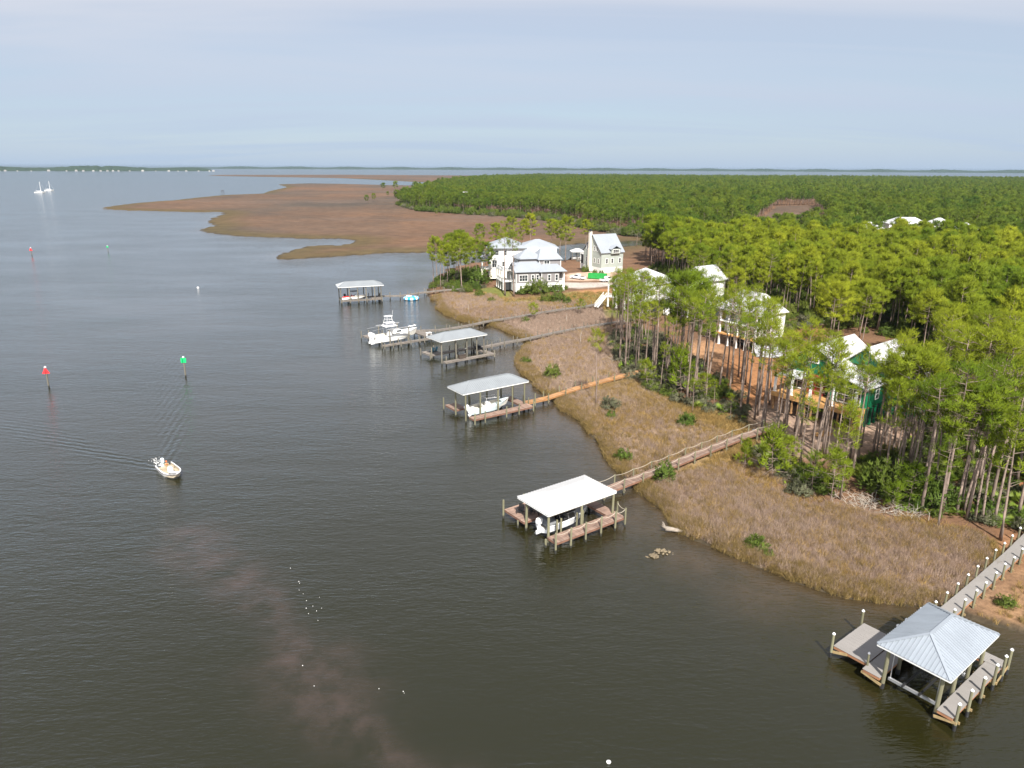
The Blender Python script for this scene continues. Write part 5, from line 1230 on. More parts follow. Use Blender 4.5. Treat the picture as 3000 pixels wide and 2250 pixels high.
for x, y in arc(-7.6, -.4, 2.75, 5): column(h6, x, y, 4.41, 6.29, .16); column(h6, x + .2, y, 0, 2.69, .3)
for y in (-1.4, -4.0, -6.6): window(h6, 'left', y, 7.3, 1.6, 1.6, 1.8, 2)
for x in (3.5, 6.5): window(h6, 'front', x, 4.0, -8, 1.2, 1.8, 2)
stair(h6, (1.0, 1.2, 2.9), (-3.6, 1.2, .1), 1.3)
block(h6, -.2, 1.5, .55, 1.9, 2.7, 2.9, M['white'], 'landing')

h7 = stilt_frame((47.0, 157.5), 31, 'large white roofed house under construction between the pine stands')
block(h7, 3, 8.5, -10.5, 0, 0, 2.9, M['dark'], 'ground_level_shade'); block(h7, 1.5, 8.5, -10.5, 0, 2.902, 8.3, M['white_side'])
roof(h7, -.6, 8.5, -10.5, 0, 8.4, 4.0, M['roof_white'], 'y', 2.5)
for y in (-.3, -2.8, -5.3, -7.8, -10.2): column(h7, -.3, y, 0, 8.2, .36)
block(h7, -.7, 1.498, -10.5, 0, 2.6, 2.9, M['lumber'], 'porch_floor'); block(h7, -.7, 1.498, -10.5, 0, 5.5, 5.7, M['white'], 'upper_porch_floor')
for y in (-1.6, -4.1, -6.6, -9.0): window(h7, 'left', y, 3.3, 1.5, 1.6, 2.0, 2); window(h7, 'left', y, 6.0, 1.5, 1.5, 1.7, 2)
for x in (3.4, 6.5): window(h7, 'front', x, 3.5, -10.5, 1.3, 1.8, 2)
ts = thing('tarpaulin', 'pale grey tarpaulin stretched over the orange dirt beside the unfinished house', 'tarpaulin', (55.5, 144.5, gz(55.5, 144.5)), R(-8))
b = MB(); n_ = 8; vv = [(x * 1.0 - 4, y * .55, .12 + 1.6 * (y / 7) ** 1.5 + .12 * math.sin(x * 1.7 + y)) for y in range(8) for x in range(9)]
b.add(vv + [(a, c, d - .04) for a, c, d in vv], [(j*9+i, j*9+i+1, (j+1)*9+i+1, (j+1)*9+i) for j in range(7) for i in range(8)] + [(72+j*9+i, 72+(j+1)*9+i, 72+(j+1)*9+i+1, 72+j*9+i+1) for j in range(7) for i in range(8)]); b.build('sheet', mat('grey_tarp', (.38, .38, .39), .7, var=.1), ts)

# ---- green sheathed house under construction
h8 = thing('house', 'unfinished house in green sheathing with white roofs and raw timber deck', 'house', (53.6, 102.6, 1.8), R(39), 'waterfront houses')
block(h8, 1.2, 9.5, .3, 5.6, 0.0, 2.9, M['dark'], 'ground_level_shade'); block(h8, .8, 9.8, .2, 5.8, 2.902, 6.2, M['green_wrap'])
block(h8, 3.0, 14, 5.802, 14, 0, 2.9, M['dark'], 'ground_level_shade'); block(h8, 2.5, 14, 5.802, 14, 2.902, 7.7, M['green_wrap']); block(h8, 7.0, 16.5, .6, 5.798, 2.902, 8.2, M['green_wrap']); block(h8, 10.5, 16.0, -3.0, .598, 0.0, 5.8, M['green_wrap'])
# lean-to over the front room
b = MB(); b.slab([(-.2, -.4, 6.25), (9.9, -.4, 6.25), (9.9, 5.9, 8.0), (-.2, 5.9, 8.0)], .16); b.build('lean_to_roof', M['roof_white'], h8)
roof(h8, 2.5, 14.5, 5.8, 14, 7.7, 3.3, M['roof_white'], 'x', 0, gable_mat=M['green_wrap'], ov=.55)
roof(h8, 6.6, 16.5, .6, 6.6, 8.2, 2.9, M['roof_white'], 'x', 0, gable_mat=M['green_wrap'], ov=.5)
roof(h8, 10.3, 16.2, -3.0, 1.2, 5.8, 1.6, M['roof_white'], 'x', 0, 'wing_roof', gable_mat=M['green_wrap'], ov=.5)
b = MB(); b.slab([(-.5, 10.2, 5.7), (4.5, 10.2, 6.3), (4.5, 14.3, 6.3), (-.5, 14.3, 5.7)], .2); b.build('porch_roof', M['roof_white'], h8)
block(h8, 1.6, 2.48, 7.4, 10.2, 3.0, 6.0, M['red_wrap'], 'stair_wall')
block(h8, -2.2, 2.49, .2, 14.0, 2.65, 2.9, M['lumber'], 'deck_floor')
b = MB(); b.box((-2.35, .1, 2.3), (-2.202, 14.1, 3.05)); b.box((-2.34, .0, 2.3), (.78, .09, 3.05)); b.build('deck_rim', M['lumber'], h8)
for y in (.4, 4.0, 7.6, 10.8, 13.7): column(h8, -2.0, y, 2.9, 5.9 if y > 9 else 6.1, .34)
for k in range(13): column(h8, -2.0, .5 + k * 1.1, 0, 2.3, .22, 'lumber_dark', 'deck_post')
for k in range(6): column(h8, -1.6 + k * .5, .25, 0, 2.3, .2, 'lumber', 'deck_post')
for k in range(5): column(h8, 1.3 + k * 1.5, .0, 0, 2.9, .26, 'green_wrap', 'stilt')
window(h8, 'left', 2.8, 3.2, .8, 3.6, 2.4, 3); window(h8, 'left', 12.4, 3.2, 2.5, 2.6, 2.4, 2); window(h8, 'left', 10.0, 8.0, 2.5, 1.6, 1.5, 2)
window(h8, 'front', 4.5, 3.9, .2, 1.0, 1.5); window(h8, 'front', 11.5, 4.0, .6, 1.4, 1.8, 2); window(h8, 'front', 13.2, 2.6, -3.0, 1.6, 2.0, 2); window(h8, 'front', 14.0, 6.6, .6, 1.3, 1.3, 2)
for x in (10.6, 13.2, 15.9): column(h8, x, -4.2, 0, 5.6, .3)
b = MB(); b.slab([(10.2, -4.6, 5.5), (16.4, -4.6, 5.5), (16.4, -3.1, 5.75), (10.2, -3.1, 5.75)], .15); b.build('porch_roof', M['roof_white'], h8)
lp = thing('lumber_stack', 'loose stack of raw boards on the sand below the timber deck', 'lumber', (47.2, 101.2, gz(47.2, 101.2)), R(25))
for k in range(9):
    b = MB(); b.box((-1.5, -.12, 0), (1.5, .12, .06)); q = b.build('board', M['lumber'], lp, ((k % 3) * .15, (k % 5) * .3 - .6, .03 + .07 * (k // 3))); q.rotation_euler = (0, 0, .08 * (k - 4))

# ---- roofs showing among the trees farther back
def far_house(px, py, zr, L_, W_, rz, label):
    p = at(px, py, zr); t = thing('house', label, 'house', (p.x, p.y, gz(p.x, p.y)), R(rz), 'white houses among the trees')
    h = zr - gz(p.x, p.y) - 3.2
    block(t, -L_/2, L_/2, -W_/2, W_/2, 0, h, M['white_side']); roof(t, -L_/2, L_/2, -W_/2, W_/2, h, 3.2, M['roof_white'], 'x', seams=False)
    for k in range(3): window(t, 'front', -L_/3 + k * L_/3, h - 2.6, -W_/2, 1.4, 1.8, 2)
    for k in range(2): window(t, 'front', -L_/4 + k * L_/2, h - 6.0, -W_/2, 1.4, 1.8, 2)
    return t
FAR_H = [(2548, 650, 14, 11, 9, 10, 'leftmost white roofed house among the trees on the far right'), (2655, 636, 15, 20, 11, -8, 'widest white roofed house among the trees on the far right'),
         (2752, 638, 14, 11, 9, 5, 'small white roof just right of the widest one in the forest'), (2830, 652, 13.5, 9, 8, 0, 'rightmost small white roof half buried in the forest')]
FAR_OBJ = [far_house(*a) for a in FAR_H]

# ---- small open boathouse on the creek behind
cb_ = thing('boathouse', 'small white hip roofed boat shelter on the creek behind the houses', 'boathouse', (26.0, 321.5, 0), R(5), 'covered boat docks along the shore')
hip_roof(cb_, 6.0, 2.6, 4.2, 5.4, 2.2, M['white_metal'], .6)
for x in (.5, 3.0, 5.5):
    for y in (-2.2, 2.2): pile(cb_, x, y, 4.1, .14, name='post', kind='piling_grey')
deck(cb_, (0, 6.4, -2.6, -1.6), 1.0, 'grey'); deck(cb_, (0, 6.4, 1.6, 2.6), 1.0, 'grey')
bc = boat_root('covered_boat', 'dark boat under the small white shelter on the creek', (26.6, 321.6), R(5), 1.0, 'boat')
hull(bc, 5.0, 2.0, .7, (M['gel'], M['cockpit'], M['hull_dark'], M['hull_dark']), floor=.35, deck_from=.7, stripe=True); ttop(bc, 1.2, 3.4, .9, .6, 1.9, M['black'])
boardwalk('boardwalk', 'short walkway from the creek bank to the small boat shelter', [(29.0, 312.0, 1.3), (29.0, 318.9, 1.0)], 1.3, 'grey', 0, .9, 3.0, kind='piling_grey')

# ---- vehicles
def wheel(p, x, y, r=.38):
    b = MB(); b.lathe([(r*.62, -.12), (r, -.11), (r, .11), (r*.62, .12)], (0, 0, 0), 16); o = b.build('wheel', M['tire'], p, (x, y, r)); o.rotation_euler = (math.pi/2, 0, 0)
    b = MB(); b.lathe([(r*.6, -.125), (r*.3, -.13), (r*.3, .13), (r*.6, .125)], (0, 0, 0), 12); b.build('rim', M['alu'], o)
def prism(p, name, m, prof, w, y0=None):
    """side profile (x, z) extruded across the vehicle"""
    n_ = len(prof); b = MB(); b.add([(x, -w, z) for x, z in prof] + [(x, w, z) for x, z in prof], [tuple(range(n_)), tuple(range(2*n_-1, n_-1, -1))] + [(i, i + n_, (i+1) % n_ + n_, (i+1) % n_) for i in range(n_)]); return b.build(name, m, p)
def pickup(p, rz, label, group='white vehicles by the houses'):
    t = thing('pickup_truck', label, 'truck', (p[0], p[1], gz(p[0], p[1])), rz, group)
    prism(t, 'body', M['car_white'], [(-2.8, .45), (2.75, .45), (2.85, .75), (2.75, 1.02), (1.35, 1.12), (-.75, 1.12), (-.78, 1.10), (-2.8, 1.12)], .95)
    prism(t, 'cab', M['car_white'], [(-.75, 1.122), (1.3, 1.122), (.65, 1.80), (-.55, 1.83)], .86); prism(t, 'cab_glass', M['glass'], [(-.70, 1.2), (1.15, 1.2), (.62, 1.70), (-.50, 1.72)], .875)
    b = MB(); b.box((-2.7, -.8, 1.122), (-.85, .8, 1.13)); b.build('bed_floor', M['dark'], t)
    for x in (-1.85, 1.75):
        for y in (-.88, .88): wheel(t, x, y)
    for y in (-.7, .7): b = MB(); b.box((2.74, y - .18, .72), (2.87, y + .18, .92)); b.build('headlight', M['alu'], t)
    b = MB(); b.box((2.8, -.9, .45), (2.95, .9, .62)); b.build('bumper', M['alu'], t); return t
pickup((23.3, 253.6), R(-38 + 180), 'white pickup truck parked on the sandy drive by the grey house')
pickup((33.2, 248.6), R(35), 'white truck half hidden by pines beside the green dumpster')
dm = thing('dumpster', 'long bright green open dumpster beside the sandy drive', 'dumpster', (30.4, 254.3, gz(30.4, 254.3)), R(-16))
b = MB(); b.box((-3.2, -1.15, .25), (3.2, 1.15, .4)); b.build('floor', M['dump_green'], dm)
for a, c in (((-3.2, -1.2, .25), (3.2, -1.12, 1.95)), ((-3.2, 1.12, .25), (3.2, 1.2, 1.95)), ((-3.28, -1.2, .25), (-3.202, 1.2, 1.95)), ((3.202, -1.2, .25), (3.28, 1.2, 1.95))): b = MB(); b.box(a, c); b.build('side_panel', M['dump_green'], dm)
for x in np.linspace(-2.9, 2.9, 8): b = MB(); b.box((x - .05, -1.30, .3), (x + .05, -1.203, 1.9)); b.build('rib', M['dump_green'], dm)
for x in (-2.6, 2.6): b = MB(); b.box((x - .15, -1.0, .0), (x + .15, 1.0, .248)); b.build('skid', M['dark'], dm)

# ---- houses strung along the far shore across the bay
rs_ = random.Random(12); _fx = [105, 118, 135, 168, 205, 252, 300, 326, 345, 372, 392, 410, 425, 440, 470, 505, 540, 575, 600, 622, 655, 684, 695]
M['far_white'] = mat('far_white_house', (0.36, 0.35, 0.33), .7, var=.3); M['far_roof'] = mat('far_house_roof', (0.30, 0.28, 0.27), .7, var=.3)
for k, x in enumerate(sorted(_fx)):
    x = x * 1.0; a = math.atan((x - 1500) / FPX / .957); rr = 5830 + 90 * (x / 700); s_ = rs_.uniform(.45, 1.0) * (1.5 if k in (5, 12) else 1)
    t = thing('shore_house', 'tiny pale house on the far left shore, %s from the left' % ORD[k], 'house', (rr * math.sin(a), rr * math.cos(a), .2), -a, 'tiny houses along the far left shore')
    w_ = 9 * s_; b = MB(); b.box((-w_, -5, 0), (w_, 5, 7 * s_)); b.build('wall', M['far_white'], t)
    b = MB(); b.add([(-w_ - 1, -6, 7*s_), (w_ + 1, -6, 7*s_), (w_ + 1, 6, 7*s_), (-w_ - 1, 6, 7*s_), (-w_*.5, 0, 10.5*s_), (w_*.5, 0, 10.5*s_)], [(0, 1, 5, 4), (1, 2, 5), (2, 3, 4, 5), (3, 0, 4), (3, 2, 1, 0)]); b.build('roof', M['far_roof'] if k % 3 else M['far_white'], t)
# ================================================================== TREES, SHRUBS, GRASS
def blades_mesh(name, P, tone, mats, extra=None, nrm=None):
    """P: (n, 3, 3) triangles; tone: (n,) brightness per blade; extra = (MB) woody part appended with material 1"""
    if nrm is not None:          # each spray is a thin two sided leaf
        ng = np.cross(P[:, 1] - P[:, 0], P[:, 2] - P[:, 0]); ng /= np.linalg.norm(ng, axis=1, keepdims=True) + 1e-9
        P = np.concatenate([P + ng[:, None] * .003, P[:, ::-1] - ng[:, None] * .003]); tone = np.concatenate([tone, tone]); nrm = np.concatenate([nrm, nrm])
    n = len(P); v = P.reshape(-1, 3); f = np.arange(3 * n).reshape(-1, 3)
    me = bpy.data.meshes.new(name)
    ev = np.array(extra.v, dtype=float).reshape(-1, 3) if extra else np.zeros((0, 3)); ef = [tuple(i + len(v) for i in q) for q in extra.f] if extra else []
    me.from_pydata(np.concatenate([v, ev]).tolist(), [], f.tolist() + ef)
    for m in mats: me.materials.append(m)
    if extra: me.polygons.foreach_set('material_index', [0] * n + [1] * len(ef))
    a = me.attributes.new('tone', 'FLOAT', 'POINT'); a.data.foreach_set('value', np.concatenate([np.repeat(tone, 3), np.ones(len(ev))]).astype(np.float32))
    me.update()
    if nrm is not None:          # sprays shade as the soft mass they form
        me.polygons.foreach_set('use_smooth', np.ones(len(me.polygons), bool))
        nl = len(me.loops); nn = np.zeros((nl, 3)); nn[:3 * n] = np.repeat(nrm / (np.linalg.norm(nrm, axis=1, keepdims=True) + 1e-9), 3, 0)
        me.normals_split_custom_set(nn.tolist())
    return me
def foliage(name, c0, c1, trans=.35, rough=.6):
    """leaf colour runs from c0 to c1 between plants; each spray also varies a little"""
    m = bpy.data.materials.new(name); m.use_nodes = True; t = m.node_tree; t.nodes.clear(); N = t.nodes.new; L = t.links.new
    oi = N('ShaderNodeObjectInfo'); mx_ = N('ShaderNodeMix'); mx_.data_type = 'RGBA'; mx_.inputs[6].default_value = rgb(*c0); mx_.inputs[7].default_value = rgb(*c1); 
    no = N('ShaderNodeTexNoise'); no.inputs['Scale'].default_value = .022; no.inputs['Detail'].default_value = 3; L(oi.outputs['Location'], no.inputs['Vector'])
    ma = N('ShaderNodeMath'); ma.operation = 'MULTIPLY_ADD'; ma.inputs[1].default_value = 2.0; ma.inputs[2].default_value = -.75; L(no.outputs[0], ma.inputs[0])
    mb_ = N('ShaderNodeMath'); mb_.operation = 'MULTIPLY_ADD'; mb_.inputs[1].default_value = .5; mb_.use_clamp = True; L(oi.outputs['Random'], mb_.inputs[0]); L(ma.outputs[0], mb_.inputs[2]); L(mb_.outputs[0], mx_.inputs[0])
    a = N('ShaderNodeAttribute'); a.attribute_name = 'tone'
    v = N('ShaderNodeVectorMath'); v.operation = 'SCALE'; L(mx_.outputs[2], v.inputs[0]); L(a.outputs['Fac'], v.inputs['Scale'])
    d = N('ShaderNodeBsdfPrincipled'); d.inputs['Roughness'].default_value = rough; d.inputs['Specular IOR Level'].default_value = .25; L(v.outputs[0], d.inputs['Base Color'])
    tr_ = N('ShaderNodeBsdfTranslucent'); L(v.outputs[0], tr_.inputs['Color'])
    ms = N('ShaderNodeMixShader'); ms.inputs[0].default_value = trans; L(d.outputs[0], ms.inputs[1]); L(tr_.outputs[0], ms.inputs[2])
    o = N('ShaderNodeOutputMaterial'); L(ms.outputs[0], o.inputs[0]); return m
M['needle'] = foliage('pine_needles', (0.150, 0.230, 0.012), (0.365, 0.400, 0.022), .5)
M['needle_far'] = foliage('pine_needles_inland', (0.075, 0.145, 0.014), (0.205, 0.260, 0.022), .5)
M['leaf'] = foliage('shrub_leaves', (0.085, 0.150, 0.020), (0.190, 0.220, 0.036), .45)
M['leaf_grey'] = foliage('grey_green_leaves', (0.13, 0.14, 0.075), (0.17, 0.16, 0.10))
M['palm'] = foliage('palmetto_fans', (0.15, 0.24, 0.028), (0.27, 0.30, 0.045), .3, .4)
M['reed'] = foliage('brown_marsh_reed', (0.40, 0.285, 0.215), (0.62, 0.480, 0.385), .45, .9)
M['straw'] = foliage('golden_grass', (0.42, 0.275, 0.085), (0.50, 0.35, 0.15), .45, .9)
M['edge_grass'] = foliage('olive_edge_grass', (0.28, 0.205, 0.070), (0.40, 0.285, 0.13), .45, .9)
M['green_grass'] = foliage('lawn_grass', (0.12, 0.15, 0.03), (0.20, 0.18, 0.06), .3, .9)
M['bark'] = mat('pine_bark', (0.235, 0.180, 0.150), .95, var=.35, scale=1.2, bump=.5, bscale=8, stretch=(3, 3, .8), spec=.1)
M['dead_wood'] = mat('grey_dead_wood', (0.40, 0.36, 0.31), .95, var=.2, scale=2, spec=.1)

def tuft_tris(rs, C, O, n, ln, wd, upb=.55, spread=1.0):
    """n blades around each centre C (m,3), leaning along O (m,3) and upward"""
    m = len(C); d = rs.normal(size=(m, n, 3)); d[..., 2] = np.abs(d[..., 2]) * .7 + upb
    d = d * spread + O[:, None, :] * .8; d /= np.linalg.norm(d, axis=-1, keepdims=True)
    l = ln * rs.uniform(.6, 1.25, (m, n, 1)); b = C[:, None, :] + rs.normal(size=(m, n, 3)) * ln * .28
    s = np.cross(d, rs.normal(size=(m, n, 3))); s /= np.linalg.norm(s, axis=-1, keepdims=True) + 1e-9
    w = wd * rs.uniform(.6, 1.3, (m, n, 1))
    P = np.stack([b - s * w / 2, b + s * w / 2, b + d * l], 2)
    return P.reshape(-1, 3, 3)
def pine(seed, h, cb, spread, limbs, n_tuft, blades, ln, wd, dome=1.0, far=False, lean=.3, rtrunk=None):
    """tapered, slightly crooked trunk with limbs (woody MB) and sprays of needles"""
    rs = np.random.RandomState(seed); wood = MB()
    ax, ay = rs.normal(0, lean, 2); ph = rs.uniform(0, 6.28); r0 = rtrunk or .0115 * h
    def axis(t): return Vector((ax * t * t + .12 * math.sin(ph + 3 * t), ay * t * t + .12 * math.cos(ph + 2.5 * t), h * t))
    ks = 4 if far else 9
    wood.tube([axis(k / ks) for k in range(ks + 1)], [r0 * (1 - .80 * (k / ks) ** 1.1) * (1.25 if k == 0 else 1) for k in range(ks + 1)], 4 if far else 7)
    C, O = [], []
    for i in range(limbs):
        t = cb + (1 - cb) * ((i + rs.uniform(0, .8)) / limbs) ** .85; t = min(t, .985); q = (t - cb) / (1 - cb)
        prof = (math.sin(math.pi * (0.16 + .80 * q)) ** .8) if dome > .5 else (1 - .75 * q)
        L_ = spread * prof * rs.uniform(.6, 1.15); a = i * 2.4 + rs.uniform(-.5, .5)
        rise = (.10 + .55 * q) * L_; b0 = axis(t); hz_ = Vector((math.cos(a), math.sin(a), 0))
        mid = b0 + hz_ * L_ * .5 + Vector((0, 0, rise * .35)); tip = b0 + hz_ * L_ + Vector((0, 0, rise))
        if not far or i % 3 == 0: wood.tube([b0, mid, tip], [max(.03, r0 * .30 * (1 - .5 * q)), max(.02, r0 * .18), .012], 3 if far else 4, cap=False)
        for j in range(n_tuft):
            u = rs.uniform(.38, 1.05) ** .75; p = b0.lerp(mid, u * 2) if u < .5 else mid.lerp(tip, (u - .5) * 2)
            sw = rs.normal(0, .16 * L_ + .12); sd = Vector((-hz_.y, hz_.x, 0))
            c = p + sd * sw + Vector((0, 0, abs(rs.normal(.05, .22)) + .05))
            C.append(c); O.append((hz_ * .6 + sd * np.sign(sw) * .5 + Vector((0, 0, .2))).normalized())
    top = axis(1)
    for j in range(max(3, n_tuft)):
        C.append(top + Vector(rs.normal(0, .35, 3)) * (.8 if not far else 1.2)); O.append(Vector((rs.normal(0, .5), rs.normal(0, .5), .8)))
    if not far:                                   # dead stubs on the bare trunk
        for j in range(int(rs.randint(4, 9))):
            t = rs.uniform(.35, cb + .05); a = rs.uniform(0, 6.28); b0 = axis(t); l = rs.uniform(.4, 1.4)
            wood.tube([b0, b0 + Vector((math.cos(a) * l, math.sin(a) * l, rs.uniform(-.15, .3)))], [.03, .01], 3, cap=False)
    C = np.array([tuple(c) for c in C]); O = np.array([tuple(o) for o in O])
    tone = np.repeat(rs.uniform(.72, 1.25, len(C)), blades) * rs.uniform(.85, 1.15, len(C) * blades)
    cc = np.array(tuple(axis(cb + (1 - cb) * .35))); sz = np.array([spread, spread, h * (1 - cb) * .7])
    nr = (C - cc) / sz * .55 + np.array([0, 0, .75]) + rs.normal(0, .28, C.shape)
    nr = np.repeat(nr, blades, 0) + rs.normal(0, .22, (len(C) * blades, 3))
    return wood, tuft_tris(rs, C, O, blades, ln, wd), tone, nr
def pine_meshes(seed, *a, needle='needle', **k):
    w, P, tone, nr = pine(seed, *a, **k)
    tm = w.mesh('pine_trunk', M['bark'], smooth=True)
    return tm, blades_mesh('pine_crown', P, tone, [M[needle]], nrm=nr)
# (height, crown start, spread, limbs, sprays per limb, blades, blade length, blade width)
TALL = [(h,) + pine_meshes(100 + i, h, cb, sp, nl, nt, 11, .56, .060, dome=dm) for i, (h, cb, sp, nl, nt, dm) in enumerate([
    (16, .72, 2.3, 15, 5, 1), (17, .75, 2.6, 15, 6, 1), (15, .68, 2.0, 16, 5, 1), (18, .77, 2.7, 15, 6, 1), (14, .70, 1.9, 14, 5, 1), (16, .80, 2.0, 11, 5, 1), (17, .70, 2.3, 17, 5, 1), (13, .62, 1.9, 15, 4, 1)])]
DOMED = [(h,) + pine_meshes(200 + i, h, cb, sp, nl, nt + 2, 20, .62, .08, dome=1) for i, (h, cb, sp, nl, nt) in enumerate([(14, .56, 3.9, 26, 10), (13, .52, 3.6, 26, 9), (15, .60, 4.1, 26, 10), (12.5, .5, 3.4, 24, 9)])]
FULL = [(h,) + pine_meshes(250 + i, h, cb, sp, nl, nt, 20, .60, .075, dome=1) for i, (h, cb, sp, nl, nt) in enumerate([(15, .46, 3.3, 26, 10), (14, .50, 3.6, 26, 10), (16, .54, 3.2, 26, 10)])]
SLIM = [(h,) + pine_meshes(300 + i, h, cb, sp, nl, nt, 12, .48, .055, dome=dm) for i, (h, cb, sp, nl, nt, dm) in enumerate([(12, .74, 1.5, 14, 5, 1), (10, .66, 1.4, 14, 5, 1), (14, .80, 1.6, 12, 5, 1), (9, .55, 1.5, 16, 5, 0)])]
LANKY = [(h,) + pine_meshes(350 + i, h, cb, sp, nl, nt, 12, .56, .062, dome=1) for i, (h, cb, sp, nl, nt) in enumerate([(17, .82, 2.2, 12, 6), (18, .80, 2.4, 13, 6), (16, .84, 2.0, 11, 6)])]
YOUNG = [(h,) + pine_meshes(400 + i, h, cb, sp, nl, nt - 1, 12, .42, .06, dome=dm, lean=.15) for i, (h, cb, sp, nl, nt, dm) in enumerate([(6, .42, 1.7, 18, 7, 1), (4.5, .35, 1.5, 16, 7, 1), (3, .15, 1.1, 14, 6, 0)])]
def far_tree(seed, h, cb, sp, nl, nt, bl, ln, wd, needle):
    w, P, tone, nr = pine(seed, h, cb, sp, nl, nt, bl, ln, wd, far=True)
    return blades_mesh('pine_form', P, tone, [M[needle], M['bark']], extra=w, nrm=nr)
MIDN = [far_tree(520 + i, *a, 'needle') for i, a in enumerate([(14, .60, 3.3, 20, 7, 16, .70, .12), (13, .56, 3.0, 20, 7, 16, .70, .12), (15, .66, 3.0, 18, 7, 16, .70, .12), (12, .5, 3.3, 20, 7, 16, .70, .12), (16, .72, 2.6, 16, 7, 16, .70, .12)])]
MID = [far_tree(500 + i, *a, 'needle_far') for i, a in enumerate([(14, .58, 3.4, 18, 5, 12, .85, .20), (13, .55, 3.1, 18, 5, 12, .85, .20), (15, .62, 3.0, 16, 5, 12, .85, .20), (12, .5, 3.3, 18, 5, 12, .85, .20)])]
FARF = [far_tree(550 + i, *a, 'needle_far') for i, a in enumerate([(14, .5, 3.4, 10, 3, 9, 1.3, .48), (12.5, .45, 3.2, 10, 3, 9, 1.3, .48), (15, .55, 3.0, 9, 3, 9, 1.3, .48)])]

def bush_mesh(seed, r, h, n, ln, wd, m, name='shrub_leaves', woody=True, upb=.3):
    rs = np.random.RandomState(seed); th = rs.uniform(0, 6.28, n); u = rs.uniform(0, 1, n) ** .45; ph = rs.uniform(0, 1, n)
    lob = 1 + .28 * np.sin(3 * th + seed) * np.sin(5 * th + 2 * seed)
    C = np.stack([r * u * np.cos(th) * lob * np.sqrt(1 - ph ** 2 * .7), r * u * np.sin(th) * lob * np.sqrt(1 - ph ** 2 * .7), h * (.12 + .85 * ph * (.75 + .3 * np.sin(4 * th + seed)))], 1)
    O = C - np.array([0, 0, h * .3]); O /= np.linalg.norm(O, axis=1, keepdims=True) + 1e-6
    P = tuft_tris(rs, C, O, 7, ln, wd, upb); tone = np.repeat(rs.uniform(.7, 1.3, n), 7)
    w = MB()
    if woody:
        for k in range(6): a = rs.uniform(0, 6.28); w.tube([(0, 0, 0), (r*.3*math.cos(a), r*.3*math.sin(a), h*.4), (r*.6*math.cos(a), r*.6*math.sin(a), h*.75)], [.04, .03, .01], 4, cap=False)
    nr = np.repeat(O * .7 + np.array([0, 0, .7]) + rs.normal(0, .3, O.shape), 7, 0)
    return P, tone, w, nr
def bush_form(seed, r, h, n, ln, wd, m):
    P, tone, w, nr = bush_mesh(seed, r, h, n, ln, wd, m); return blades_mesh('shrub_form', P, tone, [M[m], M['bark']], extra=w, nrm=nr)
BUSH = [bush_form(600 + i, r, h, n, .34, .13, m) for i, (r, h, n, m) in enumerate([(1.2, 1.7, 130, 'leaf'), (1.5, 2.2, 170, 'leaf'), (1.0, 1.2, 90, 'leaf_grey'), (1.3, 1.5, 110, 'leaf_grey'), (1.6, 2.6, 190, 'leaf')])]
def palmetto_form(seed, fans, R_):
    rs = np.random.RandomState(seed); T, tone = [], []
    for k in range(fans):
        a = rs.uniform(0, 6.28); el = rs.uniform(.35, 1.25); l = R_ * rs.uniform(.6, 1.1)
        d = np.array([math.cos(a) * math.cos(el), math.sin(a) * math.cos(el), math.sin(el)]); c = d * l * .65 + np.array([rs.normal(0, .3), rs.normal(0, .3), .05])
        s = np.cross(d, [0, 0, 1]); s /= np.linalg.norm(s); up_ = np.cross(s, d); tn = rs.uniform(.75, 1.3)
        base = np.array([c[0] * .15, c[1] * .15, 0]); T.append([base - s * .015, base + s * .015, c]); tone.append(tn)
        for j in range(11):
            b = (j - 5) / 5 * 1.35; q = d * math.cos(b) + s * math.sin(b) - up_ * .25 * abs(b) / 1.35; tip = c + q * l * .55
            e = np.cross(q, up_); e /= np.linalg.norm(e); mid_ = c + q * l * .25
            T.append([c, mid_ + e * .035 * R_, tip]); T.append([c, tip, mid_ - e * .035 * R_]); tone += [tn, tn]
    return np.array(T), np.array(tone)
PALM = [blades_mesh('palmetto_form', *palmetto_form(700 + i, n, r), [M['palm']]) for i, (n, r) in enumerate([(22, 1.3), (28, 1.6), (16, 1.1)])]
def grass_form(seed, n, r, h, w, m, lean=.35):
    rs = np.random.RandomState(seed); a = rs.uniform(0, 6.28, n); q = r * np.sqrt(rs.uniform(0, 1, n)); b = np.stack([q * np.cos(a), q * np.sin(a), np.zeros(n)], 1)
    d = np.stack([rs.normal(.12, lean, n), rs.normal(.05, lean, n), np.ones(n)], 1); hh = h * rs.uniform(.55, 1.15, (n, 1)); s = np.stack([np.cos(a + 1.2), np.sin(a + 1.2), 0 * a], 1) * w * rs.uniform(.6, 1.4, (n, 1))
    mid = b + d * np.array([.4, .4, .55]) * hh; tip = b + d * np.array([1, 1, .95]) * hh
    P = np.concatenate([np.stack([b - s, b + s, mid + s * .7], 1), np.stack([b - s, mid + s * .7, mid - s * .7], 1), np.stack([mid - s * .7, mid + s * .7, tip], 1)])
    tn = rs.uniform(.65, 1.3, n); nr = np.tile(np.array([0, 0, 1.0]) + rs.normal(0, .35, (n, 3)), (3, 1)); return blades_mesh('grass_form', P, np.concatenate([tn, tn, tn]), [M[m]], nrm=nr)
REED = [grass_form(800 + i, 34, .40, .85, .013, 'reed', .28) for i in range(4)]; STRAW_G = [grass_form(810 + i, 30, .42, .8, .017, 'straw', .45) for i in range(3)]
EDGE_G = [grass_form(820 + i, 34, .4, .9, .016, 'edge_grass', .4) for i in range(3)]; LAWN_G = [grass_form(830 + i, 24, .45, .22, .02, 'green_grass', .6) for i in range(2)]
REED_BIG = [grass_form(840 + i, 26, 1.6, 1.1, .07, 'reed') for i in range(3)]

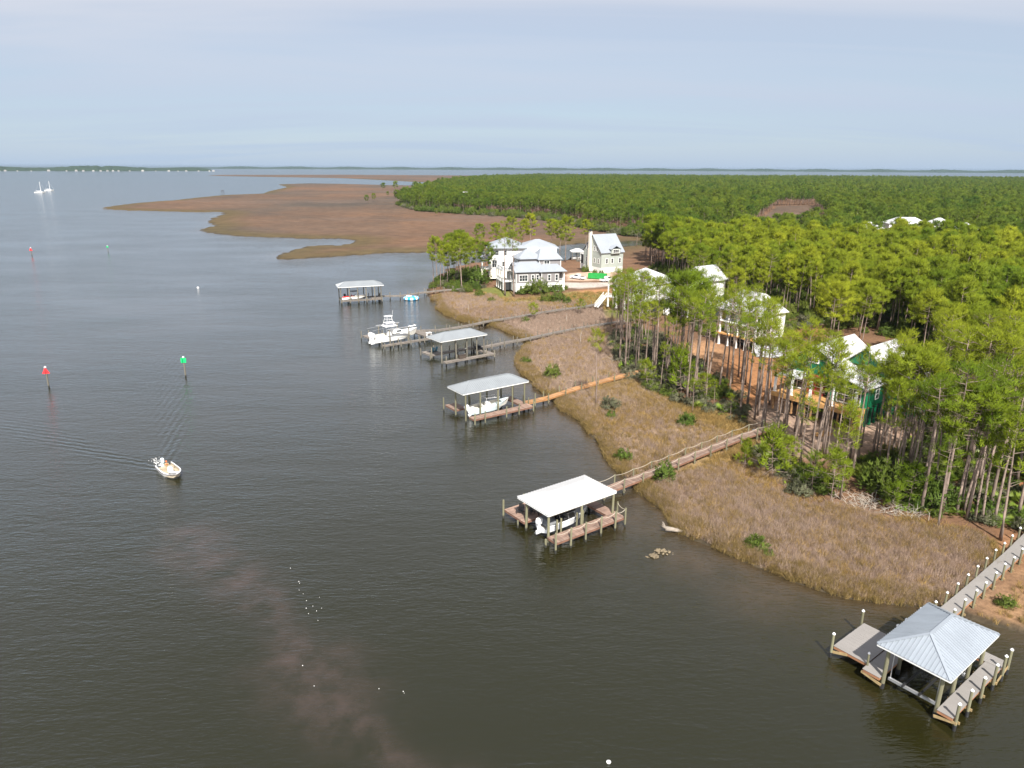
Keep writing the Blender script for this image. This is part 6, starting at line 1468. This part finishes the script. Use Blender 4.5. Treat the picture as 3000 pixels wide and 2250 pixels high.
def scatter(name, forms, P, S, label, cat, rs, tilt=.05, idx=None):
    """one mass of growth: every form stands at its own point (geometry nodes)"""
    col = bpy.data.collections.new(name + '_forms')
    for k, me in enumerate(forms): o = bpy.data.objects.new('%s_form_%02d' % (name, k), me); col.objects.link(o)
    n = len(P); me = bpy.data.meshes.new(name); me.vertices.add(n); me.vertices.foreach_set('co', np.asarray(P, np.float32).ravel())
    rot = np.stack([rs.normal(0, tilt, n), rs.normal(0, tilt, n), rs.uniform(0, 6.28, n)], 1).astype(np.float32)
    me.attributes.new('rot', 'FLOAT_VECTOR', 'POINT').data.foreach_set('vector', rot.ravel()); me.attributes.new('sc', 'FLOAT', 'POINT').data.foreach_set('value', np.asarray(S, np.float32))
    me.attributes.new('pick', 'INT', 'POINT').data.foreach_set('value', (rs.randint(0, len(forms), n) if idx is None else idx).astype(np.int32))
    ng = bpy.data.node_groups.new(name, 'GeometryNodeTree'); ng.interface.new_socket('Geometry', in_out='INPUT', socket_type='NodeSocketGeometry'); ng.interface.new_socket('Geometry', in_out='OUTPUT', socket_type='NodeSocketGeometry')
    N = ng.nodes.new; L = ng.links.new; gi, go = N('NodeGroupInput'), N('NodeGroupOutput'); ci = N('GeometryNodeCollectionInfo'); ci.inputs['Collection'].default_value = col
    ci.inputs['Separate Children'].default_value = True; ci.inputs['Reset Children'].default_value = True
    ip = N('GeometryNodeInstanceOnPoints'); ip.inputs['Pick Instance'].default_value = True
    def na(nm, ty): a = N('GeometryNodeInputNamedAttribute'); a.data_type = ty; a.inputs['Name'].default_value = nm; return [o for o in a.outputs if o.enabled and o.name == 'Attribute'][0]
    L(gi.outputs[0], ip.inputs['Points']); L(ci.outputs[0], ip.inputs['Instance']); L(na('pick', 'INT'), ip.inputs['Instance Index']); L(na('rot', 'FLOAT_VECTOR'), ip.inputs['Rotation']); L(na('sc', 'FLOAT'), ip.inputs['Scale']); L(ip.outputs[0], go.inputs[0])
    o = link(name, me); md = o.modifiers.new('growth', 'NODES'); md.node_group = ng
    return tag(o, label, cat, kind='stuff')

# ------------------------------------------------------------------ where things grow
HOUSE_C = [((9, 232), 14), ((4, 261), 17), ((36, 278), 13), ((31, 207), 0), ((40, 204), 10), ((46, 188), 8), ((53, 186), 6), ((52, 156), 9), ((56, 150), 7), ((57, 112), 11), ((66, 114), 9), ((50, 106), 8), ((25, 254), 9), ((33, 252), 8), ((66, 122), 6)] + [((o.location.x, o.location.y), 11) for o in FAR_OBJ]
BEACH_PATH = [((-44, 219), 2)]
def free(x, y, pad=0.0):
    ok = np.ones(x.shape, bool)
    for (cx, cy), r_ in HOUSE_C: ok &= (x - cx) ** 2 + (y - cy) ** 2 > (r_ + pad) ** 2
    return ok
def sample(poly_px, n, rs, z=1.5, mind=1.5, pad=0.0):
    """n spread points inside a photo outline laid on the ground"""
    pw = W(poly_px, z) if not isinstance(poly_px, np.ndarray) else poly_px; lo, hi = pw.min(0), pw.max(0); out = []; tries = 0
    while len(out) < n and tries < 40:
        tries += 1; q = rs.uniform(lo, hi, (n * 3, 2)); q = q[inside(pw, q[:, 0], q[:, 1]) & free(q[:, 0], q[:, 1], pad)]
        for p in q:
            if len(out) >= n: break
            if mind <= 0 or all((p[0] - o[0]) ** 2 + (p[1] - o[1]) ** 2 > mind ** 2 for o in out): out.append(p)
    return np.array(out)
rs = np.random.RandomState(21); rr_ = random.Random(5); TREES = []      # (x, y) of every individual pine
_form_objs = {}
def add_pine(x, y, h, forms, label, group, lean=0.0):
    hp, tm, cm = forms[rr_.randrange(len(forms))]; k = h / hp
    t = thing('pine_tree', label, 'pine tree', (x, y, gz(x, y) - .05), rr_.uniform(0, 6.28), group); t.scale = (k * rr_.uniform(.92, 1.12),) * 2 + (k,)
    t.rotation_euler.x = rr_.gauss(0, .018); t.rotation_euler.y = rr_.gauss(0, .018) + lean
    link('trunk', tm, t); link('crown', cm, t); TREES.append((x, y)); return t
# --- pines one can point to
NAMED = [  # base pixel, row of the top, forms, label
 (1481,866,688,SLIM,'left of two slim pines in front of the grey house'), (1506,868,679,SLIM,'right of two slim pines in front of the grey house'),
 (1655,768,640,TALL,'tall pine between the grey house and the pale green house'), (1406,745,655,TALL,'round crowned pine rising behind the white three storey house'), (1452,742,650,TALL,'leftmost of the pines in the row behind the grey house'),
 (1492,740,634,TALL,'pine behind the left end of the pale house roofs'), (1556,738,626,TALL,'tallest pine in the row behind the grey house'), (1535,740,645,TALL,'pine beside the tallest one in the row behind the grey house'), (1615,738,648,DOMED,'dark broad pine behind the right end of the grey house'), (1640,742,650,TALL,'thin pine left of the chimney of the pale green house'),
 (1865,722,650,TALL,'lone pine on the creek bank right of the pale green house'), (1715,728,648,TALL,'pine directly behind the chimney of the pale green house'),
 (1745,1183,975,SLIM,'lone slim pine standing in the brown marsh by the orange boardwalk'), (1562,940,892,YOUNG,'young pine among the brown grass by the curving grey boardwalk'), (1700,925,880,YOUNG,'young pine in the grass between the two grey boardwalks'),
 (2457,1463,1190,SLIM,'pale trunked slim pine at the edge of the near brown marsh'), (2428,1478,1330,YOUNG,'young round pine in front of the sandy clearing'), (2588,1432,1130,SLIM,'slim leaning pine above the grey dead brush'),
 (2700,1500,1110,TALL,'straight pine right of the dead brush heap'), (2803,1508,1150,DOMED,'thick trunked pine at the front of the right hand stand'), (2826,1500,1160,TALL,'pine touching the thick trunked one in the right hand stand'), (2928,1580,1240,SLIM,'long leaning pine nearest the grey composite boardwalk'),
 (2745,1545,1290,YOUNG,'young pine with bare lower trunk below the right hand stand'), (2875,1525,1200,SLIM,'slim pine left of the long leaning one near the composite boardwalk'), (2850,1525,1225,SLIM,'thin pine with bent top near the front of the right hand stand'),
 (2270,1300,1010,TALL,'pine at the landward end of the rope boardwalk'), (2232,1262,1000,TALL,'pine left of the kayak at the rope boardwalk end'), (2300,1285,985,TALL,'pine just right of the rope boardwalk end'), (2342,1385,1170,TALL,'pine in the foreground left of the sandy clearing'), (2410,1340,1050,TALL,'pine in front of the raw timber deck'), (2487,1345,1080,TALL,'pine in front of the green house corner'),
 (2524,1310,1085,TALL,'pine beside the right corner of the timber deck'), (2565,1335,1075,TALL,'pine on the sand right of the green house'), (2640,1390,1040,DOMED,'broad pine on the right side of the sandy clearing'),
 (1815,1062,780,TALL,'leftmost tall pine of the stand in front of the carport house'), (1832,1090,790,TALL,'second tall pine of the stand in front of the carport house'), (1872,1025,800,TALL,'bushy pine covering the carport house'), (1921,1108,800,TALL,'tall pine between carport house and curved balcony house'), (1953,1098,760,TALL,'tallest pine in front of the curved balcony house'), (1990,1100,745,DOMED,'thick leaning pine right of the curved balcony house'), (2020,1060,790,TALL,'pine in front of the curved balcony'),
 (2850,960,800,DOMED,'dark broad pine on the right beyond the green house'),
]
for bx, by, ty, forms, lab in NAMED:
    p = ground(bx, by, 1.4); h = min(19, max(2.5, height_to(p, ty))); forms = (SLIM[3:] + TALL[7:]) if (forms is YOUNG and h > 6.8) else FULL if (forms is TALL and by < 870) else forms; add_pine(p.x, p.y, h, forms, lab, 'pines that stand out along the shore')
# --- stands
def stand(poly, n, forms, hmin, hmax, where, group, mind=1.7, pad=0.0, per=9):
    """a stand of pines, numbered row by row from the water and left to right as one sees them"""
    tops = {}
    if len(poly[0]) == 3:
        q = []
        for bx, by, ty in poly: g_ = ground(bx, by, 1.4); q.append((g_.x, g_.y)); tops[(g_.x, g_.y)] = min(19, max(3, height_to(g_, ty)))
        q = np.array(q)
    else: q = sample(poly, n, rs, 1.6, mind, pad)
    q = q[np.argsort([-proj((x, y, 1.8))[1] for x, y in q])]; rows = max(1, round(len(q) / per)); k = 0
    for r_, part in enumerate(np.array_split(q, rows)):
        part = part[np.argsort([proj((x, y, 1.8))[0] for x, y in part])]
        for j, p in enumerate(part):
            lab = 'pine %s, %s%s from the left' % (where, '' if rows == 1 else ('front row, ' if r_ == 0 else 'back row, ' if r_ == rows - 1 else ORD[r_] + ' row, '), ORD[j])
            add_pine(p[0], p[1], tops.get((p[0], p[1]), 0) or rs.uniform(hmin, hmax), forms, lab, group)
stand([(1282,832,699),(1318,812,690),(1352,845,692),(1365,800,688),(1335,825,705),(1300,818,712),(1422,830,716),(1395,808,706),(1270,828,716),(1310,835,722),(1345,812,680),(1378,830,712),(1410,800,690),(1330,800,694),(1290,845,740),(1440,815,725)], 0, FULL + FULL + TALL[:3], 10, 15, 'on the wooded point', 'pines on the wooded point', per=6)
stand([(1795,990),(1850,1088),(1900,1115),(1935,1060),(1890,975),(1830,960)], 17, TALL + SLIM, 12, 17, 'before the carport house', 'pines before the carport house', 1.6)
stand([(1935,1060),(1930,1125),(2060,1180),(2120,1160),(2110,1090),(2040,1040),(1960,1010)], 22, TALL + LANKY + SLIM, 13, 18, 'before the curved balcony house', 'pines before the curved balcony house', 1.6)
stand([(2110,1090),(2120,1160),(2200,1230),(2260,1180),(2200,1090)], 18, TALL + LANKY, 13, 18, 'before the unfinished white house', 'pines before the unfinished white house', 1.8)
stand([(2195,1215),(2300,1345),(2440,1360),(2400,1280),(2300,1190)], 13, LANKY + SLIM, 13, 17, 'on the sand left of the green house', 'pines left of the green house', 2.2, -2)
stand([(2320,1335),(2420,1390),(2600,1390),(2640,1320),(2480,1315)], 6, LANKY + SLIM[:3], 12, 16, 'on the sand before the green house', 'pines before the green house', 2.2, -4)
stand([(2540,1300),(2620,1440),(2760,1490),(2740,1300),(2650,1250)], 24, TALL + SLIM, 12, 16, 'in the palmettos right of the clearing', 'pines above the palmettos', 1.7)
stand([(2700,1210),(2760,1490),(2900,1560),(3060,1610),(3140,1380),(3000,1230),(2830,1140)], 56, LANKY + LANKY + SLIM[:1] + SLIM[2:3], 14, 18.5, 'of the dense right hand stand', 'pines of the right hand stand', 1.5)
stand([(1770,920),(1800,1010),(1830,985),(1840,900)], 8, SLIM, 9, 14, 'at the landward ends of the two grey boardwalks', 'slim pines at the boardwalk ends', 1.8)
stand([(1960,930),(2080,960),(2220,960),(2300,900),(2150,840),(1990,850)], 12, DOMED + TALL, 12, 15.5, 'close behind the white roofed houses', 'pines behind the white roofed houses', 3.0)
stand([(2420,1050),(2700,1080),(2830,1130),(2800,960),(2560,900),(2420,930)], 18, DOMED, 12, 15, 'close behind the green house', 'pines behind the green house', 3.2, 1.0)
stand([(1880,1120),(2000,1180),(2130,1230),(2180,1215),(2050,1165),(1930,1120)], 8, YOUNG + SLIM, 4, 9, 'sapling at the marsh edge below the dense stand', 'young pines at the marsh edge', 2.0)
stand([(2180,1350),(2330,1420),(2640,1500),(2700,1470),(2500,1400),(2330,1350)], 9, YOUNG, 2.5, 6, 'sapling at the edge of the near brown marsh', 'young pines at the near marsh edge', 2.5)
print('individual pines', len(TREES))

# --- the forest beyond: one mass
pw = FOREST_W; pts = []
def ring(r0, r1, cell, forms):
    a = np.radians(np.linspace(-14, 47, 400)); lo = (-r1 * .3, r0 * .6); 
    xs = np.arange(-r1 * .26, r1 * .76, cell); ys = np.arange(r0 * .62, r1, cell); X, Y = np.meshgrid(xs, ys); X = X.ravel() + rs.uniform(-.45, .45, X.size) * cell; Y = Y.ravel() + rs.uniform(-.45, .45, Y.size) * cell
    rr = np.hypot(X, Y); an = np.degrees(np.arctan2(X, Y)); k = (rr > r0) & (rr < r1) & (an > -14) & (an < 46); X, Y = X[k], Y[k]
    k = inside(pw, X, Y) & free(X, Y, 1.0); return X[k], Y[k]
T_ = np.array(TREES); FH = [((o.location.x, o.location.y)) for o in FAR_OBJ]
def not_near(x, y, d):
    ok = np.ones(x.shape, bool)
    for tx, ty in T_: ok &= (x - tx) ** 2 + (y - ty) ** 2 > d * d
    for hx, hy in FH:       # keep the far roofs in view between the crowns
        L_ = math.hypot(hx, hy); u = (x * hx + y * hy) / L_; s_ = np.abs(x * hy - y * hx) / L_; ok &= ~((u > L_ - 75) & (u < L_) & (s_ < 11) & (rs.uniform(0, 1, x.shape) < .88))
    return ok
for r0, r1, cell, forms, lab, s0 in ((90, 330, 3.7, MIDN, 'dense pine forest behind and right of the waterfront houses', 1.0), (330, 900, 5.6, MID, 'pine forest stretching back from the creek and marsh', 1.0), (900, 2000, 8.2, FARF, 'far pine forest as a green carpet', 1.0), (2000, 3600, 12, FARF, 'farthest pine forest below the horizon', .95)):
    X, Y = ring(r0, r1, cell, forms)
    if r0 < 300: k = not_near(X, Y, 2.6); X, Y = X[k], Y[k]
    elif r0 < 900: k = not_near(X, Y, 1.0); X, Y = X[k], Y[k]
    k = (fnoise(X, Y, 45) + .5 * fnoise(X + 70, Y, 16) > -.85); X, Y = X[k], Y[k]
    Z = land_z(X, Y) - .1; S = (.58 + .62 * rs.beta(2.0, 1.8, len(X))) * s0 * (1 + .10 * fnoise(X, Y, 90))
    scatter('pine_forest', forms, np.stack([X, Y, Z], 1), S, lab, 'forest', rs, .03); print('forest', r0, len(X))
MARSH_T = [(h,) + pine_meshes(450 + i, h, .3, 2.2, 16, 6, 12, .6, .14, needle='needle_far') for i, h in enumerate((6.5, 5.5))]
# a few trees out on the open marsh
for px, py, ty, lab in [(1122,557,538,'left of two dark trees far out on the brown marsh'), (1158,558,534,'right of two dark trees far out on the brown marsh'), (1075,596,573,'leftmost low tree in the scrub on the brown marsh'), (1095,590,568,'second low tree in the scrub on the brown marsh'), (1278,632,612,'small dark pine standing before the forest edge on the marsh'), (1136,576,562,'middle low tree in the scrub on the brown marsh')]:
    p = ground(px, py, .6); add_pine(p.x, p.y, max(4, height_to(p, ty)), MARSH_T, lab, 'lone trees on the marsh')

# ------------------------------------------------------------------ shrubs
def shrub(x, y, s, label, k=None, group='shrubs'):
    me = BUSH[k if k is not None else rr_.randrange(len(BUSH))]
    t = thing('shrub', label, 'shrub', (x, y, gz(x, y) - .05), rr_.uniform(0, 6.28), group); t.scale = (s, s, s * rr_.uniform(.85, 1.1)); o = link('foliage', me, t); return t
for px, py, s, k, lab in [(1530,862,1.5,0,'brown green shrub at the left corner of the grey house'), (1552,860,1.7,1,'big glossy shrub in front of the grey house'), (1580,862,1.9,4,'tallest glossy shrub along the grey house wall'), (1610,855,1.4,0,'shrub in front of the right half of the grey house'), (1632,853,1.3,1,'rightmost shrub in front of the grey house'), (1655,848,.9,0,'small shrub beside the porch column of the grey house'),
    (1715,797,1.2,1,'round clipped shrub below the chimney of the pale green house'), (1743,800,.8,0,'middle round clipped shrub by the pale green house'), (1762,800,.8,0,'right round clipped shrub by the pale green house'),
    (1400,835,2.6,4,'large bright green bush beside the white three storey house'), (1375,825,2.0,1,'bush under the pines of the wooded point'), (1330,840,1.5,0,'bush near the tip of the wooded point'), (1300,838,1.4,3,'grey scrub at the tip of the wooded point'), (1405,868,1.3,0,'low green bush at the head of the far boardwalk lawn'), (1440,885,1.0,0,'low bush in the grass west of the lawn'),
    (1600,885,1.3,1,'bush on the near edge of the lawn'), (1635,886,1.4,4,'second bush on the near edge of the lawn'), (1660,890,1.2,0,'third bush on the near edge of the lawn'), (1540,945,.9,0,'green bush beside the curving grey boardwalk'),
    (1540,1065,1.0,0,'green shrub at the marsh edge behind the long boathouse'), (1617,1108,1.2,1,'bright green shrub left of the orange boardwalk'), (1785,1200,1.5,3,'grey green shrub in the marsh before the orange boardwalk'), (1790,1226,.8,0,'small bright green shrub below the grey green one'), (1825,1350,1.0,0,'green shrub on the bank by the rope boardwalk'), (1945,1408,1.1,1,'green shrub under the seaward part of the rope boardwalk'),
    (2010,1245,1.2,0,'dark shrub in the golden grass'), (2215,1608,1.0,0,'low green plant patch near the marsh water edge'), (2250,1632,.6,0,'smaller green plant patch near the marsh water edge'), (2945,1775,.7,0,'small green plant on the dirt right of the composite boardwalk'),
    (2600,1455,1.9,4,'dark green shrub behind the dead brush heap'), (2560,1430,1.4,1,'shrub at the left of the dead brush heap'), (2735,1490,1.5,4,'dark shrub at the foot of the right hand stand'), (2690,1450,1.6,1,'green shrub left of the thick trunked pine'), (2340,1450,1.2,3,'grey shrub at the marsh edge by the young round pine'), (2300,1400,1.3,2,'grey green shrub left of the young round pine'), (2380,1430,1.2,0,'dark shrub below the young round pine')]:
    p = ground(px, py, 1.0); shrub(p.x, p.y, s, lab, k)
for px, py, s, lab in [(2222,1330,1.3,'large palmetto clump beside the rope boardwalk'), (2252,1345,1.1,'palmetto right of the large clump by the rope boardwalk'), (2190,1325,.9,'small palmetto left of the large clump by the rope boardwalk'), (2300,1300,.9,'palmetto at the end of the rope boardwalk'), (2500,1385,1.2,'leftmost palmetto of the thicket before the clearing'), (2535,1400,1.2,'palmetto in the middle of the thicket before the clearing'), (2560,1375,1.0,'palmetto behind the thicket before the clearing'), (2590,1400,1.1,'palmetto right of the thicket before the clearing'), (2530,1360,1.0,'yellowish palmetto at the clearing edge'), (1838,1085,1.3,'grey green palmetto at the landward end of the orange boardwalk'), (2820,1460,1.0,'palmetto between the trunks of the right hand stand'), (2900,1470,1.1,'palmetto near the red dirt at the right edge'), (2660,1420,1.0,'palmetto left of the right hand stand')]:
    p = ground(px, py, 1.4); t = thing('palmetto', lab, 'palmetto', (p.x, p.y, gz(p.x, p.y)), rr_.uniform(0, 6.28), 'palmettos'); t.scale = (s,) * 3; link('fans', PALM[rr_.randrange(3)], t)
# undergrowth as one mass
def under(name, poly, n, forms, smin, smax, label, z=1.6, pad=-1.0):
    q = sample(poly, n, rs, z, 0, pad); Z = land_z(q[:, 0], q[:, 1]) - .05; return scatter(name, forms, np.column_stack([q, Z]), rs.uniform(smin, smax, len(q)), label, 'undergrowth', rs, .08)
UG = [BUSH[0], BUSH[1], BUSH[2], BUSH[3], PALM[0], PALM[2]]
under('undergrowth', [(1900,790),(1990,835),(2130,895),(2300,935),(2440,965),(2580,985),(2760,1080),(3050,1150),(3050,800),(2500,740),(2000,750)], 2600, BUSH + BUSH[:2], .6, 1.5, 'shrubs on the floor of the forest behind the houses')
under('undergrowth', [(1780,985),(1840,1100),(1990,1165),(2180,1230),(2200,1190),(2100,1100),(1960,1000),(1860,950)], 340, [BUSH[0], BUSH[2], BUSH[3], BUSH[2], BUSH[3], PALM[0]], .5, 1.2, 'tangled shrubs under the dense pine stand')
under('undergrowth', [(2480,1350),(2600,1470),(2760,1500),(2960,1540),(3100,1560),(3100,1250),(2850,1150),(2700,1260),(2620,1330)], 520, UG + PALM, .5, 1.15, 'palmettos and shrubs under the right hand pines')
under('undergrowth', [(2190,1300),(2300,1400),(2440,1450),(2480,1400),(2330,1350),(2240,1290)], 60, UG, .4, 1.0, 'low shrubs between the clearing and the near marsh')
under('undergrowth', [(1255,835),(1300,850),(1400,850),(1460,800),(1400,785),(1300,800)], 90, BUSH, .5, 1.2, 'scrub covering the wooded point')
under('undergrowth', [(1158,600),(1221,618),(1362,628),(1497,636),(1633,650),(1769,682),(1904,700),(1890,690),(1769,668),(1633,637),(1362,620),(1180,596)], 700, [BUSH[1], BUSH[4], BUSH[2], BUSH[3]], 1.0, 2.6, 'scrub along the forest edge beyond the creek', .8)
under('undergrowth', [(1960,920),(2090,1010),(2250,1000),(2420,930),(2300,870),(2000,850)], 160, BUSH, .5, 1.4, 'shrubs behind the white roofed houses')

# dead brush heap, dead sticks
def dead_brush(px, py, n, r, label, seed):
    p = ground(px, py, 1); rs2 = random.Random(seed); t = thing('dead_brush', label, 'dead brush', (p.x, p.y, gz(p.x, p.y)), 0); b = MB()
    for k in range(n):
        a = rs2.uniform(0, 6.28); x, y = rs2.gauss(0, r*.5), rs2.gauss(0, r*.35); l = rs2.uniform(.7, 2.0); e = rs2.uniform(.1, 1.1)
        q = [Vector((x, y, 0)), Vector((x + l*.5*math.cos(a), y + l*.5*math.sin(a), l*.5*e)), Vector((x + l*math.cos(a + .4), y + l*math.sin(a + .4), l*.75*e))]
        b.tube(q, [.035, .025, .008], 4, cap=False)
        for j in range(2): c = q[1]; b.tube([c, c + Vector((rs2.gauss(0, .4), rs2.gauss(0, .4), rs2.uniform(.1, .6)))], [.018, .006], 3, cap=False)
    o = b.build('branches', M['dead_wood'], t); o['kind'] = 'stuff'
dead_brush(2545, 1478, 80, 3.2, 'heap of bleached dead branches at the back of the near marsh', 1); dead_brush(2350, 1420, 30, 1.6, 'small tangle of grey dead twigs left of the young round pine', 2); dead_brush(2660, 1510, 30, 2.0, 'grey dead branches below the right hand stand', 3); dead_brush(1800, 1060, 30, 2.2, 'pale dead branches at the left end of the dense stand', 4); dead_brush(2230, 1365, 25, 1.5, 'dead twigs beside the large palmetto', 5)
for px, py, ty, lab in [(1374,922,880,'tall bare stick standing in the west marsh'), (1659,945,915,'short white stake in the grass between the grey boardwalks'), (1700,1010,950,'leaning bleached dead trunk in the middle marsh'), (1905,1120,1060,'white forked dead stem under the dense stand'), (2345,1325,1280,'pale dead stem on the clearing edge'), (1985,1075,1020,'thin grey dead stem in the dense stand')]:
    p = ground(px, py, 1); h = height_to(p, ty); t = thing('dead_tree', lab, 'dead tree', (p.x, p.y, gz(p.x, p.y) - .1), 0, 'bare dead stems'); b = MB(); q = rr_.uniform(-.15, .15) * h
    b.tube([(0, 0, 0), (q*.4, 0, h*.5), (q, .05, h)], [.07, .05, .015], 6); b.build('stem', M['dead_wood'], t)
    b = MB(); b.tube([(q*.4, 0, h*.5), (q*.4 + .4, .2, h*.72)], [.03, .008], 4, cap=False); b.build('branch', M['dead_wood'], t)

# ------------------------------------------------------------------ grass
def grass(name, poly, per_m2, forms, smin, smax, label, z=.7, cond=None, cap=60000):
    pw_ = W(poly, z); x, y = pw_[:, 0], pw_[:, 1]; area = abs(np.dot(x, np.roll(y, 1)) - np.dot(y, np.roll(x, 1))) / 2; n = int(min(cap, area * per_m2))
    lo, hi = pw_.min(0), pw_.max(0); box = np.prod(hi - lo); q = rs.uniform(lo, hi, (int(n * box / area), 2)); q = q[inside(pw_, q[:, 0], q[:, 1])]; d = shore_sd(q[:, 0], q[:, 1]); k = d > (.08 if name == 'edge_grass' else .35)
    if cond is not None: k &= cond(q[:, 0], q[:, 1], d)
    q = q[k]; Z = land_z(q[:, 0], q[:, 1]) - .03; S = rs.uniform(smin, smax, len(q)) * (1 + .22 * fnoise(q[:, 0], q[:, 1], 7)); print(name, len(q))
    scatter(name, forms, np.column_stack([q, Z]), S, label, 'grass', rs, .12)
def tr_(x, y, d): return fnoise(x, y, 9) > -1.15
grass('marsh_grass', M1, 10.0, REED + REED + STRAW_G[:1] + EDGE_G[:1], .65, 1.15, 'brown reed grass filling the near marsh', cond=tr_)
grass('marsh_grass', M2, 5.0, REED + STRAW_G[:2] + EDGE_G[:1], .7, 1.2, 'brown and golden grass between rope and orange boardwalks', cond=tr_)
grass('marsh_grass', M3, 3.5, REED + STRAW_G[:1], .75, 1.3, 'brown grass between the orange and grey boardwalks', cond=tr_)
grass('marsh_grass', M4, 3.0, REED, .8, 1.4, 'brown grass between the two grey boardwalks'); grass('marsh_grass', M5, 2.4, REED + STRAW_G[:1], .8, 1.4, 'brown grass on the west marsh below the lawn')
grass('golden_grass', [(1850,1105),(1980,1165),(2180,1225),(2240,1330),(2100,1362),(2271,1442),(2400,1480),(2300,1480),(2090,1390),(1990,1375),(2180,1290),(1980,1230),(1850,1170),(1780,1125)], 4.0, STRAW_G + EDGE_G[:1], .7, 1.1, 'golden grass along the inner edge of the marsh', 1.2)
def gold_patch(x, y, d): return fnoise(x + 40, y - 15, 16) > .35
grass('golden_grass', M1, 4.0, STRAW_G, .7, 1.1, 'golden patches among the brown reeds of the near marsh', cond=gold_patch)
grass('golden_grass', M2, 3.0, STRAW_G, .7, 1.15, 'golden patches between the rope and orange boardwalks', cond=gold_patch)
grass('golden_grass', [(2090,1350),(2240,1335),(2360,1405),(2430,1465),(2300,1455),(2180,1415)], 6.0, STRAW_G + REED[:2], .6, 1.0, 'golden grass beside the palmettos at the rope boardwalk', 1.2)
grass('golden_grass', [(2640,1500),(2900,1560),(2960,1640),(2880,1660),(2760,1580),(2600,1530)], 3.5, STRAW_G + EDGE_G, .7, 1.1, 'tawny grass below the right hand pine stand', 1.2)
grass('golden_grass', [(2830,1800),(3000,1845),(3200,1880),(3200,1700),(3000,1690),(2900,1770)], 1.6, EDGE_G + STRAW_G, .35, .8, 'sparse tawny grass on the dirt right of the composite boardwalk', .8)
EDGE_P = [(2790,1790),(2571,1762),(2400,1727),(2214,1657),(2033,1580),(1970,1556),(1945,1500),(1879,1448),(1800,1380),(1755,1310),(1714,1255),(1632,1190),(1600,1158),(1546,1110),(1500,1070),(1515,1025),(1546,1000),(1451,961),(1352,945),(1275,906),(1262,872),(1290,862),(1300,890),(1352,925),(1440,935),(1560,985),(1545,1060),(1620,1130),(1680,1180),(1780,1260),(1830,1360),(1920,1430),(2000,1500),(2100,1560),(2300,1640),(2500,1700),(2700,1730),(2800,1750)]
grass('edge_grass', EDGE_P, 13.0, EDGE_G, .6, 1.1, 'olive grass fringe along the water', .5, cond=lambda x, y, d: (d < 4.0) & (fnoise(x, y, 6) > -.6))
grass('lawn_grass', [(1390,845),(1500,870),(1760,858),(1800,868),(1790,900),(1640,892),(1500,890),(1420,874)], 3.0, LAWN_G + STRAW_G[:1], .7, 1.3, 'short green and yellow grass of the lawn', 1.6)
# ------------------------------------------------------------------ haze: the air over the bay
def haze():
    mb = MB(); mb.box((-22000, -300, -2.0), (22000, 26000, 47.0))
    m = bpy.data.materials.new('bay_haze'); m.use_nodes = True; t = m.node_tree; t.nodes.clear()
    v = t.nodes.new('ShaderNodeVolumePrincipled'); v.inputs['Color'].default_value = rgb(0.36, 0.47, 0.60)
    v.inputs['Density'].default_value = 0.00004; v.inputs['Anisotropy'].default_value = 0.0
    o_ = t.nodes.new('ShaderNodeOutputMaterial'); t.links.new(v.outputs[0], o_.inputs['Volume'])
    o = mb.build('haze', m); tag(o, 'thin pale blue haze over the whole bay', 'haze', kind='stuff')
haze()
